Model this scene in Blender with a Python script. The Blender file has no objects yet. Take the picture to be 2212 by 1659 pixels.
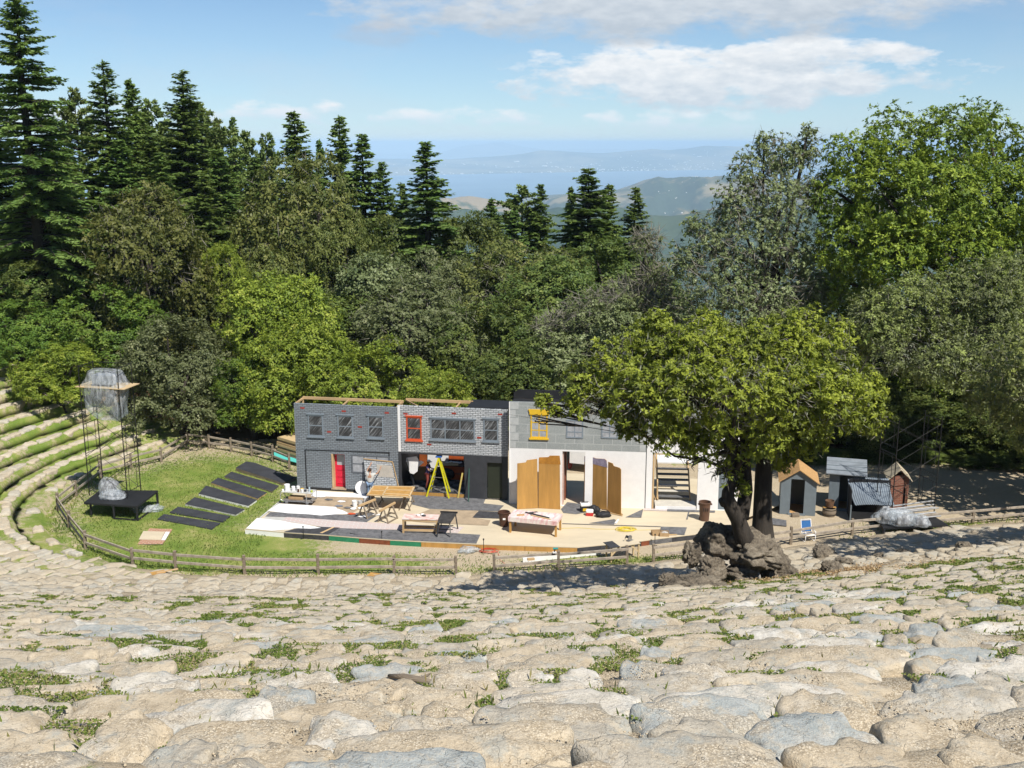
import bpy, bmesh, math, random
import numpy as np
from mathutils import Vector, Matrix, Euler
R = math.radians
random.seed(11)
rng = np.random.default_rng(5)
S = bpy.context.scene
COL = S.collection

# ------------------------------------------------------------------ camera maths
F, PITCH, CZ = 1080.0, R(12.6), 20.3
def ray(p):
    u = (p[0] / 2212 * 1024 - 512) / F; v = -(p[1] / 2212 * 1024 - 384) / F
    c, s = math.cos(PITCH), math.sin(PITCH)
    return Vector((u, c + v * s, -s + v * c))
EYE = Vector((0, 0, CZ))
def G(p, z=0.0):
    r = ray(p); return EYE + r * ((z - CZ) / r.z)
def AT(p, Y):
    r = ray(p); return EYE + r * (Y / r.y)
def proj(P):
    d = Vector(P) - EYE; c, s = math.cos(PITCH), math.sin(PITCH)
    zc = d.y * c - d.z * s; yc = d.y * s + d.z * c
    return (512 + F * d.x / zc, 384 - F * yc / zc, zc)
def Z1(x, y): return (.2917 * x, 760.3 + .2917 * y)
def Z2(x, y): return (518.4 + .2734 * x, 829.5 + .2734 * y)
def Z3(x, y): return (1036.8 + .2734 * x, 829.5 + .2734 * y)
def Z4(x, y): return (1572.5 + .28905 * x, 864 + .28905 * y)
def ZA(x, y): return (604.8 + .11718 * x, 985 + .11718 * y)
def ZB(x, y): return (743 + .125 * x, 950.4 + .125 * y)
def ZC(x, y): return (1347.8 + .20832 * x, 933.1 + .20832 * y)
def ZD(x, y): return (1192.3 + .1328 * x, 1088.6 + .1328 * y)

# ------------------------------------------------------------------ noise
def _h(ix, iy, iz, seed):
    n = (ix * 374761393 + iy * 668265263 + iz * 2147483647 + seed * 1274126177) & 0xffffffff
    n = ((n ^ (n >> 13)) * 1274126177) & 0xffffffff
    n = n ^ (n >> 16)
    return (n & 0xffff) / 65535.0
def vnoise(P, seed=0):
    P = np.asarray(P, float); i = np.floor(P).astype(np.int64); f = P - i
    f = f * f * (3 - 2 * f); out = 0
    for dx in (0, 1):
        for dy in (0, 1):
            for dz in (0, 1):
                w = (f[:, 0] if dx else 1 - f[:, 0]) * (f[:, 1] if dy else 1 - f[:, 1]) * (f[:, 2] if dz else 1 - f[:, 2])
                out = out + w * _h(i[:, 0] + dx, i[:, 1] + dy, i[:, 2] + dz, seed)
    return out * 2 - 1
def fbm(P, seed=0, oct=3):
    P = np.asarray(P, float); a, s, out = 1, 1, 0
    for k in range(oct):
        out = out + a * vnoise(P * s, seed + k * 17); a *= .5; s *= 2.03
    return out

# ------------------------------------------------------------------ materials
MATS = {}
def newmat(name):
    m = bpy.data.materials.new(name); m.use_nodes = True
    nt = m.node_tree; b = nt.nodes['Principled BSDF']
    return m, nt, b
def N(nt, t, **kw):
    n = nt.nodes.new(t)
    for k, v in kw.items():
        if k.startswith('i_'): n.inputs[k[2:].replace('_', ' ')].default_value = v
        else: setattr(n, k, v)
    return n
def ramp(nt, fac, stops):
    r = nt.nodes.new('ShaderNodeValToRGB'); cr = r.color_ramp
    while len(cr.elements) > 1: cr.elements.remove(cr.elements[0])
    cr.elements[0].position = stops[0][0]; cr.elements[0].color = (*stops[0][1], 1)
    for p, c in stops[1:]:
        e = cr.elements.new(p); e.color = (*c, 1)
    nt.links.new(fac, r.inputs[0]); return r.outputs[0]
def mixc(nt, fac, a, b, mode='MIX'):
    m = nt.nodes.new('ShaderNodeMix'); m.data_type = 'RGBA'; m.blend_type = mode
    for sock, v in ((m.inputs[0], fac), (m.inputs[6], a), (m.inputs[7], b)):
        if hasattr(v, 'links'): nt.links.new(v, sock)
        elif isinstance(v, (int, float)): sock.default_value = v
        else: sock.default_value = (*v, 1)
    return m.outputs[2]
def math_(nt, op, a, b=0.0, clamp=False):
    m = nt.nodes.new('ShaderNodeMath'); m.operation = op; m.use_clamp = clamp
    for sock, v in ((m.inputs[0], a), (m.inputs[1], b)):
        if hasattr(v, 'links'): nt.links.new(v, sock)
        else: sock.default_value = v
    return m.outputs[0]
def noise(nt, vec, scale, detail=4, rough=.6, col=False):
    n = nt.nodes.new('ShaderNodeTexNoise'); n.inputs['Scale'].default_value = scale
    n.inputs['Detail'].default_value = detail; n.inputs['Roughness'].default_value = rough
    if vec is not None: nt.links.new(vec, n.inputs['Vector'])
    return n.outputs['Color' if col else 'Fac']
def coords(nt, kind='Object', scale=None):
    t = nt.nodes.new('ShaderNodeTexCoord'); o = t.outputs[kind]
    if scale:
        mp = nt.nodes.new('ShaderNodeMapping'); mp.inputs['Scale'].default_value = scale
        nt.links.new(o, mp.inputs['Vector']); o = mp.outputs[0]
    return o
def bump(nt, b, h, dist, strength=.6):
    n = nt.nodes.new('ShaderNodeBump'); n.inputs['Distance'].default_value = dist; n.inputs['Strength'].default_value = strength
    nt.links.new(h, n.inputs['Height']); nt.links.new(n.outputs[0], b.inputs['Normal'])
def mat(name, c, rough=.7, var=.18, scale=6, bmp=.0, metal=0, stretch=None, spec=.3):
    if name in MATS: return MATS[name]
    m, nt, b = newmat(name)
    co = coords(nt, 'Object', stretch)
    n = noise(nt, co, scale, 5, .65)
    lo = tuple(x * (1 - var) for x in c); hi = tuple(min(1, x * (1 + var)) for x in c)
    col = ramp(nt, n, [(.3, lo), (.7, hi)])
    n2 = noise(nt, co, scale * 7, 2, .5)
    col = mixc(nt, math_(nt, 'MULTIPLY', n2, .25 * min(1, var * 4)), col, tuple(x * .6 for x in c))
    nt.links.new(col, b.inputs['Base Color'])
    b.inputs['Roughness'].default_value = rough; b.inputs['Metallic'].default_value = metal
    b.inputs['Specular IOR Level'].default_value = spec
    if bmp: bump(nt, b, n2, bmp)
    MATS[name] = m; return m

# ------------------------------------------------------------------ mesh collector
def euler_m(rx, ry, rz): return Euler((rx, ry, rz)).to_matrix()
class MB:
    def __init__(s): s.v, s.f = [], []
    def add(s, vs, fs):
        o = len(s.v); s.v += [Vector(v) for v in vs]; s.f += [tuple(i + o for i in f) for f in fs]; return s
    def box(s, c, d, rot=None, rz=0):
        hx, hy, hz = d[0] / 2, d[1] / 2, d[2] / 2
        vs = [Vector((x, y, z)) for x in (-hx, hx) for y in (-hy, hy) for z in (-hz, hz)]
        m = rot if rot is not None else euler_m(0, 0, rz)
        vs = [m @ v + Vector(c) for v in vs]
        return s.add(vs, [(0, 1, 3, 2), (4, 6, 7, 5), (0, 4, 5, 1), (2, 3, 7, 6), (0, 2, 6, 4), (1, 5, 7, 3)])
    def bb(s, x0, x1, y0, y1, z0, z1):
        return s.box(((x0 + x1) / 2, (y0 + y1) / 2, (z0 + z1) / 2), (x1 - x0, y1 - y0, z1 - z0))
    def bar(s, a, b, w, h=None, up=(0, 0, 1)):
        a, b = Vector(a), Vector(b); h = h or w; d = b - a; L = d.length
        if L < 1e-6: return s
        x = d / L; u = Vector(up)
        if abs(x.dot(u)) > .98: u = Vector((0, 1, 0))
        y = u.cross(x).normalized(); z = x.cross(y)
        return s.box((a + b) / 2, (L, w, h), Matrix((x, y, z)).transposed())
    def tube(s, pts, rad, n=8, cap=True):
        pts = [Vector(p) for p in pts]; k = len(pts)
        if not hasattr(rad, '__len__'): rad = [rad] * k
        o = len(s.v); ref = Vector((.13, .2, .97))
        for i, p in enumerate(pts):
            t = (pts[min(i + 1, k - 1)] - pts[max(i - 1, 0)])
            t = t.normalized() if t.length > 1e-9 else Vector((0, 0, 1))
            if abs(t.dot(ref)) > .95: ref = Vector((.97, .2, .1))
            a = t.cross(ref).normalized(); b = t.cross(a)
            for j in range(n):
                an = 2 * math.pi * j / n
                s.v.append(p + (a * math.cos(an) + b * math.sin(an)) * rad[i])
        for i in range(k - 1):
            for j in range(n):
                j2 = (j + 1) % n
                s.f.append((o + i * n + j, o + i * n + j2, o + (i + 1) * n + j2, o + (i + 1) * n + j))
        if cap:
            s.f.append(tuple(o + j for j in range(n))[::-1]); s.f.append(tuple(o + (k - 1) * n + j for j in range(n)))
        return s
    def lathe(s, c, prof, n=16):
        o = len(s.v); c = Vector(c)
        for r, z in prof:
            for j in range(n):
                a = 2 * math.pi * j / n; s.v.append(c + Vector((r * math.cos(a), r * math.sin(a), z)))
        k = len(prof)
        for i in range(k - 1):
            for j in range(n):
                j2 = (j + 1) % n
                s.f.append((o + i * n + j, o + i * n + j2, o + (i + 1) * n + j2, o + (i + 1) * n + j))
        s.f.append(tuple(o + j for j in range(n))[::-1]); s.f.append(tuple(o + (k - 1) * n + j for j in range(n)))
        return s
    def prism(s, poly, d):
        """poly: 3d points of one face, extruded by vector d"""
        poly = [Vector(p) for p in poly]; d = Vector(d); n = len(poly)
        vs = poly + [p + d for p in poly]
        fs = [tuple(range(n))[::-1], tuple(range(n, 2 * n))] + [(i, (i + 1) % n, n + (i + 1) % n, n + i) for i in range(n)]
        return s.add(vs, fs)
    def blob(s, c, r, sub=2, amp=.15, freq=2, seed=0, flat=None):
        bm = bmesh.new(); bmesh.ops.create_icosphere(bm, subdivisions=sub, radius=1)
        P = np.array([v.co[:] for v in bm.verts]); k = 1 + amp * fbm(P * freq + seed * 3.7, seed, 3)
        P = P * k[:, None] * np.array(r if hasattr(r, '__len__') else (r, r, r))
        if flat is not None: P[:, 2] = np.maximum(P[:, 2], flat)
        fs = [tuple(v.index for v in f.verts) for f in bm.faces]; bm.free()
        return s.add([Vector(p) + Vector(c) for p in P], fs)
    def build(s, name, m, parent=None, world=False, smooth=False, bev=0, fix=True):
        vs = s.v
        if world and parent is not None:
            inv = parent.matrix_basis.inverted(); vs = [inv @ v for v in vs]
        me = bpy.data.meshes.new(name); me.from_pydata([v[:] for v in vs], [], s.f)
        if fix:
            bm = bmesh.new(); bm.from_mesh(me); bmesh.ops.recalc_face_normals(bm, faces=bm.faces); bm.to_mesh(me); bm.free()
        me.materials.append(m)
        if smooth:
            for p in me.polygons: p.use_smooth = True
        o = bpy.data.objects.new(name, me); COL.objects.link(o)
        if parent is not None: o.parent = parent
        if bev:
            md = o.modifiers.new('bev', 'BEVEL'); md.width = bev; md.segments = 1; md.limit_method = 'ANGLE'
        return o
def tag(o, label=None, cat=None, group=None, kind=None):
    if label: o['label'] = label
    if cat: o['category'] = cat
    if group: o['group'] = group
    if kind: o['kind'] = kind
    return o
def thing(name, label, cat, loc=(0, 0, 0), rz=0, group=None):
    o = bpy.data.objects.new(name, None); COL.objects.link(o)
    o.location = loc; o.rotation_euler = (0, 0, rz); o.empty_display_size = .1
    o.matrix_basis = Matrix.Translation(Vector(loc)) @ Matrix.Rotation(rz, 4, 'Z')
    return tag(o, label, cat, group)
def dup(root, loc=None, rz=None, label=None, scale=None):
    r = root.copy(); COL.objects.link(r)
    if loc is not None: r.location = loc
    if rz is not None: r.rotation_euler = (0, 0, rz)
    if scale is not None: r.scale = scale
    if label: r['label'] = label
    for ch in list(root.children):
        c = ch.copy(); COL.objects.link(c); c.parent = r
        for gch in ch.children:
            d = gch.copy(); COL.objects.link(d); d.parent = c
    return r
def npmesh(name, V, Fc, m, parent=None, attrs=None, smooth=False):
    """V (n,3), Fc (m,k) numpy; attrs {name: (n_faces-or-verts, domain)}"""
    me = bpy.data.meshes.new(name); k = Fc.shape[1]
    me.vertices.add(len(V)); me.vertices.foreach_set('co', np.ascontiguousarray(V, np.float32).ravel())
    me.loops.add(Fc.size); me.loops.foreach_set('vertex_index', np.ascontiguousarray(Fc, np.int32).ravel())
    me.polygons.add(len(Fc)); me.polygons.foreach_set('loop_start', np.arange(0, Fc.size, k, dtype=np.int32))
    if smooth: me.polygons.foreach_set('use_smooth', np.ones(len(Fc), bool))
    me.update(calc_edges=True)
    for an, (arr, dom) in (attrs or {}).items():
        a = me.attributes.new(an, 'FLOAT', dom); a.data.foreach_set('value', np.ascontiguousarray(arr, np.float32))
    me.materials.append(m)
    o = bpy.data.objects.new(name, me); COL.objects.link(o)
    if parent is not None: o.parent = parent
    return o
ORD = ['first', 'second', 'third', 'fourth', 'fifth', 'sixth', 'seventh', 'eighth', 'ninth', 'tenth', 'eleventh', 'twelfth', 'thirteenth',
       'fourteenth', 'fifteenth', 'sixteenth', 'seventeenth', 'eighteenth', 'nineteenth', 'twentieth']
def ordw(i):
    if i < 20: return ORD[i]
    t = ['twenty', 'thirty', 'forty', 'fifty', 'sixty'][(i + 1) // 10 - 2]; r = (i + 1) % 10
    return t.replace('y', 'ieth') if r == 0 else t + '-' + ORD[r - 1]

# ------------------------------------------------------------------ camera, sun, sky
cam = bpy.data.cameras.new('camera'); camo = bpy.data.objects.new('camera', cam); COL.objects.link(camo)
cam.sensor_width = 36; cam.lens = 36 * F / 1024; cam.clip_start = .1; cam.clip_end = 200000
camo.location = EYE; camo.rotation_euler = (R(90) - PITCH, 0, 0); S.camera = camo
SUN_EL, SUN_H = R(53), (.55, -.835)
sd = Vector((SUN_H[0] * math.cos(SUN_EL), SUN_H[1] * math.cos(SUN_EL), math.sin(SUN_EL)))
sl = bpy.data.lights.new('sun', 'SUN'); sl.energy = 4.2; sl.angle = R(.53); sl.color = (1, .95, .87)
so = bpy.data.objects.new('sun', sl); COL.objects.link(so); so.rotation_euler = sd.to_track_quat('Z', 'Y').to_euler()
def build_world():
    w = bpy.data.worlds.new('World'); S.world = w; w.use_nodes = True; nt = w.node_tree; nt.nodes.clear()
    out = nt.nodes.new('ShaderNodeOutputWorld'); bg = nt.nodes.new('ShaderNodeBackground'); bg.inputs[1].default_value = SKY
    sky = nt.nodes.new('ShaderNodeTexSky'); sky.sky_type = 'NISHITA'; sky.sun_disc = False
    sky.sun_elevation = SUN_EL; sky.sun_rotation = math.atan2(SUN_H[0], SUN_H[1]); sky.altitude = 600
    sky.air_density = .8; sky.dust_density = 0; sky.ozone_density = 3.0
    g = coords(nt, 'Generated')
    sx = nt.nodes.new('ShaderNodeSeparateXYZ'); nt.links.new(g, sx.inputs[0])
    az = math_(nt, 'ARCTAN2', sx.outputs[0], sx.outputs[1]); el = math_(nt, 'ARCSINE', sx.outputs[2])
    cb = nt.nodes.new('ShaderNodeCombineXYZ')
    nt.links.new(math_(nt, 'MULTIPLY', az, 1.0), cb.inputs[0]); nt.links.new(math_(nt, 'MULTIPLY', el, 2.6), cb.inputs[1])
    P = cb.outputs[0]
    n1 = noise(nt, P, 14, 9, .62); nwarp = noise(nt, P, 45, 6, .6)
    def azel(p):
        r = ray(p).normalized(); return math.atan2(r.x, r.y), math.asin(r.z)
    def ell(p0, p1, n, amp):
        a0, e0 = azel((p0[0], p1[1])); a1, e1 = azel((p1[0], p0[1]))
        ca, ce, wa, we = (a0 + a1) / 2, (e0 + e1) / 2, (a1 - a0) / 2, (e1 - e0) / 2
        x = math_(nt, 'DIVIDE', math_(nt, 'SUBTRACT', az, ca), wa); y = math_(nt, 'DIVIDE', math_(nt, 'SUBTRACT', el, ce), we)
        d = math_(nt, 'SUBTRACT', 1.0, math_(nt, 'ADD', math_(nt, 'MULTIPLY', x, x), math_(nt, 'MULTIPLY', y, y)))
        return math_(nt, 'ADD', d, math_(nt, 'MULTIPLY', math_(nt, 'SUBTRACT', n, .5), amp)), y
    mr = lambda v, a, b: math_(nt, 'MULTIPLY', math_(nt, 'SUBTRACT', v, a), 1 / (b - a), True)
    col = mixc(nt, 1.0, sky.outputs[0], (.93, 1.04, 1.10), 'MULTIPLY')
    hz = mr(el, .16, -.02); col = mixc(nt, math_(nt, 'MULTIPLY', hz, .55), col, (4.9, 6.9, 8.6))
    WH, GR = (9.4, 9.6, 9.8), (6.3, 7.1, 7.9)
    def put(col, p0, p1, amp, lo, hi, opac, top=WH, bot=GR, soft=(-.9, .7)):
        d, y = ell(p0, p1, n1, amp)
        dens = math_(nt, 'MULTIPLY', mr(d, lo, hi), opac)
        sh = mr(math_(nt, 'ADD', y, math_(nt, 'MULTIPLY', math_(nt, 'SUBTRACT', nwarp, .5), 3.2)), *soft)
        return mixc(nt, dens, col, mixc(nt, sh, bot, top))
    # thin high veil
    veil = mr(noise(nt, P, 5, 8, .6), .48, .8)
    col = mixc(nt, math_(nt, 'MULTIPLY', veil, .35), col, (6.5, 7.0, 7.8))
    # low band of small cumulus over the bay
    nb = noise(nt, P, 26, 8, .55)
    for p0, p1, op in (((380, 205), (820, 275), .95), ((760, 225), (1280, 280), .85), ((1200, 225), (1700, 290), .75), ((-200, 220), (460, 290), .8)):
        d, y = ell(p0, p1, nb, 5.0); col = mixc(nt, math_(nt, 'MULTIPLY', mr(d, .4, 1.35), op), col, mixc(nt, mr(y, -.6, .5), (7.0, 8.0, 9.0), (9.3, 9.5, 9.7)))
    d, y = ell((300, 262), (2000, 330), nb, 2.0); col = mixc(nt, math_(nt, 'MULTIPLY', mr(d, .0, 1.4), .35), col, (7.0, 7.6, 8.2))
    col = put(col, (1060, 70), (2080, 250), 3.8, .08, .6, .97)
    col = put(col, (1480, 70), (2000, 165), 3.4, .05, .6, .95)
    col = put(col, (640, -150), (2360, 95), 3.2, .0, .7, .95, bot=(5.4, 6.1, 6.9), top=(7.4, 7.9, 8.4))
    col = put(col, (640, 20), (1000, 120), 3.5, .6, 1.6, .55, bot=(4.6, 5.0, 5.8), top=(5.5, 6.0, 6.8))
    col = put(col, (80, 90), (300, 160), 3.5, .8, 1.8, .5, bot=(4.6, 5.2, 6.2), top=(5.0, 5.6, 6.6))
    nt.links.new(col, bg.inputs[0]); nt.links.new(bg.outputs[0], out.inputs[0])
SKY = .07
build_world()
S.view_settings.view_transform = 'Standard'; S.view_settings.look = 'None'; S.view_settings.gamma = 1
S.view_settings.exposure = .5
S.render.engine = 'CYCLES'
S.cycles.use_denoising = True
try: S.cycles.denoiser = 'OPENIMAGEDENOISE'
except Exception: pass
S.cycles.max_bounces = 6; S.cycles.diffuse_bounces = 3; S.cycles.transparent_max_bounces = 12; S.cycles.volume_bounces = 1
S.cycles.transmission_bounces = 4; S.cycles.glossy_bounces = 2; S.cycles.caustics_reflective = False; S.cycles.caustics_refractive = False

# ------------------------------------------------------------------ bowl curve and terrain height
raw = [(140, 86), (80, 70), (45, 60.6), (28.2, 56.3), (21.5, 54.9), (14.4, 52.6), (7.1, 50.4), (2.3, 49.3), (-2.7, 48.65), (-7.5, 48.45), (-12.9, 48.6), (-16.3, 49.1),
       (-18.8, 49.9), (-21.8, 52.0), (-23.9, 54.4), (-25.2, 57), (-25.7, 60.7), (-24.9, 64.5), (-23.4, 68.4), (-22.0, 72.0), (-19, 76), (-10, 81), (8, 85), (40, 89), (110, 96), (200, 110)]
def chaikin(p):
    q = [p[0]]
    for a, b in zip(p[:-1], p[1:]):
        q += [(a[0] * .75 + b[0] * .25, a[1] * .75 + b[1] * .25), (a[0] * .25 + b[0] * .75, a[1] * .25 + b[1] * .75)]
    return q + [p[-1]]
cp = chaikin(chaikin(raw)); cp = np.array(cp)
seg = np.r_[0, np.cumsum(np.linalg.norm(np.diff(cp, axis=0), axis=1))]
SS = np.arange(0, seg[-1], .5)
CX = np.interp(SS, seg, cp[:, 0]); CY = np.interp(SS, seg, cp[:, 1])
TX = np.gradient(CX); TY = np.gradient(CY); tl = np.hypot(TX, TY); TX /= tl; TY /= tl
for _ in range(6):
    TX[1:-1] = (TX[:-2] + 2 * TX[1:-1] + TX[2:]) / 4; TY[1:-1] = (TY[:-2] + 2 * TY[1:-1] + TY[2:]) / 4
tl = np.hypot(TX, TY); TX /= tl; TY /= tl
NX, NY = -TY, TX                           # left of travel = uphill, outside
i_corner = int(np.argmin((CX + 22.3) ** 2 + (CY - 71.5) ** 2)); S_COR = SS[i_corner]
def prof(d):
    d = np.asarray(d, float); t = np.clip(d / 12, 0, 1)
    ramp_ = 12 * (t ** 3 - t ** 4 / 2) + np.maximum(d - 12, 0)      # integral of smoothstep
    return np.where(d > 0, .25 * d + .16 * ramp_, 0)
def nearest(x, y):
    x = np.asarray(x, float).ravel(); y = np.asarray(y, float).ravel()
    d = np.empty(len(x)); s = np.empty(len(x))
    for a in range(0, len(x), 20000):
        X, Y = x[a:a + 20000, None] - CX[None], y[a:a + 20000, None] - CY[None]
        D = X * X + Y * Y; k = D.argmin(1); r = np.arange(len(k))
        cr = TX[k] * Y[r, k] - TY[k] * X[r, k]
        d[a:a + 20000] = np.sqrt(D[r, k]) * np.sign(cr); s[a:a + 20000] = SS[k]
    return d, s
def Hsm(x, y):
    x = np.asarray(x, float).ravel(); y = np.asarray(y, float).ravel()
    d, s = nearest(x, y); m = 1 - np.clip((s - S_COR) / 9, 0, 1); m = m * m * (3 - 2 * m)
    h = m * prof(np.minimum(d, 60))
    fall = np.maximum(y - 84, 0); h = h - .12 * fall * np.clip(fall / 30, 0, 1) - .13 * np.maximum(y - 150, 0)
    return h, d, s
def H(x, y): return float(Hsm([x], [y])[0][0])
DK = [.9]
while DK[-1] < 47.2:
    t_ = min(1, max(0, (DK[-1] - 8) / 13)); DK.append(DK[-1] + 1.42 - .66 * t_ * t_ * (3 - 2 * t_))
DK = np.array(DK); KMAX = len(DK) - 2
def level(k): return float(prof(DK[k] + .62 * (DK[k + 1] - DK[k])))
# ================================================================== GROUND
def attr(nt, name):
    a = nt.nodes.new('ShaderNodeAttribute'); a.attribute_name = name; return a.outputs['Fac']
def pebbles(nt, vec, scale=78):
    vo = nt.nodes.new('ShaderNodeTexVoronoi'); vo.inputs['Scale'].default_value = scale; nt.links.new(vec, vo.inputs['Vector'])
    sp = nt.nodes.new('ShaderNodeSeparateColor'); nt.links.new(vo.outputs['Color'], sp.inputs[0])
    c = ramp(nt, sp.outputs[0], [(0, (.30, .235, .155)), (.25, (.50, .41, .275)), (.6, (.64, .545, .395)), (1, (.80, .72, .57))])
    return mixc(nt, ramp(nt, vo.outputs['Distance'], [(.42, (0, 0, 0)), (.62, (.8, .8, .8))]), c, (.24, .185, .12)), vo.outputs['Distance']
def ground_mat():
    m, nt, b = newmat('ground'); co = coords(nt)
    gr, lf = attr(nt, 'grass'), attr(nt, 'litter')
    n1 = noise(nt, co, .55, 6, .65); n2 = noise(nt, co, 3.2, 6, .7); n3 = noise(nt, co, 26, 3, .7); n4 = noise(nt, co, 110, 2, .6)
    dirt = ramp(nt, n2, [(.3, (.38, .305, .205)), (.55, (.48, .395, .275)), (.75, (.56, .48, .355))])
    dirt = mixc(nt, math_(nt, 'MULTIPLY', ramp(nt, n4, [(.35, (1, 1, 1)), (.6, (0, 0, 0))]), .45), dirt, (.2, .15, .09))
    dirt = mixc(nt, math_(nt, 'MULTIPLY', ramp(nt, n4, [(.58, (0, 0, 0)), (.7, (1, 1, 1))]), .5), dirt, (.62, .54, .41))
    pb, pd = pebbles(nt, co); dirt = mixc(nt, ramp(nt, n1, [(.38, (.25, .25, .25)), (.55, (.85, .85, .85))]), dirt, pb)
    grass = ramp(nt, math_(nt, 'ADD', math_(nt, 'MULTIPLY', n1, .55), math_(nt, 'MULTIPLY', n3, .45)), [(.3, (.09, .15, .028)), (.47, (.155, .225, .042)), (.55, (.25, .275, .075)), (.65, (.41, .35, .18))])
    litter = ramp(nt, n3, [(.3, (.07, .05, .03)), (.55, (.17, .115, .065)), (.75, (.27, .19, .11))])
    e = lambda v: math_(nt, 'MULTIPLY', math_(nt, 'SUBTRACT', v, .42), 6, True)
    mk = e(math_(nt, 'ADD', math_(nt, 'MULTIPLY', gr, .8), math_(nt, 'MULTIPLY', math_(nt, 'SUBTRACT', math_(nt, 'ADD', math_(nt, 'MULTIPLY', n2, .6), math_(nt, 'MULTIPLY', n3, .4)), .5), 1.5)))
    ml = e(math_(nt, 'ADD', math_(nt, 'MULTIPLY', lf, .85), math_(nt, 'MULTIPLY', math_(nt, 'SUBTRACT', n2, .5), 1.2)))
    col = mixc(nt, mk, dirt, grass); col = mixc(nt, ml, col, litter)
    nt.links.new(col, b.inputs['Base Color']); b.inputs['Roughness'].default_value = .95; b.inputs['Specular IOR Level'].default_value = .1
    bump(nt, b, math_(nt, 'ADD', n3, math_(nt, 'MULTIPLY', n4, .4)), .03, .5)
    return m
GROUND = ground_mat()
def blobw(x, y, pts):
    """sum of soft ellipses (cx,cy,rx,ry,w)"""
    o = np.zeros_like(x)
    for cx, cy, rx, ry, w in pts:
        o = np.maximum(o, w * np.clip(1.5 - 1.1 * np.hypot((x - cx) / rx, (y - cy) / ry), 0, 1))
    return o
def groundcover(x, y, d):
    g = blobw(x, y, [(-19, 60, 8, 12, .95), (-14, 57, 5, 8, .7), (-16, 52, 8, 4.5, 1.0), (-9, 50.2, 7, 1.8, .9), (-3, 49.4, 6, .9, .6), (5, 50.6, 7, .9, .75), (-21, 68, 4, 5, .5), (24, 55.5, 6, .8, .7), (12, 52.2, 3, .8, .5)])
    g = np.where(d > .3, 0, g)
    left = np.clip((-x - 9 + (y - 52) * .4) / 9, 0, 1)
    g = np.where(d > .3, .15 + .58 * left, g)
    g = np.where((d < .3) & (y > 64) & (x > 10), .8 * np.clip((y - 65.5) / 2, 0, 1), g)  # grass patch behind the sheds; its darker colour also paints in tree shade
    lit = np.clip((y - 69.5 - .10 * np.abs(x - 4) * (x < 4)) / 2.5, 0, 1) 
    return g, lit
def ground():
    xs = np.unique(np.r_[np.arange(-160, -36, 2.5), np.arange(-36, 36, .4), np.arange(36, 160.1, 2.5)])
    ys = np.unique(np.r_[np.arange(-24, 44, 1.0), np.arange(44, 88, .4), np.arange(88, 240, 3.0), np.arange(240, 700, 20)])
    X, Y = np.meshgrid(xs, ys); sh = X.shape; X, Y = X.ravel(), Y.ravel()
    h, d, s = Hsm(X, Y)
    P = np.c_[X, Y, 0 * X]
    inlawn = (d < 0)
    h = h + np.where(inlawn, .05 * fbm(P * .35, 3, 3) + .02 * fbm(P * 1.7, 8, 2), .12 * fbm(P * .3, 4, 3))
    flat = blobw(X, Y, [(2, 56, 15, 5.6, 1.4)])                       # under the stage the soil is level
    h = np.where(inlawn, h * (1 - np.clip(flat * 2, 0, 1)), h)
    under = (s > 8) & (s < S_COR - 2.0) & (d > .3) & (d < 50)
    h = np.where(under, h - np.clip(d - .3, 0, .9) * .75, h)
    h = np.where(d <= 0, h - .01, h)
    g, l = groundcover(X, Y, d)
    ny, nx = sh; i = np.arange(ny * nx).reshape(ny, nx)
    Fc = np.stack([i[:-1, :-1].ravel(), i[:-1, 1:].ravel(), i[1:, 1:].ravel(), i[1:, :-1].ravel()], 1)
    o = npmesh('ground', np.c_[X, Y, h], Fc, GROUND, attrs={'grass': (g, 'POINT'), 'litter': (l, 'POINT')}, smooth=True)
    tag(o, kind='structure')
ground()
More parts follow.
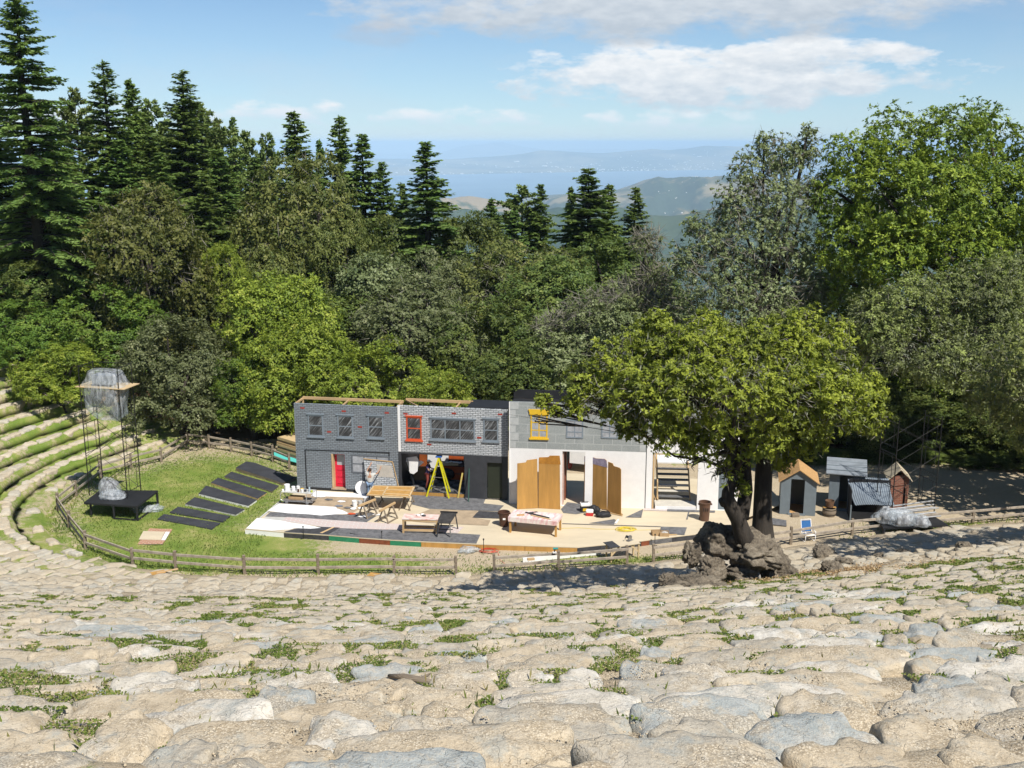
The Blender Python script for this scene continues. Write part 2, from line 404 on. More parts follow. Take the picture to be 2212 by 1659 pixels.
def terraces():
    i0, i1 = int(10 / .5), i_corner - 1
    idx = np.arange(i0, i1); ds = [0.15, .5]
    lv = [0.0, .03]
    for k in range(KMAX):
        a, a2 = DK[k], DK[k + 1]
        ds += [a - .10, a + .10, a + (a2 - a) * .4, a + (a2 - a) * .65, a2 - .1]
        L = level(k); P_ = lv[-1]
        lv += [P_, L - .05, L - .02, L, L + .015]
    ds, lv = np.array(ds), np.array(lv)
    X = CX[idx][:, None] + NX[idx][:, None] * ds[None]; Y = CY[idx][:, None] + NY[idx][:, None] * ds[None]
    Z = np.repeat(lv[None], len(idx), 0); D = np.repeat(ds[None], len(idx), 0)
    kk = np.searchsorted(DK, ds + .12, side='right').astype(float); ii = np.repeat(idx[:, None] * .5, len(ds), 1)
    jit = fbm(np.c_[(ii * .9).ravel(), np.repeat(kk[None] * 7.3, len(idx), 0).ravel(), 0 * ii.ravel()], 61, 3).reshape(ii.shape) * .13 * (ds > .6)[None]; D = D + jit
    X = CX[idx][:, None] + NX[idx][:, None] * D; Y = CY[idx][:, None] + NY[idx][:, None] * D
    sh = X.shape; X, Y, Z, D = X.ravel(), Y.ravel(), Z.ravel(), D.ravel()
    P = np.c_[X, Y, Z]
    Z = Z + .05 * fbm(P * .8, 21, 3) + .045 * fbm(P * 3.1, 22, 2)
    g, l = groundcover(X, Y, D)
    patch = np.clip(fbm(np.c_[X * .9, Y * .9, 0 * X], 31, 3) * 1.3, -.5, 1)
    g = g + np.where(Y < 44, .3 * patch, .25 * patch) - .0
    r = np.hypot(X, Y); sandy = np.clip(1.25 - np.abs(D - 5.2) / 1.8, 0, 1) * np.clip((X + 17) / 6, 0, 1); g = g * (1 - sandy)
    nx, ny = sh; i = np.arange(nx * ny).reshape(nx, ny)
    Fc = np.stack([i[:-1, :-1].ravel(), i[:-1, 1:].ravel(), i[1:, 1:].ravel(), i[1:, :-1].ravel()], 1)
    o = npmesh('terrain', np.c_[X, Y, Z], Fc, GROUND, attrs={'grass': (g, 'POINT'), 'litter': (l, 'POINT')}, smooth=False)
    tag(o, kind='structure')
terraces()

# ================================================================== STONES
def stone_mat(name, lo, mid, hi, patch=(.48, .40, .28), island=False, pw=.5):
    m, nt, b = newmat(name); ge0 = nt.nodes.new('ShaderNodeNewGeometry'); gco = ge0.outputs['Position']
    oi = nt.nodes.new('ShaderNodeObjectInfo'); rnd = oi.outputs['Random']
    if island:
        ge = nt.nodes.new('ShaderNodeNewGeometry'); rnd = ge.outputs['Random Per Island']
    off = nt.nodes.new('ShaderNodeVectorMath'); off.operation = 'MULTIPLY_ADD'
    cb = nt.nodes.new('ShaderNodeCombineXYZ'); nt.links.new(rnd, cb.inputs[0]); nt.links.new(rnd, cb.inputs[1])
    nt.links.new(cb.outputs[0], off.inputs[0]); off.inputs[1].default_value = (37, 61, 0); nt.links.new(gco, off.inputs[2])
    v = off.outputs[0]
    n1 = noise(nt, v, 2.6, 7, .68); n2 = noise(nt, v, 9, 6, .72); n3 = noise(nt, v, 45, 4, .7); n4 = noise(nt, v, 120, 2, .6)
    col = ramp(nt, math_(nt, 'ADD', math_(nt, 'MULTIPLY', n1, .6), math_(nt, 'MULTIPLY', n2, .4)), [(.36, lo), (.5, mid), (.64, hi)])
    n5 = noise(nt, v, 1.1, 5, .65); n6 = noise(nt, v, 3.4, 5, .7)
    col = mixc(nt, math_(nt, 'MULTIPLY', ramp(nt, n6, [(.52, (0, 0, 0)), (.62, (1, 1, 1))]), .55), col, (.31, .345, .335))
    col = mixc(nt, math_(nt, 'MULTIPLY', ramp(nt, n5, [(.54, (0, 0, 0)), (.64, (1, 1, 1))]), .6), col, (.62, .585, .51))
    if island: col = mixc(nt, .45, col, ramp(nt, rnd, [(0, (.40, .33, .23)), (.35, (.50, .42, .30)), (.6, (.60, .54, .43)), (.8, (.34, .355, .335)), (1, (.44, .38, .29))]))
    # soil and lichen lying on the stone
    col = mixc(nt, math_(nt, 'MULTIPLY', ramp(nt, n2, [(.5, (0, 0, 0)), (.62, (1, 1, 1))]), pw), col, patch)
    col = mixc(nt, math_(nt, 'MULTIPLY', ramp(nt, n3, [(.55, (0, 0, 0)), (.65, (1, 1, 1))]), .55), col, (.20, .165, .12))
    col = mixc(nt, math_(nt, 'MULTIPLY', ramp(nt, n4, [(.56, (0, 0, 0)), (.66, (1, 1, 1))]), .5), col, (.66, .59, .47))
    pb, pd = pebbles(nt, v); sn = nt.nodes.new('ShaderNodeSeparateXYZ'); nt.links.new(ge0.outputs['Normal'], sn.inputs[0])
    n7 = noise(nt, v, 1.5, 5, .7); pm = math_(nt, 'MULTIPLY', ramp(nt, n7, [(.50, (0, 0, 0)), (.56, (1, 1, 1))]), ramp(nt, sn.outputs[2], [(.86, (0, 0, 0)), (.94, (.6, .6, .6))]))
    col = mixc(nt, pm, col, pb)
    # cracks
    vo = nt.nodes.new('ShaderNodeTexVoronoi'); vo.feature = 'DISTANCE_TO_EDGE'; vo.inputs['Scale'].default_value = 2.2
    wv = nt.nodes.new('ShaderNodeVectorMath'); wv.operation = 'MULTIPLY_ADD'
    nc = noise(nt, v, 3.0, 4, .6, True); nt.links.new(nc, wv.inputs[0]); wv.inputs[1].default_value = (.7, .7, .7); nt.links.new(v, wv.inputs[2])
    nt.links.new(wv.outputs[0], vo.inputs['Vector'])
    crk = ramp(nt, vo.outputs[0], [(.0, (1, 1, 1)), (.010, (0, 0, 0))])
    col = mixc(nt, math_(nt, 'MULTIPLY', crk, .15), col, (.16, .13, .10))
    nt.links.new(col, b.inputs['Base Color']); b.inputs['Roughness'].default_value = .9; b.inputs['Specular IOR Level'].default_value = .2
    hh = math_(nt, 'ADD', math_(nt, 'ADD', n2, math_(nt, 'MULTIPLY', n3, .35)), math_(nt, 'MULTIPLY', crk, -.25))
    bump(nt, b, hh, .04, .7)
    return m
STONE = [('tan', stone_mat('stone_tan', (.37, .30, .205), (.52, .435, .31), (.62, .54, .41), pw=.3)),
         ('cream', stone_mat('stone_cream', (.44, .40, .32), (.60, .56, .48), (.72, .70, .64), pw=.22)),
         ('blue-grey', stone_mat('stone_blue', (.26, .28, .275), (.37, .395, .38), (.50, .515, .49), pw=.4)),
         ('grey', stone_mat('stone_grey', (.31, .28, .225), (.43, .39, .315), (.54, .495, .41)))]
STONE_MIX = stone_mat('stone_mixed', (.38, .32, .23), (.53, .46, .345), (.64, .58, .46), island=True)
def stone_shape(seed, n=(22, 14, 8)):
    """unit stone about 1 x 1 x 1, top near z=0"""
    bm = bmesh.new(); V, Fc, idm = [], [], {}
    nx, ny, nz = n
    def vid(i, j, k):
        key = (i, j, k)
        if key not in idm: idm[key] = len(V); V.append((2 * i / nx - 1, 2 * j / ny - 1, 2 * k / nz - 1))
        return idm[key]
    for i in range(nx):
        for j in range(ny):
            Fc.append((vid(i, j, nz), vid(i + 1, j, nz), vid(i + 1, j + 1, nz), vid(i, j + 1, nz)))
    for i in range(nx):
        for k in range(nz):
            Fc.append((vid(i, 0, k), vid(i + 1, 0, k), vid(i + 1, 0, k + 1), vid(i, 0, k + 1)))
            Fc.append((vid(i + 1, ny, k), vid(i, ny, k), vid(i, ny, k + 1), vid(i + 1, ny, k + 1)))
    for j in range(ny):
        for k in range(nz):
            Fc.append((vid(0, j + 1, k), vid(0, j, k), vid(0, j, k + 1), vid(0, j + 1, k + 1)))
            Fc.append((vid(nx, j, k), vid(nx, j + 1, k), vid(nx, j + 1, k + 1), vid(nx, j, k + 1)))
    P = np.array(V); rs = np.random.default_rng(seed)
    # superellipsoid rounding; plan exponent lower than the section one
    e1 = rs.uniform(3.0, 7.0); e2 = rs.uniform(10, 22)
    rxy = (np.abs(P[:, 0]) ** e1 + np.abs(P[:, 1]) ** e1) ** (1 / e1); m = np.maximum(np.abs(P[:, 0]), np.abs(P[:, 1]))
    k = np.where(rxy > 1e-6, m / np.maximum(rxy, 1e-6), 1); P[:, 0] *= k; P[:, 1] *= k
    rr = (m ** e2 + np.abs(P[:, 2]) ** e2) ** (1 / e2); mm = np.maximum(m, np.abs(P[:, 2]))
    k2 = mm / np.maximum(rr, 1e-6); P *= k2[:, None]
    a = P[:, 0]
    # irregular plan outline
    sgn = np.sign(P[:, 1]) * np.abs(P[:, 1])
    P[:, 1] += (.20 * vnoise(np.c_[a * 1.5 + seed * 5, 3 * (P[:, 1] > 0), 0 * a], seed) + .14 * vnoise(np.c_[a * 4 + seed * 5, 3 * (P[:, 1] > 0), 0 * a], seed + 1)) * np.abs(sgn)
    P[:, 0] += .16 * vnoise(np.c_[P[:, 1] * 1.6 + seed * 3, 3 * (a > 0), 0 * a], seed + 2) * np.abs(a)
    P[:, 2] += rs.uniform(-.12, .12) * P[:, 0] * (P[:, 2] > 0) + .10 * np.floor(2 * vnoise(np.c_[P[:, 0] * 1.1 + seed, P[:, 1] * .8, 0 * a], seed + 7) + .5) * .5 * (P[:, 2] > .3)
    P[:, 1] *= 1 + rs.uniform(-.25, .25) * a
    P[:, 0] *= 1 + rs.uniform(-.1, .1) * P[:, 1]
    Q = np.c_[P[:, 0] * 1.4, P[:, 1] * .9, P[:, 2] * .5] + seed * 7.3
    nn = fbm(Q * 1.7, seed, 4)
    nrm = P / np.maximum(np.linalg.norm(P, axis=1, keepdims=True), 1e-6)
    P = P + nrm * (nn * .04)[:, None] * np.array([.5, .7, 1.0])
    P[:, 2] += .035 * fbm(Q * 5, seed + 3, 2)
    rim = np.clip((np.maximum(np.abs(P[:, 0]), np.abs(P[:, 1])) - .62) / .3, 0, 1) * (P[:, 2] > 0)
    P[:, 2] -= rim * .38 * np.clip(vnoise(np.c_[P[:, 0] * 3.2 + seed * 9, P[:, 1] * 2.6, 0 * a], seed + 11) + .12, 0, 1)
    fa = rs.normal(size=(5, 2)); 
    for j in range(5): P[:, 2] -= np.where(P[:, 2] > .2, .16 * np.maximum(0, (P[:, :2] @ (fa[j] / np.linalg.norm(fa[j]))) - rs.uniform(.45, .8)), 0)
    P *= .5; P[:, 2] -= .5
    return P, np.array(Fc)
SHAPES = [stone_shape(s) for s in range(26)]
SMALL = [stone_shape(s, (10, 7, 4)) for s in range(12)]
STONE_ME = []
for i, (P, Fc) in enumerate(SHAPES):
    o = npmesh('seat_stone', P, Fc, STONE[0][1], smooth=True); STONE_ME.append(o.data); bpy.data.objects.remove(o)
def in_view(p, mx=170, my=110):
    q = proj(p); return q[2] > .5 and -mx < q[0] < 1024 + mx and -60 < q[1] < 768 + my
def stones():
    items = []                                            # (row, s, pos, rot, dims, tilt, kind)
    rs = np.random.default_rng(42)
    for k in range(KMAX):
        d = DK[k]; TR = DK[k + 1] - d
        s = 12 + rs.uniform(0, 2)
        while s < S_COR - 1.2:
            L = rs.choice([rs.uniform(.35, .65), rs.uniform(.6, 1.05), rs.uniform(1.0, 1.5)], p=[.3, .5, .2]); W = TR * rs.uniform(.66, .98); Ht = rs.uniform(.36, .46)
            i = min(int((s - SS[0]) / .5), len(SS) - 2)
            st = 1 + d * float(np.hypot(NX[i + 1] - NX[i], NY[i + 1] - NY[i])) / .5      # stretch of the offset arc
            p_left = 1.0 if CX[i] < -17 else 0.0
            gap = rs.uniform(.0, .09) if rs.random() > (.30 if p_left < .5 else .04) else rs.uniform(.15, .65)
            sm = s + L / 2 / st; j = min(int(sm / .5), len(SS) - 2); f = sm / .5 - j
            cx, cy = CX[j] * (1 - f) + CX[j + 1] * f, CY[j] * (1 - f) + CY[j + 1] * f
            nx, ny = NX[j] * (1 - f) + NX[j + 1] * f, NY[j] * (1 - f) + NY[j + 1] * f
            dd = d - .12 + W / 2 + rs.uniform(-.07, .10)
            p = Vector((cx + nx * dd, cy + ny * dd, level(k) + rs.uniform(.0, .045)))
            s += (L + gap) / st
            if k == 0 and rs.random() < .4: continue
            if k < 12 and 6.2 < p.x < 15.2 - .55 * (38.5 - p.y) and 33.6 < p.y < 38.5: continue      # the old tree stands here
            if p.y > 60 and rs.random() < .03: continue
            if not in_view(p): continue
            ang = math.atan2(-nx, ny) + rs.normal(0, .11)
            # local y points uphill (outside): rotate so that +y = normal
            if p.y > 50 and p.x < -10: W *= .46; p.z += .085
            items.append(dict(k=k, p=p, a=ang, dim=(L * 1.03, W, Ht), t=(rs.normal(0, .028), rs.normal(0, .022)), sh=int(rs.integers(0, 26)),
                              m=int(rs.choice(4, p=[.46, .18, .15, .21])), q=proj(p)))
    for it in items: it['size'] = it['dim'][0] * it['dim'][1] / it['q'][2] ** 2 * (1 if -10 < it['q'][0] < 1034 and it['q'][1] < 785 else .1)
    items.sort(key=lambda t: -t['size'])
    near, far = items[:296], items[296:]
    rows = sorted({t['k'] for t in items if t['q'][1] < 772}, reverse=True); rank = {k: i for i, k in enumerate(rows)}
    byrow = {}
    for t in items:
        if -25 < t['q'][0] < 1049: byrow.setdefault(t['k'], []).append(t)
    for k in byrow:
        for i, t in enumerate(sorted(byrow[k], key=lambda t: t['q'][0])): t['i'] = i; t['n'] = len(byrow[k])
    for t in near:
        o = bpy.data.objects.new('seat_stone', STONE_ME[t['sh']]); COL.objects.link(o)
        o.location = t['p']; o.rotation_euler = (t['t'][0], t['t'][1], t['a']); o.scale = t['dim']
        o.material_slots[0].link = 'OBJECT'; o.material_slots[0].material = STONE[t['m']][1]
        ln = 'short' if t['dim'][0] < 1.2 else 'long' if t['dim'][0] > 1.75 else 'mid-length'
        i, n = t.get('i', 0), t.get('n', 1)
        side = f"{ordw(i)} from left" if i <= n // 2 else f"{ordw(n - 1 - i)} from right"
        tag(o, f"{ln} {STONE[t['m']][0]} seat stone, {side} in {ordw(rank.get(t['k'], 0))} stone row from bottom", 'stone', 'stone seats of the amphitheatre rows')
    Vs, Fs, o_ = [], [], 0
    for t in far:
        P, Fc = SMALL[t['sh'] % 12]; M = (Matrix.Translation(t['p']) @ Euler((*t['t'], t['a'])).to_matrix().to_4x4() @ Matrix.Diagonal((*t['dim'], 1)))
        A = np.array(M); Vs.append(P @ A[:3, :3].T + A[:3, 3]); Fs.append(Fc + o_); o_ += len(P)
    o = npmesh('distant_seat_stones', np.concatenate(Vs), np.concatenate(Fs), STONE_MIX, smooth=True)
    tag(o, 'small tan and grey seat stones in the far rows beside the lawn fence', 'stones', kind='stuff')
    return items
ST_ITEMS = stones()

# ------------------------------------------------------------------ clover, grass and grit among the stones
def leaf_mat(name, stops, trans=.25, rough=.55, scale=.5, an='tint'):
    m, nt, b = newmat(name); co = coords(nt)
    a = attr(nt, an); n = noise(nt, co, scale, 3, .6)
    col = ramp(nt, math_(nt, 'ADD', math_(nt, 'MULTIPLY', a, .75), math_(nt, 'MULTIPLY', n, .25)), stops)
    oi = nt.nodes.new('ShaderNodeObjectInfo')
    hs = nt.nodes.new('ShaderNodeHueSaturation'); nt.links.new(col, hs.inputs['Color'])
    nt.links.new(math_(nt, 'ADD', math_(nt, 'MULTIPLY', oi.outputs['Random'], .4), .8), hs.inputs['Value'])
    nt.links.new(math_(nt, 'ADD', math_(nt, 'MULTIPLY', oi.outputs['Random'], .02), .49), hs.inputs['Hue'])
    col = hs.outputs[0]
    nt.links.new(col, b.inputs['Base Color']); b.inputs['Roughness'].default_value = rough; b.inputs['Specular IOR Level'].default_value = .25
    tr = nt.nodes.new('ShaderNodeBsdfTranslucent'); nt.links.new(mixc(nt, .5, col, (.25, .32, .04)), tr.inputs[0])
    mx = nt.nodes.new('ShaderNodeMixShader'); mx.inputs[0].default_value = trans
    nt.links.new(b.outputs[0], mx.inputs[1]); nt.links.new(tr.outputs[0], mx.inputs[2])
    nt.links.new(mx.outputs[0], nt.nodes['Material Output'].inputs[0])
    return m
def quads(C, U, V, tip=None):
    """diamond leaves: centre C, half axes U (long) V (short)"""
    n = len(C); P = np.stack([C - U, C + V - U * .1, C + U, C - V - U * .1], 1).reshape(-1, 3)
    return P, np.arange(4 * n).reshape(n, 4)
def unit(a): return a / np.maximum(np.linalg.norm(a, axis=1, keepdims=True), 1e-9)
def leaves(C, Nrm, L, Wd, rs, align=None):
    """leaf quads with normals Nrm, random in-plane direction"""
    a = rs.normal(size=C.shape) if align is None else align
    U = unit(a - Nrm * np.sum(a * Nrm, 1, keepdims=True)); V = np.cross(Nrm, U)
    L = np.broadcast_to(L, (len(C),))[:, None]; Wd = np.broadcast_to(Wd, (len(C),))[:, None]
    return quads(C, U * L / 2, V * Wd / 2)
CLOVER = leaf_mat('clover', [(.2, (.065, .105, .02)), (.42, (.13, .19, .035)), (.62, (.205, .245, .055)), (.85, (.34, .28, .13))], .2, .7, 2)
def covers():
    rs = np.random.default_rng(77)
    # candidate points on treads
    n = 1300000
    r = rs.uniform(.02, 1, n) ** .8 * 33 + 5.2; th = rs.uniform(-.50, .50, n)
    x, y = r * np.sin(th), r * np.cos(th); d, s = nearest(x, y)
    k = np.searchsorted(DK, d, side='right') - 1; fr = d - DK[np.clip(k, 0, len(DK) - 1)]
    ok = (k >= 1) & (k < KMAX) & (fr > .04) & (fr < 1.0)
    pat = fbm(np.c_[x * .75, y * .75, 0 * x], 31, 3) + .25 * fbm(np.c_[x * 4, y * 4, 0 * x], 12, 2)
    thr = -.13 + .1 * np.clip((r - 14) / 12, 0, 1) - np.clip((x) / 14, -.05, .12)
    ok &= pat > thr
    x, y, k, r, fr = x[ok], y[ok], k[ok], r[ok], fr[ok]
    L = np.array([level(i) for i in range(KMAX)])[k]
    m = len(x); C = np.c_[x, y, L + .05 * fbm(np.c_[x, y, L] * .8, 21, 3) + rs.uniform(.0, .06, m) * np.clip(fr, 0, 1)]
    up = unit(rs.normal(size=(m, 3)) * .55 + [0, 0, 1]); sz = (.008 + .0013 * r) * rs.uniform(.7, 1.4, m)
    P, Fc = leaves(C, up, sz * 1.3, sz * 1.1, rs)
    tint = np.clip(.5 + .22 * rs.normal(size=m) + .25 * fbm(C * 1.5, 5, 2), 0, 1)
    # upright blades
    b = rs.random(m) < .012; Cb = C[b]; nb = len(Cb); hb = rs.uniform(.04, .12, nb)
    lean = rs.normal(size=(nb, 3)) * .35; lean[:, 2] = 1; U = unit(lean); side = unit(np.cross(U, rs.normal(size=(nb, 3))))
    P2, F2 = quads(Cb + U * hb[:, None] / 2, U * hb[:, None] / 2, side * (.004 + .0006 * r[b])[:, None])
    V = np.r_[P, P2]; Fa = np.r_[Fc, F2 + len(P)]
    o = npmesh('ground_cover', V, Fa, CLOVER, attrs={'tint': (np.r_[tint, np.clip(tint[b] + .15, 0, 1)], 'FACE')})
    tag(o, 'low green clover and grass growing between the seat stones', 'clover', kind='stuff')
    # lawn grass blades inside the fence and at the fence foot
    n = 150000; x = rs.uniform(-27, 30, n); y = rs.uniform(47.5, 75, n); d, s = nearest(x, y)
    g, l = groundcover(x, y, d)
    ok = (d < .9) & (rs.random(n) < g * .9 + np.where(np.abs(d) < .5, .35, 0)) & (l < .3) & ~((x > -13) & (x < 17) & (y > 51.6) & (y < 70))
    x, y, d = x[ok], y[ok], d[ok]; m = len(x); hb = rs.uniform(.05, .13, m) * (1 + .9 * (np.abs(d) < .6))
    C = np.c_[x, y, np.where(d > 0, .02, 0.0) + hb / 2]; lean = rs.normal(size=(m, 3)) * .5; lean[:, 2] = 1; U = unit(lean); side = unit(np.cross(U, rs.normal(size=(m, 3))))
    P, Fc = quads(C, U * hb[:, None] / 2 * 1.1, side * .022)
    o = npmesh('lawn_grass', P, Fc, CLOVER, attrs={'tint': (np.clip(.5 + .25 * fbm(C * .5, 9, 3) + .12 * rs.normal(size=m), 0, 1), 'FACE')})
    tag(o, 'short green and straw coloured lawn grass inside the rail fence', 'grass', kind='stuff')
    # dry leaves and chips round the foot of the old oak
    n = 16000; x = rs.normal(10.4, 2.3, n); y = rs.normal(35.6, 1.3, n); h, d, s = Hsm(x, y)
    k = np.clip(np.searchsorted(DK, d, side='right') - 1, 0, KMAX - 1); C = np.c_[x, y, np.array([level(i) for i in range(KMAX)])[k] + rs.uniform(.0, .06, n)]
    P, Fc = leaves(C, unit(rs.normal(size=(n, 3)) * .5 + [0, 0, 1]), rs.uniform(.04, .12, n), rs.uniform(.02, .06, n), rs)
    o = npmesh('leaf_litter', P, Fc, leaf_mat('dry_leaf', [(.15, (.16, .10, .05)), (.5, (.38, .25, .12)), (.85, (.56, .43, .25))], .05, .8, 3), attrs={'tint': (rs.random(n), 'FACE')})
    tag(o, 'tan dry leaves and chips scattered round the foot of the old oak', 'leaves', kind='stuff')
    # grit
    n = 60000; r = rs.uniform(0, 1, n) ** .7 * 11 + 5.2; th = rs.uniform(-.5, .5, n); x, y = r * np.sin(th), r * np.cos(th); d, s = nearest(x, y)
    k = np.searchsorted(DK, d, side='right') - 1; fr = d - DK[np.clip(k, 0, len(DK) - 1)]
    ok = (k >= 1) & (k < KMAX) & (fr > .05) & (fbm(np.c_[x * .6, y * .6, 0 * x], 55, 3) > -.1)
    x, y, k, r = x[ok], y[ok], k[ok], r[ok]; m = len(x)
    L = np.array([level(i) for i in range(KMAX)])[k]; C = np.c_[x, y, L + .05 * fbm(np.c_[x, y, L] * .8, 21, 3) + .008]
    oc = np.array([[1, 0, 0], [-1, 0, 0], [0, 1, 0], [0, -1, 0], [0, 0, .7], [0, 0, -.7]])
    fc = np.array([[0, 2, 4], [2, 1, 4], [1, 3, 4], [3, 0, 4], [2, 0, 5], [1, 2, 5], [3, 1, 5], [0, 3, 5]])
    sz = rs.uniform(.004, .011, m); P = (C[:, None] + oc[None] * sz[:, None, None] * rs.uniform(.6, 1.4, (m, 6, 1))).reshape(-1, 3)
    Fc = (fc[None] + 6 * np.arange(m)[:, None, None]).reshape(-1, 3)
    o = npmesh('gravel', P, Fc, mat('grit', (.50, .42, .30), .9, .35, 40))
    tag(o, 'sandy grit and small pebbles strewn between the near seat stones', 'gravel', kind='stuff')
covers()

# ================================================================== FAR LAND
SEA = CZ - 600.0
def hill_mat(name, forest, grass, scale, thr, town=0):
    m, nt, b = newmat(name); co = coords(nt, 'Object')
    n = noise(nt, co, scale, 6, .62); n2 = noise(nt, co, scale * 9, 4, .6)
    f = ramp(nt, n, [(thr - .05, (0, 0, 0)), (thr + .05, (1, 1, 1))])
    col = mixc(nt, f, mixc(nt, n2, tuple(c * .6 for c in forest), tuple(c * 1.4 for c in forest)), mixc(nt, n2, tuple(c * .8 for c in grass), tuple(c * 1.15 for c in grass)))
    nt.links.new(col, b.inputs['Base Color']); b.inputs['Roughness'].default_value = .95; b.inputs['Specular IOR Level'].default_value = .1
    return m
def ridge(name, crest, Yc, Yf, zf, m, depth, rough=.06, nx=260, ny=26, back=.35):
    """crest: picture points of the skyline at distance Yc; slopes down to height zf at distance Yf"""
    pts = sorted([(AT(p, Yc).x, AT(p, Yc).z) for p in crest]); px = np.array([p[0] for p in pts]); pz = np.array([p[1] for p in pts])
    xs = np.linspace(px[0], px[-1], nx); cz = np.interp(xs, px, pz)
    tt = np.r_[np.linspace(0, 1, ny), [1.25, 1.6, 2.2]]
    X = np.repeat(xs[:, None], len(tt), 1); yf = Yf(xs) if callable(Yf) else np.full(nx, float(Yf))
    Y = yf[:, None] + (Yc - yf[:, None]) * tt[None]
    pr = np.where(tt <= 1, np.sin(np.clip(tt, 0, 1) * math.pi / 2) ** 1.25, 1 - (tt - 1) * back * 2)
    hh = cz[:, None] - zf
    P = np.c_[X.ravel(), Y.ravel(), 0 * X.ravel()]
    nz = fbm(P / depth, 3, 5).reshape(X.shape)
    Z = zf + hh * pr[None] + hh * rough * 2.2 * nz * np.sin(np.clip(tt, 0, 1) * math.pi)[None] + hh * rough * .35 * nz * (tt > .6)[None]
    Z = np.maximum(Z, zf)
    i = np.arange(X.size).reshape(X.shape)
    Fc = np.stack([i[:-1, :-1].ravel(), i[1:, :-1].ravel(), i[1:, 1:].ravel(), i[:-1, 1:].ravel()], 1)
    o = npmesh(name, np.c_[X.ravel(), Y.ravel(), Z.ravel()], Fc, m, smooth=True); tag(o, kind='structure')
    return o
def Z5(x, y): return (777.6 + .3906 * x, 259.2 + .3906 * y)
def far_land():
    m, nt, b = newmat('bay_water'); co = coords(nt, 'Object')
    b.inputs['Base Color'].default_value = (.10, .19, .26, 1); b.inputs['Roughness'].default_value = .35
    n = noise(nt, co, .0009, 5, .6); nt.links.new(ramp(nt, n, [(.35, (.07, .15, .22)), (.65, (.13, .23, .30))]), b.inputs['Base Color'])
    o = MB().add([(-60000, 1500, SEA), (60000, 1500, SEA), (60000, 69000, SEA), (-60000, 69000, SEA)], [(0, 1, 2, 3)]).build('bay_water', m); tag(o, kind='structure')
    fm = hill_mat('far_hill', (.07, .09, .05), (.22, .20, .11), .0006, .52)
    ridge('hills', [Z5(*p) for p in ((-3500, 225), (-800, 215), (150, 215), (330, 222), (560, 215), (640, 207), (740, 200), (840, 192), (900, 185), (1000, 165), (1060, 168), (1110, 170), (1250, 180), (1330, 182), (1380, 179), (1500, 170), (1560, 165), (1620, 157), (1680, 166), (1720, 165), (1800, 158), (1900, 150), (2200, 160), (2600, 170), (4200, 190))],
          29000, lambda xs: np.interp(xs, [-9000, -5200, -2500, 0, 3000, 8000, 20000], [17500, 18800, 20300, 22000, 24000, 26500, 27500]), SEA, fm, 2500, .16)
    ridge('mountain', [Z5(*p) for p in ((380, 215), (470, 172), (540, 150), (600, 138), (680, 134), (740, 122), (790, 121), (840, 133), (900, 148), (1000, 160), (1200, 190))], 52000, 44000, SEA, fm, 6000, .05, nx=120)
    ridge('hills', [Z5(*p) for p in ((-6000, 190), (0, 192), (600, 180), (1250, 158), (1500, 160), (1850, 148), (2300, 158), (5500, 190))], 60000, 50000, SEA, fm, 6000, .05, nx=120)
    hm = hill_mat('headland', (.045, .065, .03), (.26, .21, .11), .0022, .53)
    ridge('headland', [Z5(*p) for p in ((900, 560), (1000, 480), (1060, 440), (1140, 420), (1240, 415), (1370, 412), (1440, 395), (1500, 388), (1560, 362), (1600, 340), (1640, 327), (1690, 336), (1760, 331), (1850, 340), (1950, 338), (2050, 345), (2300, 350), (2900, 380))],
          9000, 6200, SEA, hm, 600, .22)
    gm = hill_mat('grass_hill', (.05, .075, .03), (.30, .23, .13), .004, .40)
    ridge('grassy_hill', [Z5(*p) for p in ((300, 520), (420, 470), (480, 440), (560, 425), (600, 421), (650, 428), (700, 437), (780, 450), (840, 462), (900, 500), (1000, 600))], 6800, 5200, SEA, gm, 500, .12)
    wm = hill_mat('wooded_hill', (.035, .06, .028), (.06, .085, .035), .006, .5)
    ridge('wooded_hill', [Z5(*p) for p in ((-2500, 600), (300, 520), (480, 490), (560, 505), (640, 520), (760, 530), (900, 540), (1060, 500), (1200, 480), (1300, 470), (1450, 490), (1600, 520), (1900, 510), (2300, 540), (4500, 600))], 4200, 2400, SEA, wm, 300, .15)
    # towns along the far shore: pale buildings scattered, far too many to count
    rs = np.random.default_rng(8); n = 1000
    hl = bpy.data.objects['hills']; V = np.empty(len(hl.data.vertices) * 3, np.float32); hl.data.vertices.foreach_get('co', V); V = V.reshape(260, -1, 3)
    ii = rs.integers(0, 259, n * 4); tt = np.clip(np.abs(rs.normal(0, .32, n * 4)), .0, .9) * 25; jj = tt.astype(int); p = V[ii, jj]
    keep = fbm(np.c_[p[:, 0] / 1800, p[:, 1] / 1800, p[:, 0] * 0], 2, 2) > -.05; p = p[keep][:n]; n = len(p)
    p = p + np.c_[rs.normal(0, 60, n), rs.normal(0, 80, n), np.zeros(n)]
    w = rs.uniform(10, 38, n); dp = rs.uniform(12, 40, n); hh = rs.uniform(10, 18, n)
    big = rs.random(n) < .05; w = np.where(big, w * 3.5, w)
    bx = np.array([[x, y, z] for x in (-.5, .5) for y in (-.5, .5) for z in (-.5, 1)])
    P = (p[:, None] + bx[None] * np.c_[w, dp, hh][:, None]).reshape(-1, 3)
    fcs = np.array([(0, 1, 3, 2), (4, 6, 7, 5), (0, 4, 5, 1), (2, 3, 7, 6), (0, 2, 6, 4), (1, 5, 7, 3)])
    o = npmesh('distant_town', P, (fcs[None] + 8 * np.arange(n)[:, None, None]).reshape(-1, 4), mat('town_wall', (.80, .78, .74), .8, .1, .01))
    tag(o, 'pale town buildings strewn along the far bay shore and hills', 'town', kind='stuff')
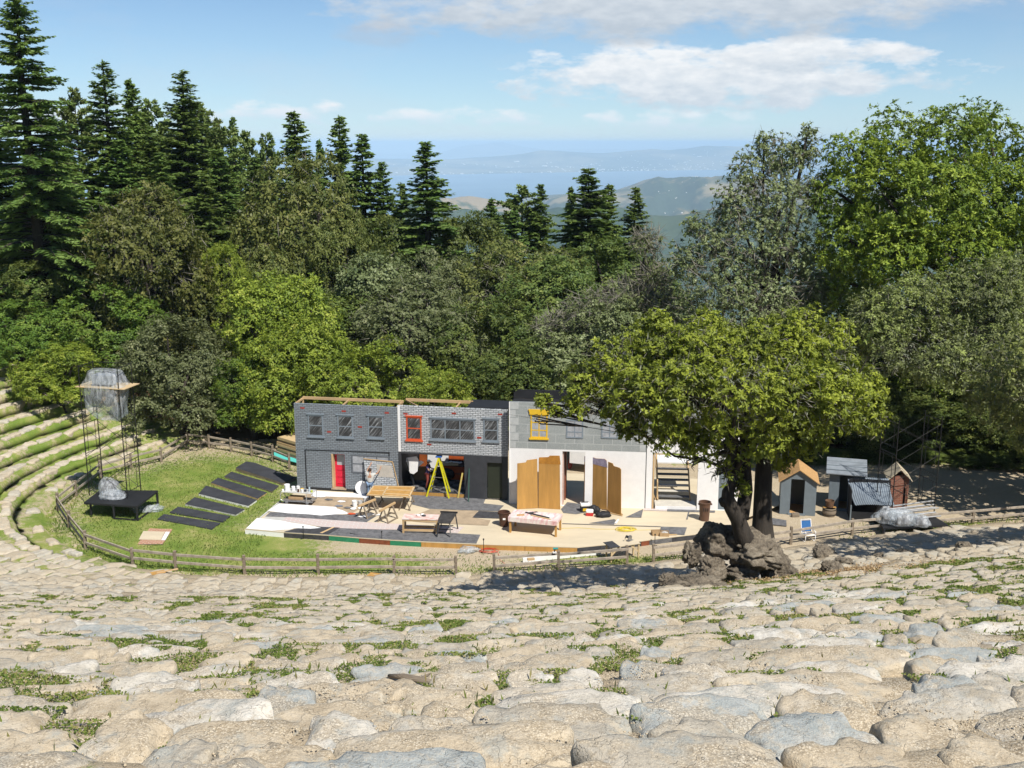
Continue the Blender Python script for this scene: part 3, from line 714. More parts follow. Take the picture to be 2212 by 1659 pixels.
    hd = bpy.data.objects['headland']; V = np.empty(len(hd.data.vertices) * 3, np.float32); hd.data.vertices.foreach_get('co', V); V = V.reshape(260, -1, 3)
    n = 220; p = V[rs.integers(90, 240, n), rs.integers(9, 22, n)] + rs.normal(0, 12, (n, 3)) * [1, 1, 0]; w = rs.uniform(5, 11, n)
    P = (p[:, None] + bx[None] * np.c_[w, w * .8, rs.uniform(3, 5, n)][:, None]).reshape(-1, 3)
    o = npmesh('hillside_houses', P, (fcs[None] + 8 * np.arange(n)[:, None, None]).reshape(-1, 4), mat('town_wall', (.80, .78, .74), .8, .1, .01))
    tag(o, 'pale houses dotted over the dark headland across the bay', 'houses', kind='stuff')
    # air
    m = bpy.data.materials.new('haze'); m.use_nodes = True; nt = m.node_tree; nt.nodes.clear()
    out = nt.nodes.new('ShaderNodeOutputMaterial'); pv = nt.nodes.new('ShaderNodeVolumePrincipled')
    pv.inputs['Color'].default_value = (.58, .79, 1.0, 1); pv.inputs['Density'].default_value = HAZE; pv.inputs['Anisotropy'].default_value = -.3
    nt.links.new(pv.outputs[0], out.inputs['Volume'])
    o = MB().bb(-62000, 62000, -3000, 70000, SEA - 1, 75).build('haze', m); tag(o, 'pale blue air haze between the theatre and far hills', 'haze', kind='stuff')
HAZE = 6.2e-5
far_land()
# ================================================================== TREES
def pal(name, a, b, c, d, trans=.22):
    return leaf_mat(name, [(.12, a), (.4, b), (.66, c), (.9, d)], trans, .5, .35)
LEAF = {
    'olive': pal('leaf_olive', (0.069, 0.095, 0.026), (0.121, 0.147, 0.037), (0.182, 0.198, 0.053), (0.267, 0.267, 0.083)),
    'yellow': pal('leaf_yellow', (0.090, 0.144, 0.023), (0.188, 0.252, 0.033), (0.299, 0.369, 0.047), (0.449, 0.464, 0.094), .3),
    'green': pal('leaf_green', (0.061, 0.124, 0.022), (0.112, 0.197, 0.030), (0.180, 0.272, 0.044), (0.292, 0.362, 0.068), .28),
    'grey': pal('leaf_grey', (0.078, 0.105, 0.042), (0.133, 0.163, 0.065), (0.203, 0.235, 0.107), (0.312, 0.335, 0.169)),
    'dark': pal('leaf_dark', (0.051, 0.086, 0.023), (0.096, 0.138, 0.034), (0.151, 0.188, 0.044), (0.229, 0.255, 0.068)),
    'fir': pal('leaf_fir', (0.069, 0.131, 0.036), (0.126, 0.207, 0.051), (0.198, 0.283, 0.069), (0.289, 0.367, 0.103), .3),
    'pine': pal('leaf_pine', (0.080, 0.127, 0.042), (0.141, 0.193, 0.056), (0.207, 0.258, 0.079), (0.308, 0.351, 0.122), .2),
    'oak': pal('leaf_oak', (0.072, 0.091, 0.031), (0.130, 0.163, 0.044), (0.260, 0.332, 0.039), (0.429, 0.507, 0.065), .3),
    'oakbig': pal('leaf_oak_big', (0.062, 0.111, 0.020), (0.132, 0.203, 0.029), (0.246, 0.321, 0.037), (0.369, 0.456, 0.057), .28),
    'mixed': pal('leaf_mixed', (0.115, 0.132, 0.066), (0.178, 0.198, 0.084), (0.253, 0.294, 0.090), (0.368, 0.432, 0.108), .3),
    'lichen': pal('leaf_lichen', (0.099, 0.133, 0.051), (0.163, 0.196, 0.076), (0.241, 0.272, 0.128), (0.369, 0.421, 0.221)),
}
BARK = mat('bark', (.05, .042, .034), .95, .4, 5, .05, stretch=(1, 1, .25))
BARKG = mat('bark_grey', (.20, .185, .16), .95, .35, 6, .03, stretch=(1, 1, .4))
TWIG = mat('lichen_twig', (.22, .205, .165), .95, .3, 3)
STRAND = mat('lichen_strand', (.22, .24, .17), .95, .3, 3)
def crown(lobes, nros, per, L, W, seed, shell=(.72, 1.06), low=-.55, spread=.16, gap=-.42, tb=0, nz=.55):
    """leaf rosettes over the skin of a heap of lobes"""
    rs = np.random.default_rng(seed); C = np.array([l[0][:] for l in lobes]); Rr = np.array([l[1] for l in lobes])
    w = Rr ** 2; n0 = int(nros * 2.2); li = rs.choice(len(lobes), n0, p=w / w.sum())
    dirs = unit(rs.normal(size=(n0, 3))); dirs = dirs[dirs[:, 2] > low]; li = li[:len(dirs)]
    lump = 1 + .22 * fbm(dirs * 2.3 + li[:, None] * 3.1, seed, 2)
    rad = Rr[li] * rs.uniform(*shell, len(li)) * lump; P = C[li] + dirs * rad[:, None]
    D = np.linalg.norm(P[:, None] - C[None], axis=2) / Rr[None]; D[np.arange(len(li)), li] = 9
    ok = D.min(1) > .62
    gapn = fbm(P * (.9 / max(.5, Rr.mean())) + 7, seed + 5, 2)
    ok &= gapn > gap
    P, dirs = P[ok][:nros], dirs[ok][:nros]; n = len(P)
    tw = rs.normal(0, .17, n) + .5 + tb + .22 * fbm(P * .8, seed + 9, 2)
    ax = unit(dirs * .8 + [0, 0, .55] + rs.normal(size=(n, 3)) * .35)
    ax = np.repeat(ax, per, 0); Pc = np.repeat(P, per, 0); tint = np.repeat(tw, per) + rs.normal(0, .07, n * per)
    off = unit(rs.normal(size=Pc.shape)); off = off - ax * np.sum(off * ax, 1, keepdims=True) * .5
    Pl = Pc + off * (rs.uniform(.25, 1, len(Pc)) * spread * (Rr.mean() ** .5))[:, None]
    nr = unit(ax + rs.normal(size=Pc.shape) * nz)
    V, Fc = leaves(Pl, nr, L * rs.uniform(.5, 1.45, len(Pl)), W * rs.uniform(.55, 1.4, len(Pl)), rs, off)
    return V, Fc, np.clip(tint, 0, 1), P
def limbs(mb, base, fork, lobes, r0, seed, twigs=None, n=6):
    """trunk from base to fork, limbs to the lobes"""
    rd = random.Random(seed); base, fork = Vector(base), Vector(fork); h = (fork - base).length
    pts = [base + (fork - base) * t + Vector((rd.uniform(-1, 1), rd.uniform(-1, 1), 0)) * h * .04 * (0 < t < 1) for t in (0, .25, .5, .75, 1)]
    mb.tube([pts[0] - Vector((0, 0, .4))] + pts, [r0 * 1.6, r0 * 1.25, r0 * 1.0, r0 * .9, r0 * .85, r0 * .8], n + 4)
    for c, r in lobes:
        c = Vector(c[:]); q = fork + (c - fork) * .5 + Vector((rd.uniform(-.3, .3), rd.uniform(-.3, .3), -.12 * (c - fork).length * rd.uniform(-.3, 1)))
        mb.tube([fork - (fork - base) * .06, fork + (q - fork) * .5 + Vector((0, 0, .05 * h)), q, c, c + (c - q) * .08], [r0 * .55, r0 * .42, r0 * .3, r0 * .17, r0 * .05], n, cap=False)
    return mb
def strands(lobes, n, L, W, seed, up=.2, low=-.8, shell=(.5, 1.12)):
    rs = np.random.default_rng(seed); C = np.array([l[0][:] for l in lobes]); Rr = np.array([l[1] for l in lobes]); li = rs.choice(len(lobes), n, p=Rr ** 2 / (Rr ** 2).sum())
    d = unit(rs.normal(size=(n, 3))); d[:, 2] = np.maximum(d[:, 2], low); P = C[li] + d * (Rr[li] * rs.uniform(*shell, n))[:, None]
    U = unit(d + rs.normal(size=(n, 3)) * .7 + [0, 0, up]); Vv = unit(np.cross(U, rs.normal(size=(n, 3))))
    l = L * rs.uniform(.5, 1.4, n)[:, None]
    return quads(P, U * l / 2, Vv * W / 2)
def unit_lobes(rs, flat=.8, nl=9, bottom=.35):
    lob = [(Vector((0, 0, 6.2)), 3.3)]
    for i in range(nl):
        a = i * 2.4 + rs.uniform(0, .8); t = rs.uniform(.2, 1); rad = rs.uniform(1.5, 3.2) * (1.15 - .35 * t); z = 3.0 + 5.2 * t
        lob.append((Vector((rad * math.cos(a), rad * math.sin(a), z)), rs.uniform(1.5, 2.3)))
    for i in range(6):
        a = i * 1.05 + rs.uniform(0, .6); lob.append((Vector((3.0 * math.cos(a), 3.0 * math.sin(a), rs.uniform(2.0, 3.4))), rs.uniform(1.3, 1.8)))
    return lob
CROWNS = []
def make_crowns():
    for s in range(6):
        rs = np.random.default_rng(100 + s); lob = unit_lobes(rs, nl=[9, 7, 11, 8, 10, 6][s])
        V, Fc, t, _ = crown(lob, 2700, 14, .205, .118, 200 + s, spread=.26, nz=.42)
        c = npmesh('crown', V, Fc, LEAF['olive'], attrs={'tint': (t, 'FACE')})
        tk = limbs(MB(), (0, 0, 0), (.2, .1, 2.8), lob[1:10], .36, s).build('trunk', BARK, smooth=True)
        P, F2 = strands(lob, 1500, .75, .035, 300 + s); tw = npmesh('twigs', P, F2, TWIG)
        CROWNS.append((c.data, tk.data, tw.data))
        for o in (c, tk, tw): bpy.data.objects.remove(o)
make_crowns()
def child(name, me, parent, m=None):
    o = bpy.data.objects.new(name, me); COL.objects.link(o); o.parent = parent
    if m: o.material_slots[0].link = 'OBJECT'; o.material_slots[0].material = m
    return o
def place_tree(name, label, cat, top, Y, width, crowns, kind, zbase=None, group='trees behind the stage', hmin=None, tw=False, rnd=random.Random(4)):
    """top: picture point of the crown's top; width in picture points"""
    P = AT(top, Y); z0 = H(P.x, Y) if zbase is None else zbase
    h = P.z - z0; w = width / 2212 * 1024 / F * Y / math.cos(0.1)
    t = thing(name, label, cat, (P.x, Y, z0 - .1), rnd.uniform(0, 6.28), group)
    k = rnd.randrange(len(crowns)); c = crowns[k]
    k2 = w / 8.6; kz = min(h / 9.4, 1.45 * k2); up = h - 9.4 * kz
    t.scale = (k2, k2, kz); t.location.z += up
    child('trunk', c[1], t)
    if up > .5: MB().tube([(0, 0, -up / kz - .3), (.1, 0, -up / kz * .5), (0, 0, .1)], [.6, .5, .42], 8).build('trunk_base', BARK, t, smooth=True)
    child('crown', c[0], t, LEAF[kind])
    if tw: child('twigs', c[2], t)['kind'] = 'stuff'
    return t
# ------------------------------------------------------------------ conifers
def conifer(seed, Ht=20.0, Rb=3.6, pine=False, sp=.42, z0=.06, q=1.0, irr=0):
    rs = np.random.default_rng(seed); A, B, Cn = [], [], []
    tr = MB().tube([(0, 0, -.4), (0, 0, Ht * .3), (.05, .05, Ht * .7), (0, 0, Ht * .98)], [.36, .27, .13, .02], 8)
    z = Ht * z0; C, U, Vv = [], [], []
    while z < Ht * .995:
        f = z / Ht; l0 = Rb * (1 - f) ** (.6 if pine else .84) * (1 if f > .12 else .8) + .12
        nb = rs.integers(4, 7) if f < .95 else 3
        for b in range(nb):
            zk = z; z = z + rs.uniform(-.5, .5) * sp * (f < .93); a = rs.uniform(0, 6.283); l = l0 * rs.uniform(.6, 1.18) * (rs.uniform(.35, 1.3) if rs.random() < irr else 1) * (rs.uniform(.6, 1.35) if pine else 1)
            up = (.15 + .9 * max(0, f - .7) - .18 * (1 - f)) if not pine else .25
            droop = -.28 * (1 - f) * l if not pine else .10 * l
            dirv = np.array([math.cos(a), math.sin(a), 0])
            if l > .8: tr.tube([(0, 0, z), tuple(dirv * l * .5 + [0, 0, z + up * l * .5]), tuple(dirv * l * .9 + [0, 0, z + up * l * .9 + droop * .8])], [.05 * l ** .5, .03, .012], 4, cap=False)
            m = max(4, int(l / .13 / q)); t = np.linspace(.18 if not pine else .45, 1, m)
            p = dirv[None] * (l * t)[:, None]; p[:, 2] = z + up * l * t + droop * t ** 2
            side = np.array([-math.sin(a), math.cos(a), 0])
            for sg in (-1, 1, 0, -1, 1) if not pine else (-1, 1, 0, -1, 1, 0, 1):
                wl = (.22 + .36 * l * (1.05 - t) * .7) * rs.uniform(.6, 1.3, m) * q
                if pine:
                    dv = unit(rs.normal(size=(m, 3)) + dirv * .6 + [0, 0, .5]); wl = np.full(m, .34)
                else:
                    dv = unit(side[None] * sg * rs.uniform(.5, 1.2, (m, 1)) + dirv[None] * rs.uniform(.4, 1.0, (m, 1)) + np.c_[np.zeros(m), np.zeros(m), rs.uniform(-.55, .12, m)])
                C.append(p + dv * wl[:, None] * .5 + rs.normal(size=(m, 3)) * .04); U.append(dv * wl[:, None] * .55)
                nn = unit(rs.normal(size=(m, 3)) * .5 + [0, 0, 1]); Vv.append(unit(np.cross(dv, nn)) * (.07 + .03 * rs.random((m, 1))) * (1.1 if pine else 1) * q); z = zk
        z += (sp * .72 if not pine else sp) * (1 - .45 * f) * rs.uniform(.7, 1.3)
    # leader
    m = 26; zz = np.linspace(Ht * .93, Ht * 1.0, m); C.append(np.c_[0 * zz, 0 * zz, zz]); dv = unit(rs.normal(size=(m, 3)) + [0, 0, 1.0]); U.append(dv * .16); Vv.append(unit(np.cross(dv, rs.normal(size=(m, 3)))) * .05)
    C, U, Vv = np.concatenate(C), np.concatenate(U), np.concatenate(Vv)
    V, Fc = quads(C, U, Vv)
    t = np.clip(.5 + .2 * fbm(C * .7, seed, 2) + .12 * rs.normal(size=len(C)), 0, 1)
    c = npmesh('crown', V, Fc, LEAF['fir'], attrs={'tint': (t, 'FACE')}); tk = tr.build('trunk', BARK, smooth=True)
    r = (c.data, tk.data)
    bpy.data.objects.remove(c); bpy.data.objects.remove(tk)
    return r
FIRS = [conifer(1, irr=.4), conifer(2, Rb=4.2, irr=.6), conifer(3, Rb=3.1, irr=.3), conifer(4, Rb=3.8, sp=.5, irr=.7)]
TALL = [conifer(21, Rb=4.2, sp=.40, z0=.06, q=.66, irr=.55), conifer(22, Rb=3.5, sp=.40, z0=.06, q=.7)]
PINES = [conifer(11, Rb=4.2, pine=True, sp=.45, z0=.12), conifer(12, Rb=4.8, pine=True, sp=.5, z0=.12)]
def place_fir(label, top, Y, width, me, kind='fir', name='fir_tree', extra=0, group='conifers above the oak wood', rnd=random.Random(9)):
    P = AT(top, Y); z0 = H(P.x, Y); h = P.z - z0; w = width / 2212 * 1024 / F * Y
    t = thing(name, label, 'tree', (P.x, Y, z0), rnd.uniform(0, 6.28), group); rb = 6.0
    t.scale = (w / rb, w / rb, h / 20)
    child('trunk', me[1], t); child('crown', me[0], t, LEAF[kind])
    return t
def shrubs():
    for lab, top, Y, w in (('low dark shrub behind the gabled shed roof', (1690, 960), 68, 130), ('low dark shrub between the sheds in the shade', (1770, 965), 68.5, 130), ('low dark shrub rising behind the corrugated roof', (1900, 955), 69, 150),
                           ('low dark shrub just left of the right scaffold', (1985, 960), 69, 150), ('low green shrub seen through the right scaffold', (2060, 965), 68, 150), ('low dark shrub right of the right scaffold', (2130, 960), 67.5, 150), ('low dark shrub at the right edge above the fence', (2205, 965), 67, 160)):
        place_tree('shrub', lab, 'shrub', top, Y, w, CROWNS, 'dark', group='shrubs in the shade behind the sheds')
def wood():
    rd = random.Random(3)
    f = [  # (label, top, Y, width, shape, kind, name)
        ('tall dark pine cut by the top of the frame at far left', (28, -70), 80, 290, TALL[0], 'fir', 'pine_tree'),
        ('dark fir filling in low behind the tall left pine', (-30, 330), 84, 260, TALL[1], 'fir', 'fir_tree'),
        ('pointed fir second in height beside the tall left pine', (221, 130), 92, 260, TALL[1], 'fir', 'fir_tree'),
        ('small bushy topped pine between the left pine and pointed fir', (159, 196), 101, 130, PINES[1], 'pine', 'pine_tree'),
        ('slim fir just right of the pointed fir', (281, 169), 96, 200, FIRS[2], 'fir', 'fir_tree'),
        ('broad fir with thin bare leader above rounded pine tops', (393, 152), 97, 300, TALL[0], 'fir', 'fir_tree'),
        ('rounded pine left of the broad fir with thin leader', (325, 222), 104, 170, PINES[1], 'pine', 'pine_tree'),
        ('rounded pine right of the broad fir with thin leader', (430, 228), 106, 180, PINES[1], 'pine', 'pine_tree'),
        ('short fir below the rounded pines in front of the wood', (345, 330), 88, 220, FIRS[3], 'fir', 'fir_tree'),
        ('mid height fir in front of the broad fir', (440, 375), 88, 220, FIRS[0], 'fir', 'fir_tree'),
        ('pale thin pine first of the distant row left of the grey oak', (463, 258), 118, 100, PINES[0], 'pine', 'pine_tree'),
        ('pale thin fir second of the distant row left of the grey oak', (501, 250), 116, 120, FIRS[2], 'fir', 'fir_tree'),
        ('pale thin pine third of the distant row left of the grey oak', (533, 284), 120, 110, PINES[0], 'pine', 'pine_tree'),
        ('pale rounded pine last of the distant row left of the grey oak', (573, 294), 120, 120, PINES[1], 'pine', 'pine_tree'),
        ('fir with narrow spire standing over the grey rounded oak', (635, 240), 104, 230, FIRS[0], 'fir', 'fir_tree'),
        ('thin fir tip between the narrow spire and the twin firs', (690, 300), 106, 110, FIRS[2], 'fir', 'fir_tree'),
        ('left and taller of the twin firs above the centre wood', (732, 250), 106, 190, FIRS[0], 'fir', 'fir_tree'),
        ('right and broader of the twin firs above the centre wood', (781, 290), 100, 230, FIRS[3], 'fir', 'fir_tree'),
        ('low fir between the twin firs and the lone bay fir', (866, 395), 98, 160, FIRS[0], 'fir', 'fir_tree'),
        ('lone open fir standing against the bay water', (919, 306), 94, 260, FIRS[3], 'fir', 'fir_tree'),
        ('small fir left of the rounded pine below the bay', (1062, 428), 106, 150, FIRS[1], 'fir', 'fir_tree'),
        ('rounded pine below the bay left of the dark spire', (1127, 405), 110, 150, PINES[1], 'pine', 'pine_tree'),
        ('pointed olive fir beside the rounded pine below the bay', (1168, 398), 108, 150, FIRS[3], 'fir', 'fir_tree'),
        ('dark fir spire tallest of the group under the bay', (1272, 362), 100, 230, FIRS[1], 'fir', 'fir_tree'),
        ('small fir leaning on the left of the dark spire', (1235, 402), 103, 110, FIRS[2], 'fir', 'fir_tree'),
        ('short fir on the right of the dark spire', (1315, 398), 102, 150, FIRS[0], 'fir', 'fir_tree'),
        ('broad dark fir low at the left edge under the tall pine', (70, 340), 86, 300, FIRS[1], 'fir', 'fir_tree'), ('dark fir at the far left edge beside the tall pine', (-50, 170), 88, 280, FIRS[1], 'fir', 'fir_tree'), ('dense fir with broad skirts between the pointed fir and leadered fir', (300, 250), 98, 260, FIRS[1], 'fir', 'fir_tree'), ('dense fir standing behind the broad leadered fir', (400, 260), 104, 280, FIRS[1], 'fir', 'fir_tree'),
        ('dense fir filling the gap right of the tall left pine', (105, 250), 87, 240, FIRS[3], 'fir', 'fir_tree'), ('dense fir low between pointed fir and slim fir', (255, 300), 90, 230, FIRS[1], 'fir', 'fir_tree'),
        ('fir filling between slim fir and broad leadered fir', (320, 290), 93, 230, FIRS[3], 'fir', 'fir_tree'), ('fir filling right of the broad leadered fir', (470, 320), 96, 200, FIRS[1], 'fir', 'fir_tree'), ('low dark fir under the distant pale pines', (550, 340), 98, 200, FIRS[3], 'fir', 'fir_tree'),
        ('low fir right below the narrow spire', (665, 350), 99, 190, FIRS[1], 'fir', 'fir_tree'), ('dark fir shouldering the twin firs on their right', (825, 350), 100, 170, FIRS[3], 'fir', 'fir_tree'), ('fir below the rounded pine under the bay', (1110, 455), 102, 170, FIRS[3], 'fir', 'fir_tree'), ('low fir right of the lone bay fir', (980, 470), 98, 150, FIRS[1], 'fir', 'fir_tree'),
        ('cone shaped fir standing alone before the headland', (1373, 404), 106, 170, FIRS[0], 'fir', 'fir_tree'),
    ]
    for lab, top, Y, w, me, kind, nm in f: place_fir(lab, top, Y, w, me, kind, nm)
    b = [  # (label, top, Y, width, kind, twigs)
        ('olive rounded oak under the pointed fir at left', (310, 418), 83, 330, 'olive', 1),
        ('wide grey green oak rising under the narrow fir spire', (640, 345), 91, 330, 'olive', 1),
        ('small olive oak at the right shoulder of the wide grey oak', (735, 458), 88, 170, 'olive', 0),
        ('bright yellow green tree wedged under the dark firs', (482, 528), 83, 120, 'yellow', 0),
        ('olive green tree right of the bright wedged tree', (560, 545), 86, 190, 'olive', 0),
        ('large bright yellow green tree left behind the brick set', (590, 600), 77, 280, 'yellow', 0),
        ('grey green oak in the middle of the wood left of centre', (800, 545), 87, 300, 'grey', 1),
        ('pale grey lichen oak below the lone open fir', (935, 535), 88, 190, 'grey', 1),
        ('broad grey oak behind the brick set', (900, 610), 80, 330, 'grey', 1),
        ('dark olive oak in the centre of the wood', (1110, 515), 90, 330, 'olive', 1),
        ('dark green oak over the stone painted set', (1190, 570), 83, 320, 'dark', 0),
        ('dark rounded oak between the grey oaks and the set', (1050, 640), 77, 260, 'dark', 0),
        ('dense grey green bush beside the light tower', (382, 690), 73, 260, 'grey', 0),
        ('green tree at the left behind the light tower', (215, 610), 78, 270, 'green', 0),
        ('dark green tree at the left edge of the wood', (50, 560), 80, 260, 'dark', 0),
        ('leafy green tree low at the left edge', (40, 650), 75, 220, 'green', 0),
        ('yellow green bushy tree at the left edge of the seating', (120, 740), 72, 190, 'yellow', 0),
        ('bright green bush peeping over the brick set', (800, 735), 70, 270, 'yellow', 0),
        ('yellow bush at the join of the brick and stone sets', (945, 800), 67, 190, 'yellow', 0),
        ('bright green tree just left of the brick set', (640, 690), 72, 250, 'yellow', 0),
        ('dark bush in shade at the left corner of the set', (540, 770), 73, 190, 'green', 0),
        ('olive tree between the left pine and the rounded oak', (170, 480), 87, 260, 'olive', 0),
        ('dark leafy tree low beneath the small conifers', (1010, 470), 96, 240, 'dark', 0),
        ('dark leafy tree beneath the cone shaped fir', (1340, 520), 92, 300, 'dark', 0),
        ('olive tree low beneath the twin firs', (830, 470), 94, 220, 'dark', 0),
        ('grey twiggy tree above the white set wall', (1290, 640), 74, 280, 'lichen', 1),
        ('dark tree in the shade right of centre', (1420, 640), 80, 300, 'dark', 0),
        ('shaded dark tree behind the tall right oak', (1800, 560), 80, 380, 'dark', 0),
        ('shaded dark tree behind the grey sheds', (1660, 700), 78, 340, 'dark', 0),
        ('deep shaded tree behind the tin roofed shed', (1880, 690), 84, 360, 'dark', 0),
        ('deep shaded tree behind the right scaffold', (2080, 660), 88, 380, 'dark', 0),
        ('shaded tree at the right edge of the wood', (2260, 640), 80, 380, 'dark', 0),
        ('dark understorey tree filling behind the wagon', (1480, 760), 74, 300, 'dark', 0),
        ('dark understorey tree behind the stone painted set', (1130, 740), 73, 260, 'dark', 0),
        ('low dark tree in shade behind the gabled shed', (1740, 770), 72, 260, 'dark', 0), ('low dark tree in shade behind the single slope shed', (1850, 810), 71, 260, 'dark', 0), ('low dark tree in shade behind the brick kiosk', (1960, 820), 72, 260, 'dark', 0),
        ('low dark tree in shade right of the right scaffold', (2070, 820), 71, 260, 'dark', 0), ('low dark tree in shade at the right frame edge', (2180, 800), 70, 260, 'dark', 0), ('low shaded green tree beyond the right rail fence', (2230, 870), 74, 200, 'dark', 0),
        ('low dark tree filling the wood behind the brick set', (700, 640), 82, 300, 'dark', 0),
    ]
    for lab, top, Y, w, kind, tw in b: place_tree('oak_tree', lab, 'tree', top, Y, w, CROWNS, kind, tw=bool(tw))
wood(); shrubs()
# ------------------------------------------------------------------ the big oaks built one by one
def LB(p, r, Y): # lobe from picture point and picture radius at distance Y
    c = AT(p, Y); return (c, r / 2212 * 1024 / F * (Y * 1.03))
def big_oak(name, label, base, fork, lobes, kind, nros, per, L, W, r0, seed, twig=0, strand=0, bark=None, rz=0, shell=(.6, 1.06), grp=None, SL=.6, SW=.03, **ck):
    base = Vector(base); t = thing(name, label, 'tree', base, 0, grp)
    lob = [(c - base, r) for c, r in lobes]
    V, Fc, ti, P = crown(lob, nros, per, L, W, seed, shell=shell, low=-.9, **ck)
    npmesh('crown', V, Fc, LEAF[kind], t, {'tint': (ti, 'FACE')})
    limbs(MB(), (0, 0, 0), Vector(fork) - base, lob[::1], r0, seed, n=6).build('trunk', bark or BARK, t, smooth=True)
    if twig: Pq, Fq = strands(lob, twig, SL, SW, seed + 1, .1); npmesh('twigs', Pq, Fq, TWIG, t)['kind'] = 'stuff'
    if strand: Pq, Fq = strands(lob, strand, .30, .045, seed + 2, -.6, shell=(.3, 1.0)); npmesh('lichen', Pq, Fq, STRAND, t)['kind'] = 'stuff'
    return t
def oaks():
    # tall bright oak at the right
    Y = 69
    lob = [LB((x, y), r, Y + dy) for x, y, r, dy in [(1850, 335, 62, 0), (1935, 320, 78, 1), (2050, 315, 85, 0), (2140, 300, 75, 2), (2225, 345, 80, 0), (1815, 420, 62, 0), (1915, 430, 95, -2), (2030, 430, 105, -2.5),
           (2150, 440, 105, -2), (2250, 470, 90, 0), (1835, 520, 75, -1), (1940, 550, 95, -3), (2070, 560, 100, -3.5), (2190, 570, 100, -3), (1830, 610, 60, 0), (2000, 480, 120, 2.5), (2120, 520, 130, 3.0), (1900, 500, 100, 3), (1830, 850, 70, 3), (1930, 860, 80, 4), (2030, 880, 85, 3), (2140, 900, 85, 4), (2230, 920, 80, 3), (1850, 940, 55, 4), (1960, 950, 55, 5), (2080, 965, 55, 4), (2190, 985, 55, 4), (1780, 800, 60, 3), (2050, 760, 110, 4), (1900, 740, 100, 4), (2200, 760, 110, 4), (1800, 700, 80, 4)]]
    b = AT((2170, 1000), 71); b.z = H(b.x, b.y)
    big_oak('oak_tree', 'tall bright green oak towering over the right side', b, (b.x - 1, b.y - 1, 9), lob, 'oakbig', 19000, 11, .21, .115, .55, 71, twig=900, strand=1500, gap=-.3, tb=.06, nz=.45)
    # grey lichen oak below it
    Y = 60.5
    lob = [LB((x, y), r, Y + dy) for x, y, r, dy in [(1890, 690, 62, 0), (1965, 665, 75, 0), (2060, 660, 80, 1), (2140, 640, 80, 0), (2215, 620, 80, 1), (1930, 760, 62, -1), (2030, 770, 80, -1.5), (2130, 770, 85, -1), (2220, 760, 80, -1),
           (1850, 740, 50, 1), (2240, 850, 60, 0), (2140, 845, 58, -1.5), (2205, 880, 62, -1.5), (2255, 930, 60, -1)]]
    b = AT((2290, 1030), 62); b.z = H(b.x, b.y)
    big_oak('oak_tree', 'grey lichen hung oak at the right edge below the tall oak', b, (b.x - 1.5, b.y - 1, 6), lob, 'mixed', 8000, 11, .165, .09, .38, 72, twig=2600, strand=5200, shell=(.55, 1.08))
    # sparse tall oak with bare branches, right of centre
    Y = 70
    lob = [LB((x, y), r, Y + dy) for x, y, r, dy in [(1690, 340, 45, 0), (1740, 330, 38, 1), (1625, 370, 48, 0), (1680, 430, 65, -1), (1745, 420, 50, 0), (1590, 450, 52, 0), (1640, 510, 75, -1), (1720, 520, 70, 0), (1545, 520, 50, 0), (1500, 490, 28, 0), (1480, 570, 45, 0),
           (1570, 600, 75, -1.5), (1670, 620, 80, -1), (1760, 620, 60, 0), (1500, 660, 50, -1), (1590, 690, 70, -2), (1700, 700, 70, -1), (1745, 285, 18, 0), (1650, 310, 22, 0)]]
    b = AT((1640, 960), Y); b.z = H(b.x, Y)
    big_oak('oak_tree', 'open topped oak with grey bare twigs against the headland', b, AT((1655, 680), Y), lob, 'lichen', 4600, 10, .20, .11, .34, 73, twig=5200, strand=600, shell=(.35, 1.12), SL=1.0, SW=.04)
    # twiggy grey oak over the white set wall
    Y = 74
    lob = [LB((x, y), r, Y + dy) for x, y, r, dy in [(1200, 720, 50, 0), (1270, 690, 60, 0), (1350, 660, 60, 0), (1410, 600, 45, 0), (1400, 520, 35, 0), (1440, 680, 55, -1), (1240, 780, 50, 0), (1320, 760, 70, -1), (1400, 750, 60, -1), (1180, 790, 40, 0)]]
    b = AT((1330, 960), Y); b.z = H(b.x, Y)
    big_oak('oak_tree', 'half bare grey twigged oak behind the white set wall', b, AT((1330, 790), Y), lob, 'lichen', 1300, 9, .25, .13, .3, 74, twig=7000, strand=200, shell=(.4, 1.12), SL=1.25, SW=.045)
    # the old tree among the seat stones
    Y = 36.0
    lob = [LB((x, y), r, Y + dy) for x, y, r, dy in [(1265, 830, 48, 0), (1330, 790, 66, 0), (1420, 760, 72, 1), (1520, 760, 75, 0), (1610, 770, 78, 0), (1700, 750, 75, 1), (1775, 770, 70, 1), (1840, 830, 62, 0), (1865, 900, 48, 0),
           (1295, 875, 44, -1), (1380, 860, 75, -2), (1480, 850, 80, -2.5), (1590, 850, 85, -2.5), (1700, 850, 85, -2), (1790, 870, 70, -1.5), (1360, 920, 38, -1), (1450, 925, 56, -1.5), (1540, 945, 62, -1), (1640, 945, 62, -1), (1735, 935, 58, 0), (1500, 985, 34, 0),
           (1400, 800, 85, 3.5), (1540, 790, 95, 4), (1680, 790, 95, 4), (1790, 830, 75, 3), (1730, 705, 45, 2), (1800, 715, 38, 2.5), (1580, 1000, 34, 0), (1690, 985, 36, 1), (1250, 880, 30, 0), (1172, 868, 17, 0), (1160, 905, 12, 0), (1200, 890, 15, 0), (1560, 1020, 30, -1), (1600, 1050, 20, -.5), (1420, 700, 34, 1), (1530, 705, 36, 2), (1660, 720, 40, 2), (1885, 850, 34, 0)]]
    b = AT(ZC(1340, 1180), 36.0)
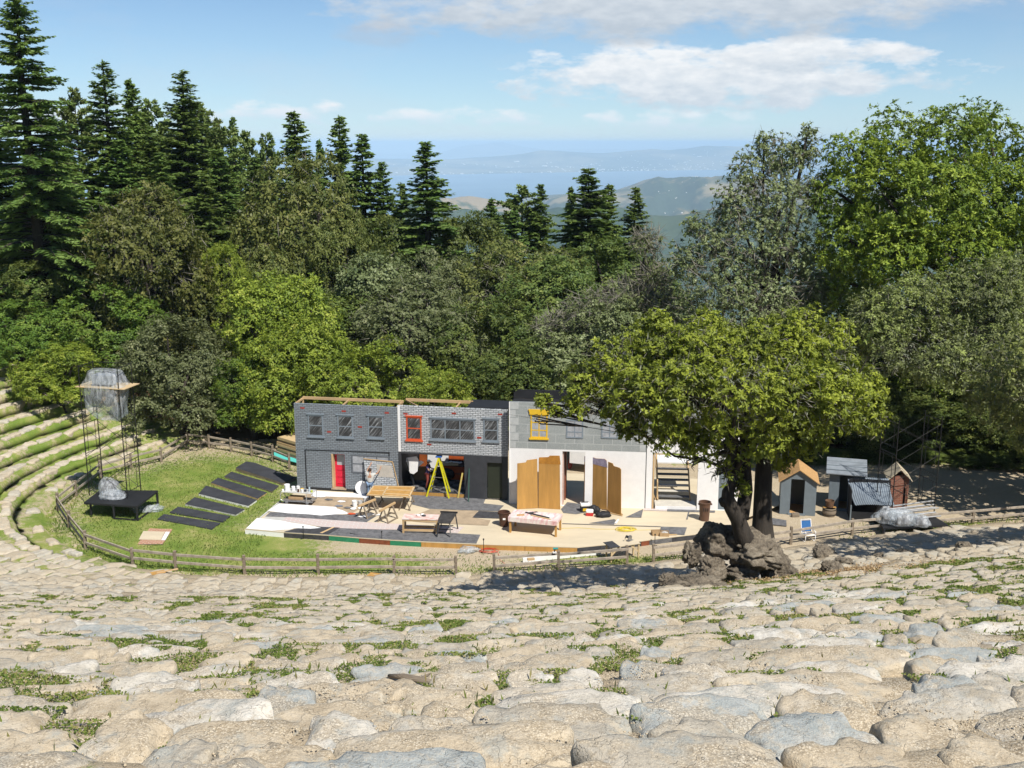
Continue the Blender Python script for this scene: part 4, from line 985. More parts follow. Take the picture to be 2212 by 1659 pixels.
    t = big_oak('old_oak_tree', 'old oak with bright new leaves and two dark trunks rising from the stones', b, AT(ZC(1430, 120), 36.0), lob, 'oak', 9800, 13, .145, .068, .01, 75, twig=4500, strand=3000, shell=(.45, 1.14), SL=.42, SW=.022, gap=-.22, tb=.25, nz=.40)
    for ch in list(t.children):
        if ch.name.startswith('trunk'): bpy.data.objects.remove(ch)
    mb = MB()
    def tb(pts, rad, n=12): mb.tube([AT(ZC(x, y), Yy - 4.4) for x, y, Yy in pts], rad, n)
    tb([(1450, 1260, 40.6), (1440, 1120, 40.6), (1435, 900, 40.6), (1440, 650, 40.6), (1450, 400, 40.6), (1470, 200, 40.7), (1500, -60, 41), (1560, -330, 41.5)], [.5, .42, .34, .31, .30, .28, .22, .12])
    tb([(1290, 1200, 40.0), (1230, 1060, 40.0), (1180, 900, 39.9), (1120, 790, 39.8), (1075, 700, 39.8), (1080, 620, 39.8), (1110, 560, 39.9), (1160, 400, 40.1), (1120, 150, 40), (1050, -120, 39.6), (940, -330, 39.5)], [.40, .32, .27, .26, .24, .21, .18, .15, .13, .10, .06])
    tb([(1215, 900, 40.0), (1240, 760, 40.1), (1270, 600, 40.2), (1265, 450, 40.3), (1250, 250, 40.4), (1240, 0, 40.6), (1180, -250, 41)], [.26, .25, .22, .20, .18, .14, .07])
    tb([(1075, 720, 39.8), (1030, 730, 39.75), (1010, 700, 39.7)], [.22, .17, .12])
    rd = random.Random(5)
    starts = [AT(ZC(1450, 350), 36.2), AT(ZC(1250, 250), 36), AT(ZC(1150, 420), 35.7), AT(ZC(1240, 20), 36.1), AT(ZC(1500, -60), 36.6)]
    for c, r in lob:
        s = min(starts, key=lambda q: (q - c).length + rd.uniform(0, 1.2)); m = (s + c) / 2 + Vector((rd.uniform(-.4, .4), rd.uniform(-.4, .4), rd.uniform(-.5, .1)))
        mb.tube([s, s + (m - s) * .5 + Vector((0, 0, .15)), m, c, c + (c - m) * .3], [x * min(1, r * .9) for x in (.13, .10, .07, .04, .012)], 7, cap=False)
        for q in range(7):
            e = c + Vector((rd.gauss(0, 1), rd.gauss(0, 1), rd.gauss(0, .8))).normalized() * r * rd.uniform(.8, 1.1); m2 = (c + e) / 2 + Vector((rd.uniform(-.2, .2), rd.uniform(-.2, .2), rd.uniform(-.2, .1)))
            mb.tube([c + (m - c) * rd.uniform(0, .6), m2, e], [.03, .02, .007], 4, cap=False)
    # bare drooping twigs at the left tip above the yellow window
    tr = mb.build('trunk', BARK, t, world=True, smooth=True)
    # caster of the shade on the right rows: an oak just outside the frame
    b = Vector((25.5, 41.8, 0)); b.z = H(b.x, b.y); rs = np.random.default_rng(7)
    lob = [(b + Vector((rs.uniform(-5.6, 4), rs.uniform(-3.2, 3.0), rs.uniform(4.5, 8.5))), rs.uniform(1.4, 2.1)) for _ in range(22)]
    big_oak('oak_tree', 'oak at the right margin whose crown shades the right stone rows', b, b + Vector((0, 0, 3.5)), lob, 'mixed', 5200, 11, .19, .09, .4, 76, twig=1500, strand=2500)
oaks()
def margin_oak():
    rs = np.random.default_rng(17); b = Vector((34, 57.5, 0)); b.z = H(b.x, b.y)
    lob = [(b + Vector((rs.uniform(-5.5, 5), rs.uniform(-4, 4), rs.uniform(4.5, 11))), rs.uniform(1.7, 2.5)) for _ in range(22)]
    big_oak('oak_tree', 'oak standing just past the right edge that shades the ground by the scaffold', b, b + Vector((0, 0, 4)), lob, 'mixed', 3600, 10, .3, .16, .45, 77)
margin_oak()
# ================================================================== STAGE AND SET
ZS = .28                                    # height of the stage floor
def brickmat(name, brick, brick2, mortar, sx, sz, msize=.02, bias=0, horiz=False):
    m, nt, b = newmat(name); co = coords(nt)
    mp = nt.nodes.new('ShaderNodeMapping')
    if not horiz: mp.inputs['Rotation'].default_value = (R(90), 0, 0)
    nt.links.new(co, mp.inputs['Vector'])
    w = nt.nodes.new('ShaderNodeVectorMath'); w.operation = 'MULTIPLY_ADD'; nc = noise(nt, co, 9, 3, .6, True)
    nt.links.new(nc, w.inputs[0]); w.inputs[1].default_value = (.03, .03, .03); nt.links.new(mp.outputs[0], w.inputs[2])
    br = nt.nodes.new('ShaderNodeTexBrick'); nt.links.new(w.outputs[0], br.inputs['Vector'])
    br.inputs['Color1'].default_value = (*brick, 1); br.inputs['Color2'].default_value = (*brick2, 1); br.inputs['Mortar'].default_value = (*mortar, 1)
    br.inputs['Scale'].default_value = 1; br.inputs['Brick Width'].default_value = sx; br.inputs['Row Height'].default_value = sz; br.inputs['Mortar Size'].default_value = msize
    br.inputs['Bias'].default_value = bias
    n1 = noise(nt, co, 1.3, 5, .65); n2 = noise(nt, co, 14, 4, .65)
    col = mixc(nt, math_(nt, 'MULTIPLY', ramp(nt, n2, [(.5, (0, 0, 0)), (.66, (1, 1, 1))]), .5), br.outputs[0], mortar)
    col = mixc(nt, math_(nt, 'MULTIPLY', ramp(nt, n1, [(.47, (0, 0, 0)), (.65, (1, 1, 1))]), .5), col, tuple((x + y) / 2 for x, y in zip(brick, mortar)))
    nt.links.new(col, b.inputs['Base Color']); b.inputs['Roughness'].default_value = .8
    return m
BRICK_A = brickmat('painted_brick_dark', (.255, .29, .325), (.19, .22, .25), (.075, .083, .092), .27, .105, .014)
BRICK_B = brickmat('painted_brick_pale', (.60, .63, .65), (.44, .47, .50), (.12, .128, .14), .30, .105, .018)
BLOCK = brickmat('painted_stone_block', (.295, .32, .315), (.26, .285, .285), (.44, .46, .46), 1.05, .52, .014)
PINKBRICK = brickmat('painted_paving', (.56, .40, .36), (.50, .42, .40), (.58, .55, .52), .5, .17, .03, horiz=True)
SAMPLE = brickmat('sample_brick', (.42, .13, .06), (.36, .12, .06), (.5, .4, .3), .28, .12, .02, horiz=True)
REDBRICK = brickmat('red_brick_paint', (.27, .075, .045), (.20, .06, .04), (.30, .2, .14), .26, .10, .014)
WHITE = mat('white_paint', (.82, .82, .82), .55, .05, 2)
WHITE2 = mat('fresh_white_paint', (.84, .84, .83), .45, .03, 3)
BLACK = mat('black_paint', (.022, .023, .026), .6, .25, 2)
CHAR = mat('charcoal_paint', (.045, .048, .055), .6, .2, 2)
PLY = mat('plywood', (.58, .43, .24), .7, .14, 3, stretch=(1, .2, 1))
PLYW = mat('new_plywood', (.60, .515, .37), .7, .10, 1.2, stretch=(.35, 1, 1))
PLYO = mat('varnished_plywood', (.48, .27, .08), .5, .22, 3, stretch=(1, 1, .15))
PINE_T = mat('timber', (.55, .38, .20), .75, .2, 5, stretch=(.2, .2, .2))
TAN = mat('bare_board', (.40, .31, .21), .8, .22, 2.5)
OSB = mat('osb_board', (.50, .30, .13), .8, .4, 14)
SLATE = mat('slate_paint', (.145, .145, .15), .8, .45, 5)
SLATED = mat('dark_slate_paint', (.055, .055, .06), .8, .4, 4)
BLUEG = mat('blue_grey_paint', (.19, .22, .26), .6, .12, 5)
WINFR = mat('window_grey_paint', (.21, .25, .29), .6, .12, 5)
ORANGE = mat('orange_paint', (.60, .10, .035), .6, .12, 5)
YEL = mat('yellow_paint', (.72, .46, .03), .55, .12, 5)
REDD = mat('red_paint', (.66, .022, .055), .5, .12, 3)
GREENP = mat('green_paint', (.03, .22, .11), .6, .2, 4)
BROWNP = mat('brown_red_paint', (.21, .065, .03), .7, .3, 4)
STEEL = mat('steel', (.42, .42, .42), .35, .15, 6, metal=.8)
GALV = mat('corrugated_metal', (.30, .35, .40), .4, .2, 2, metal=.35)
SHEDP = mat('shed_grey_paint', (.165, .20, .225), .7, .1, 3)
OLDWOOD = mat('weathered_wood', (.24, .195, .145), .9, .4, 5, .02, stretch=(.4, .4, 3))
FENCEW = mat('fence_wood', (.36, .31, .25), .9, .35, 6, .02, stretch=(.5, .5, .5))
BROWNPL = mat('brown_plastic', (.085, .040, .026), .5, .15, 4)
BLKMET = mat('black_metal', (.018, .018, .018), .5, .2, 4)
def glassmat():
    m, nt, b = newmat('painted_glass'); co = coords(nt)
    mp = nt.nodes.new('ShaderNodeMapping'); mp.vector_type = 'TEXTURE'; mp.inputs['Rotation'].default_value = (0, R(-52), 0); mp.inputs['Scale'].default_value = (2.2, 1, .22)
    nt.links.new(co, mp.inputs['Vector']); n = noise(nt, mp.outputs[0], 2.2, 5, .6)
    nt.links.new(ramp(nt, n, [(.44, (.03, .03, .032)), (.56, (.10, .105, .11)), (.68, (.38, .40, .42))]), b.inputs['Base Color']); b.inputs['Roughness'].default_value = .7
    return m
PGLASS = glassmat()
def plasticmat():
    m, nt, b = newmat('clear_plastic_sheet'); co = coords(nt, 'Object', (1.6, 1.6, .35))
    n = noise(nt, co, 4, 4, .6); n2 = noise(nt, co, 2.2, 3, .6)
    b.inputs['Base Color'].default_value = (.72, .76, .80, 1); b.inputs['Roughness'].default_value = .22; b.inputs['Specular IOR Level'].default_value = .6
    tp = nt.nodes.new('ShaderNodeBsdfTransparent'); tp.inputs[0].default_value = (.92, .95, .97, 1)
    mx = nt.nodes.new('ShaderNodeMixShader'); nt.links.new(ramp(nt, n, [(.38, (.12,) * 3), (.66, (.46,) * 3)]), mx.inputs[0])
    nt.links.new(tp.outputs[0], mx.inputs[1]); nt.links.new(b.outputs[0], mx.inputs[2]); nt.links.new(mx.outputs[0], nt.nodes['Material Output'].inputs[0])
    bump(nt, b, n, .10, .8)
    return m
PLASTIC = plasticmat()
class Wall:
    def __init__(s, P0, P1):
        s.P0 = Vector(P0); d = Vector(P1) - s.P0; d.z = 0; s.L = d.length; s.rz = math.atan2(d.y, d.x); s.t = d / s.L; s.n = Vector((-s.t.y, s.t.x, 0))   # n points away from the seats
    def uz(s, p, off=0.0):
        r = ray(p); q = s.P0 + s.n * off; t = (q - EYE).dot(s.n) / r.dot(s.n); P = EYE + r * t - s.P0
        return P.dot(s.t), P.z
    def uv(s, p, z=ZS):
        P = G(p, z) - s.P0; return P.dot(s.t), P.dot(s.n)
    def w(s, u, y, z): return s.P0 + s.t * u + s.n * y + Vector((0, 0, z))
def holed(w0, w1, h0, h1, holes, y0, y1):
    """a panel with rectangular holes, front at y0, back at y1"""
    xs = sorted({w0, w1, *[h[0] for h in holes], *[h[1] for h in holes]}); zs = sorted({h0, h1, *[h[2] for h in holes], *[h[3] for h in holes]})
    xs = [x for x in xs if w0 <= x <= w1]; zs = [z for z in zs if h0 <= z <= h1]
    solid = lambda i, j: 0 <= i < len(xs) - 1 and 0 <= j < len(zs) - 1 and not any(h[0] <= (xs[i] + xs[i + 1]) / 2 <= h[1] and h[2] <= (zs[j] + zs[j + 1]) / 2 <= h[3] for h in holes)
    m = MB()
    for i in range(len(xs) - 1):
        for j in range(len(zs) - 1):
            if not solid(i, j): continue
            a, b, c, d = xs[i], xs[i + 1], zs[j], zs[j + 1]
            m.add([(a, y0, c), (b, y0, c), (b, y0, d), (a, y0, d)], [(0, 1, 2, 3)]); m.add([(a, y1, c), (b, y1, c), (b, y1, d), (a, y1, d)], [(3, 2, 1, 0)])
            if not solid(i - 1, j): m.add([(a, y0, c), (a, y0, d), (a, y1, d), (a, y1, c)], [(0, 1, 2, 3)])
            if not solid(i + 1, j): m.add([(b, y0, c), (b, y1, c), (b, y1, d), (b, y0, d)], [(0, 1, 2, 3)])
            if not solid(i, j - 1): m.add([(a, y0, c), (a, y1, c), (b, y1, c), (b, y0, c)], [(0, 1, 2, 3)])
            if not solid(i, j + 1): m.add([(a, y0, d), (b, y0, d), (b, y1, d), (a, y1, d)], [(0, 1, 2, 3)])
    return m
def window(parent, W, pa, pb, cols, rows, frame, y=-.03, fw=.075, sill=True, label=None, pane=None, pm=None, head=0):
    u0, z1 = W.uz(pa); u1, z0 = W.uz(pb); m = MB(); yb = -.002
    m.bb(u0, u0 + fw, y, yb, z0, z1); m.bb(u1 - fw, u1, y, yb, z0, z1); m.bb(u0 + fw, u1 - fw, y, yb, z1 - fw, z1); m.bb(u0 + fw, u1 - fw, y, yb, z0, z0 + fw)
    for i in range(1, cols):
        x = u0 + (u1 - u0) * i / cols; m.bb(x - .03, x + .03, y + .006, yb, z0 + fw, z1 - fw)
    for j in range(1, rows):
        z = z0 + (z1 - z0) * j / rows
        for i in range(cols):
            a = u0 + (u1 - u0) * i / cols + (.03 if i else fw); b = u0 + (u1 - u0) * (i + 1) / cols - (.03 if i < cols - 1 else fw)
            m.bb(a, b, y + .008, yb, z - .03, z + .03)
    if sill: m.bb(u0 - .07, u1 + .07, y - .05, yb, z0 - .09, z0 - .002); m.bb(u0 - .07, u1 + .07, y - .03, yb, z1 + .002, z1 + .07)
    if head: m.prism([(u0 - .12, y - .04, z1 + .3), (u1 + .12, y - .04, z1 + .3), (u1 + .02, y - .04, z1 + .002), (u0 - .02, y - .04, z1 + .002)], (0, -y + .035, 0))
    o = m.build('window', frame, parent)
    if label: o['label'] = label
    MB().bb(u0 + fw * .5, u1 - fw * .5, -.014, -.005, z0 + fw * .5, z1 - fw * .5).build('pane', pm or PGLASS, o)
    return o
def stage():
    t = thing('stage', 'low plywood stage floor patched with painted boards, white left corner', 'stage', (0, 56, 0))
    front = [Z2(40, 1145), Z2(345, 1172), Z2(700, 1195), Z2(940, 1215), Z2(1185, 1232), Z2(1430, 1245), Z2(1870, 1265), Z3(355, 1277), Z3(770, 1291), Z3(950, 1273), Z3(1275, 1240), Z3(1340, 1231), Z3(1520, 1208), Z3(1720, 1185), ZC(1180, 985), ZC(1240, 900)]
    fp = [G(p, ZS) for p in front]
    back = [Vector((15.5, 58.5, ZS)), Vector((15.2, 62.5, ZS)), Vector((-12.5, 66.5, ZS)), G(Z2(455, 828), ZS) + Vector((.2, .6, 0)), G(Z2(320, 950), ZS)]
    top = fp + back
    MB().prism([p - Vector((0, 0, .035)) for p in top], (0, 0, .035)).build('deck', PLYW, t, world=True)
    cols = [WHITE2, SLATED, GREENP, BROWNP, GREENP, PLYO, PLYO, PLYO, SLATED, SLATED, BROWNP, SLATE, SLATED, SLATED, PLYO]
    lb = ['white painted', 'dark slate painted', 'green painted', 'brown painted', 'green painted', 'bare ply', 'bare ply', 'bare ply', 'dark grey', 'dark grey', 'red brown', 'pale grey', 'dark grey', 'dark grey', 'bare ply']
    for i in range(len(fp) - 1):
        a, b = fp[i].copy(), fp[i + 1].copy(); a.z = b.z = 0; d = (b - a).normalized(); nrm = Vector((d.y, -d.x, 0))
        a, b = a + d * .01, b - d * .01
        f = MB().prism([a - nrm * .03 + Vector((0, 0, -.05)), b - nrm * .03 + Vector((0, 0, -.05)), b - nrm * .03 + Vector((0, 0, ZS - .038)), a - nrm * .03 + Vector((0, 0, ZS - .038))], nrm * .024).build('fascia', cols[i], t, world=True)
        f['label'] = lb[i] + ' stretch of stage fascia'
    a, b = G(Z2(320, 950), 0), fp[0].copy(); b.z = 0
    MB().prism([a + Vector((0, 0, -.05)), b + Vector((0, 0, -.05)), b + Vector((0, 0, ZS - .038)), a + Vector((0, 0, ZS - .038))], (.03, .01, 0)).build('fascia', WHITE2, t, world=True)
    lay = [0]
    def patch(pts, m, lab):
        lay[0] += 1; z = ZS + .004 + .0012 * lay[0]
        P = [G(p, ZS) for p in pts]; P = [Vector((p.x, p.y, z)) for p in P]
        o = MB().prism([p - Vector((0, 0, .001)) for p in P], (0, 0, .001)).build('floor_panel', m, t, world=True); o['label'] = lab
    patch([Z2(x, y) for x, y in ((440, 905), (590, 850), (1040, 880), (1000, 960), (860, 1035), (560, 1000), (310, 945))], TAN, 'bare tan floor board smeared with paint')
    patch([Z2(x, y) for x, y in ((585, 845), (1010, 868), (1040, 900), (560, 885))], WHITE, 'pale floor strip along the brick wall')
    patch([Z2(x, y) for x, y in ((200, 1048), (240, 1012), (860, 1035), (960, 1010), (1100, 1030), (1000, 1092), (360, 1052))], SLATE, 'grey mottled floor strip between white strips')
    patch([Z2(x, y) for x, y in ((222, 1003), (310, 945), (760, 972), (765, 985), (815, 1000), (870, 1028), (760, 1030), (640, 1040), (540, 1030), (380, 1022))], WHITE2, 'fresh white painted floor strip at the back')
    patch([Z2(x, y) for x, y in ((165, 1075), (205, 1050), (365, 1054), (330, 1084))], mat('pale_grey_floor', (.5, .49, .46), .8, .1, 3), 'pale grey floor board')
    patch([Z2(x, y) for x, y in ((330, 1084), (368, 1052), (1000, 1093), (1700, 1130), (1770, 1130), (1720, 1180), (1280, 1152), (760, 1148), (540, 1112))], PINKBRICK, 'floor strip painted as pink brick paving')
    patch([Z2(x, y) for x, y in ((345, 1172), (430, 1150), (560, 1128), (780, 1140), (1280, 1156), (1720, 1182), (1900, 1192), (1868, 1262), (1430, 1243), (1185, 1230), (940, 1213), (700, 1193))], SLATE, 'grey slate painted strip along the stage front')
    patch([Z2(x, y) for x, y in ((350, 1168), (430, 1146), (560, 1126), (790, 1136), (700, 1190))], SLATED, 'darker slate painted front board')
    patch([Z2(x, y) for x, y in ((48, 1143), (135, 1060), (330, 1082), (420, 1100), (520, 1112), (640, 1138), (560, 1145), (430, 1140), (390, 1152), (250, 1156), (330, 1168))], WHITE2, 'fresh white painted floor strip at the front corner')
    patch([Z2(x, y) for x, y in ((630, 1178), (735, 1130), (750, 1133), (650, 1181))], PINE_T, 'bare timber edge on the slate strip')
    patch([Z2(x, y) for x, y in ((1360, 872), (1780, 900), (1940, 912), (1925, 945), (2085, 962), (2040, 1008), (1500, 988), (1350, 950))], SLATE, 'grey mottled floor area before the shop opening')
    patch([Z2(x, y) for x, y in ((1500, 992), (1880, 1003), (1850, 1060), (1980, 1078), (1960, 1120), (1480, 1098), (1280, 1080))], TAN, 'bare tan floor boards in mid stage')
    patch([Z2(x, y) for x, y in ((1885, 1005), (2040, 1012), (2062, 1066), (1835, 1058))], SLATED, 'dark grey floor board by the brown bin')
    patch([Z3(x, y) for x, y in ((640, 990), (690, 935), (1000, 980), (870, 1010), (760, 1030), (660, 1020))], SLATE, 'grey painted floor at the white set doorway')
    patch([Z3(x, y) for x, y in ((860, 1102), (1060, 1070), (1075, 1078), (1060, 1112))], SLATE, 'grey floor sliver beyond the bins')
    patch([Z3(x, y) for x, y in ((1150, 1055), (1290, 990), (1275, 1058))], SLATE, 'grey mottled floor wedge under the white wall')
    patch([Z3(x, y) for x, y in ((1300, 985), (1480, 992), (1475, 1006), (1290, 1000))], PINKBRICK, 'pink floor strip before the stairs')
    patch([Z3(x, y) for x, y in ((1480, 992), (1860, 1003), (1855, 1018), (1478, 1008))], SLATE, 'grey floor strip before the stairs')
    patch([Z3(x, y) for x, y in ((1630, 1072), (1645, 1015), (1655, 1015), (1640, 1074))], SLATE, 'thin grey floor joint by the wheeled bin')
    patch([Z3(x, y) for x, y in ((1430, 1130), (1635, 1136), (1615, 1196), (1420, 1180))], SLATE, 'grey floor board beside the open boxes')
    patch([Z3(x, y) for x, y in ((1062, 1103), (1090, 1070), (1102, 1070), (1080, 1106))], WHITE, 'thin white floor strip beyond the table')
    patch([Z3(x, y) for x, y in ((650, 1104), (1430, 1128), (1430, 1132), (650, 1108))], SLATE, 'thin grey joint line across the ply floor')
    # paint spots
    for i, (x, y, m) in enumerate(((640, 890, WHITE2), (700, 915, SLATE), (780, 965, BLUEG), (800, 930, WHITE2), (610, 890, WHITE2), (850, 980, SLATE), (880, 1028, ORANGE), (1080, 1035, WHITE2), (960, 1050, WHITE2))):
        patch([Z2(x - 34, y + 2), (Z2(x - 10, y - 7)), Z2(x + 30, y - 3), Z2(x + 36, y + 5), Z2(x - 5, y + 9)], m, 'paint splash on the floor')
stage()
AB = Wall(G(Z2(455, 828), ZS), G(Z2(2118, 920), ZS))
def brick_sets():
    # ---------------- left unit
    t = thing('brick_facade', 'stage set wall painted dark grey brick with red door and three windows', 'stage set', AB.P0, AB.rz)
    uA = AB.uz(Z2(1250, 500))[0]; zt = (AB.uz(Z2(425, 157))[1] + AB.uz(Z2(1240, 180))[1]) / 2 - 0
    d0, dz = AB.uz(Z2(722, 552)); d1 = AB.uz(Z2(826, 552))[0]; base = .17
    holed(0, uA - .01, -.02, zt, [(d0, d1, base, dz)], 0, .12).build('wall', BRICK_A, t)
    MB().bb(AB.uz(Z2(530, 820))[0], uA - .05, -.03, -.002, -.015, base - .01).build('baseboard', BLACK, t)
    for a, b in ((Z2(535, 240), Z2(662, 415)), (Z2(768, 246), Z2(896, 424)), (Z2(1008, 250), Z2(1136, 428))): window(t, AB, a, b, 1, 2, WINFR)
    w = window(t, AB, Z2(880, 556), Z2(1185, 715), 3, 2, mat('mid_grey_paint', (.13, .145, .165), .6, .12, 5), sill=False, label='wide grey ground floor window', pm=mat('grey_wash', (.36, .375, .40), .7, .3, 4))
    m = MB()
    for a, b in (((515, 517), (1185, 541)), ((515, 517), (538, 822)), ((1178, 541), (1192, 600))):
        u0, z0 = AB.uz(Z2(*a)); u1, z1 = AB.uz(Z2(*b)); m.bar((u0, -.012, z0), (u1, -.012, z1), .018, .055, up=(0, 1, 0)) if abs(u1 - u0) > .5 else m.bb(u0 - .03, u0 + .03, -.02, -.002, min(z0, z1), max(z0, z1) - .035)
    m.build('trim', BLACK, t)
    # door and its pale jamb
    dr = holed(d0 + .10, d1, base + .01, dz - .005, [(d0 + .22, d1 - .12, dz - .75, dz - .12)], .30, .35).build('door', REDD, t)
    MB().bb(d0 + .2, d1 - .1, .315, .335, dz - .77, dz - .1).build('pane', mat('door_glass', (.42, .44, .46), .5, .2, 3), dr)
    pm = MB()
    for k in range(3): z = base + .18 + .42 * k; pm.bb(d0 + .22, d1 - .12, .285, .298, z, z + .03)
    pm.build('moulding', mat('deep_red_paint', (.42, .012, .03), .5, .1, 3), dr)
    MB().bb(d0 + .002, d0 + .095, -.035, .32, base + .005, dz - .003).build('jamb', PINE_T, t)
    MB().bb(d0 - .05, d1 + .05, -.10, .28, base - .06, base + .002).build('doorstep', TAN, t)
    for x, y in ((493, 189), (820, 215), (948, 339), (705, 378), (1160, 228)):
        u, z = AB.uz(Z2(x, y)); MB().bb(u - .13, u + .13, -.006, -.002, z - .05, z + .05).build('red_brick', mat('brick_red', (.33, .05, .035), .8, .2, 9), t)
    fr = MB()    # timber framing behind the top
    fr.bar((.06, 1.35, zt + .02), (uA, 1.35, zt + .02), .09, .16); fr.bar((.06, .14, zt - .06), (.06, 1.4, zt - .02), .09, .10); fr.bar((2.9, .14, zt - .06), (2.9, 1.3, zt - .02), .05, .09); fr.bar((uA - .1, .14, zt - .06), (uA - .1, 1.3, zt - .02), .05, .09)
    for u in (.06, uA - .1): fr.bar((u, 1.35, zt - .06), (u, 1.35, -.25), .09, .09)
    fr.bar((.06, 1.3, -.2), (.06, .14, zt - .3), .05, .09)
    fr.build('framing', PINE_T, t)
    # ---------------- right unit with shop opening
    t = thing('brick_facade', 'stage set painted pale grey brick above a black shopfront opening', 'stage set', AB.P0, AB.rz)
    zt = (AB.uz(Z2(1245, 178))[1] + AB.uz(Z2(2080, 192))[1]) / 2; zb = AB.uz(Z2(1260, 533))[1]; ue = AB.uz(Z2(2116, 600))[0]
    MB().bb(uA, ue, 0, .10, zb, zt).build('wall', BRICK_B, t)
    o0, oz = AB.uz(Z2(1272, 548)); o1 = AB.uz(Z2(1772, 548))[0]; e0, ez = AB.uz(Z2(1950, 620)); e1 = AB.uz(Z2(2072, 622))[0]
    holed(uA, ue, 0, zb - .002, [(o0, o1, .22, oz), (e0, e1, .02, ez)], 0, .10).build('shopfront', CHAR, t)
    MB().bb(e0 + .01, e1 - .01, .16, .21, .03, ez - .01).build('door', mat('dark_green_paint', (.028, .034, .022), .5, .15, 3), t)
    MB().bb(o0 + .01, o1 - .01, -.012, .10, .02, .215).build('threshold', PLYO, t)
    window(t, AB, Z2(1313, 256), Z2(1437, 444), 1, 2, ORANGE, label='orange framed window')
    window(t, AB, Z2(1503, 270), Z2(1857, 452), 3, 2, WINFR, label='wide grey six pane window'); window(t, AB, Z2(1923, 276), Z2(2042, 454), 1, 2, WINFR, label='grey two pane window')
    for x, y in ((1308, 235), (1690, 232), (2055, 240), (1890, 424), (1495, 478)):
        u, z = AB.uz(Z2(x, y)); MB().bb(u - .13, u + .13, -.006, -.002, z - .05, z + .05).build('red_brick', MATS['brick_red'], t)
    MB().bb(uA + .01, uA + .16, -.008, -.0025, zb, zt).build('edge_strip', WHITE, t)
    u2 = AB.uz(Z2(1790, 180))[0]
    fr = MB(); fr.bar((uA + .15, 1.35, zt + .02), (u2 + .1, 1.35, zt + .02), .09, .16); fr.bar((uA + .2, 1.3, zt - .02), (uA + 1.2, .12, zt - .05), .05, .09); fr.bar((uA + 3.4, .12, zt - .06), (uA + 3.4, 1.3, zt - .02), .05, .09)
    fr.build('framing', PINE_T, t)
    MB().bb(u2, ue, .105, 1.9, zt - .10, zt + .06).build('roof', BLACK, t)
    # room behind the opening
    rm = MB(); rm.bb(o0 - .25, o0 - .12, .12, 4.6, .0, 2.9); rm.bb(o0 - .12, o1 + .9, 4.4, 4.55, .0, 2.9); rm.bb(o1 + .8, o1 + .92, .12, 4.4, 0, 2.9)
    rm.build('room_wall', BLACK, t)
    ckm, nt, b = newmat('checker_floor'); ck = nt.nodes.new('ShaderNodeTexChecker'); ck.inputs['Scale'].default_value = 2.1; nt.links.new(coords(nt), ck.inputs[0])
    ck.inputs[1].default_value = (.035, .035, .038, 1); ck.inputs[2].default_value = (.15, .15, .15, 1)
    nt.links.new(mixc(nt, .25, ck.outputs[0], noise(nt, coords(nt), 6, 4, .6, True), 'MULTIPLY'), b.inputs['Base Color'])
    MB().bb(o0 - .12, o1 + .8, .11, 4.39, .16, .20).build('room_floor', ckm, t)
    def inner(p, off): u, z = AB.uz(p, off); return AB.w(u, off, z)
    def slab(name, lab, cat, pts, off, m, th=.05, part=None, group=None):
        P = [AB.uz(p, off) for p in pts]; b0 = AB.w(P[0][0], off, 0); o = MB().prism([AB.w(u, off, z) for u, z in P], AB.n * th).build(name, m)
        return tag(o, lab, cat, group)
    slab('cutout_scenery', 'tall cut out white panel standing inside the shop opening', 'panel', [Z2(1315, 585), Z2(1395, 572), Z2(1410, 600), Z2(1402, 690), Z2(1372, 712), Z2(1345, 705), Z2(1318, 640)], .3, WHITE2)
    slab('cutout_scenery', 'small pointed white panel behind the tall cut out', 'panel', [Z2(1405, 612), Z2(1430, 608), Z2(1452, 618), Z2(1430, 640), Z2(1405, 658)], .6, WHITE)
    slab('wall_board', 'large white board against the back wall of the shop room', 'board', [Z2(1482, 552), Z2(1648, 552), Z2(1640, 690), Z2(1482, 690)], 4.3, WHITE)
    slab('wall_board', 'orange brown board against the back wall behind the white panel', 'board', [Z2(1418, 548), Z2(1478, 548), Z2(1478, 650), Z2(1418, 650)], 4.33, mat('orange_board', (.30, .08, .02), .6, .3, 2))
    slab('wall_board', 'orange red board hanging above the shop counter', 'board', [Z2(1650, 556), Z2(1766, 558), Z2(1766, 606), Z2(1650, 600)], 4.33, mat('orange_red_board', (.42, .085, .02), .6, .2, 2))
    c = thing('counter', 'orange red counter in the shop room with a cluttered top', 'counter', AB.w(AB.uz(Z2(1700, 690), 3)[0], 3.0, .2), AB.rz)
    MB().bb(-.75, 1.0, -.3, .3, 0, .85).build('body', MATS['orange_red_board'], c); MB().bb(-1.0, 1.05, -.4, .4, .85, .92).build('top', BLACK, c)
    MB().bb(-.6, .9, -.32, -.305, .35, .39).build('trim', BLACK, c)
    p = AB.w(AB.uz(Z2(1690, 690), 3)[0], 2.9, 1.122)
    tag(MB().bb(-.85, .3, -.35, .3, 0, .03).build('tan_board', PLY), 'yellow ply offcut lying on the counter top', 'board'); o = bpy.data.objects['tan_board']; o.location = p; o.rotation_euler = (0, 0, AB.rz + .2)
    pr = MB()
    for k in range(5): pr.box((-.4 + .2 * k, .05 * (k % 3), .06 + .03 * (k % 2)), (.22, .12, .05), rz=k)
    o = tag(pr.build('paper_pile', WHITE2), 'crumpled white papers piled on the counter boards', 'papers'); o.location = p + Vector((0, 0, .02)); o.rotation_euler = (0, 0, AB.rz)
    o = tag(MB().box((0, 0, .3), (1.0, .5, .6)).box((.2, -.3, .75), (.9, .06, .4), euler_m(.6, 0, .3)).build('cardboard_box', mat('cardboard', (.36, .24, .13), .9, .15, 4), bev=.01), 'opened cardboard box on the floor behind the white panel', 'box'); o.location = AB.w(AB.uz(Z2(1420, 690), 2.4)[0], 2.4, .21)
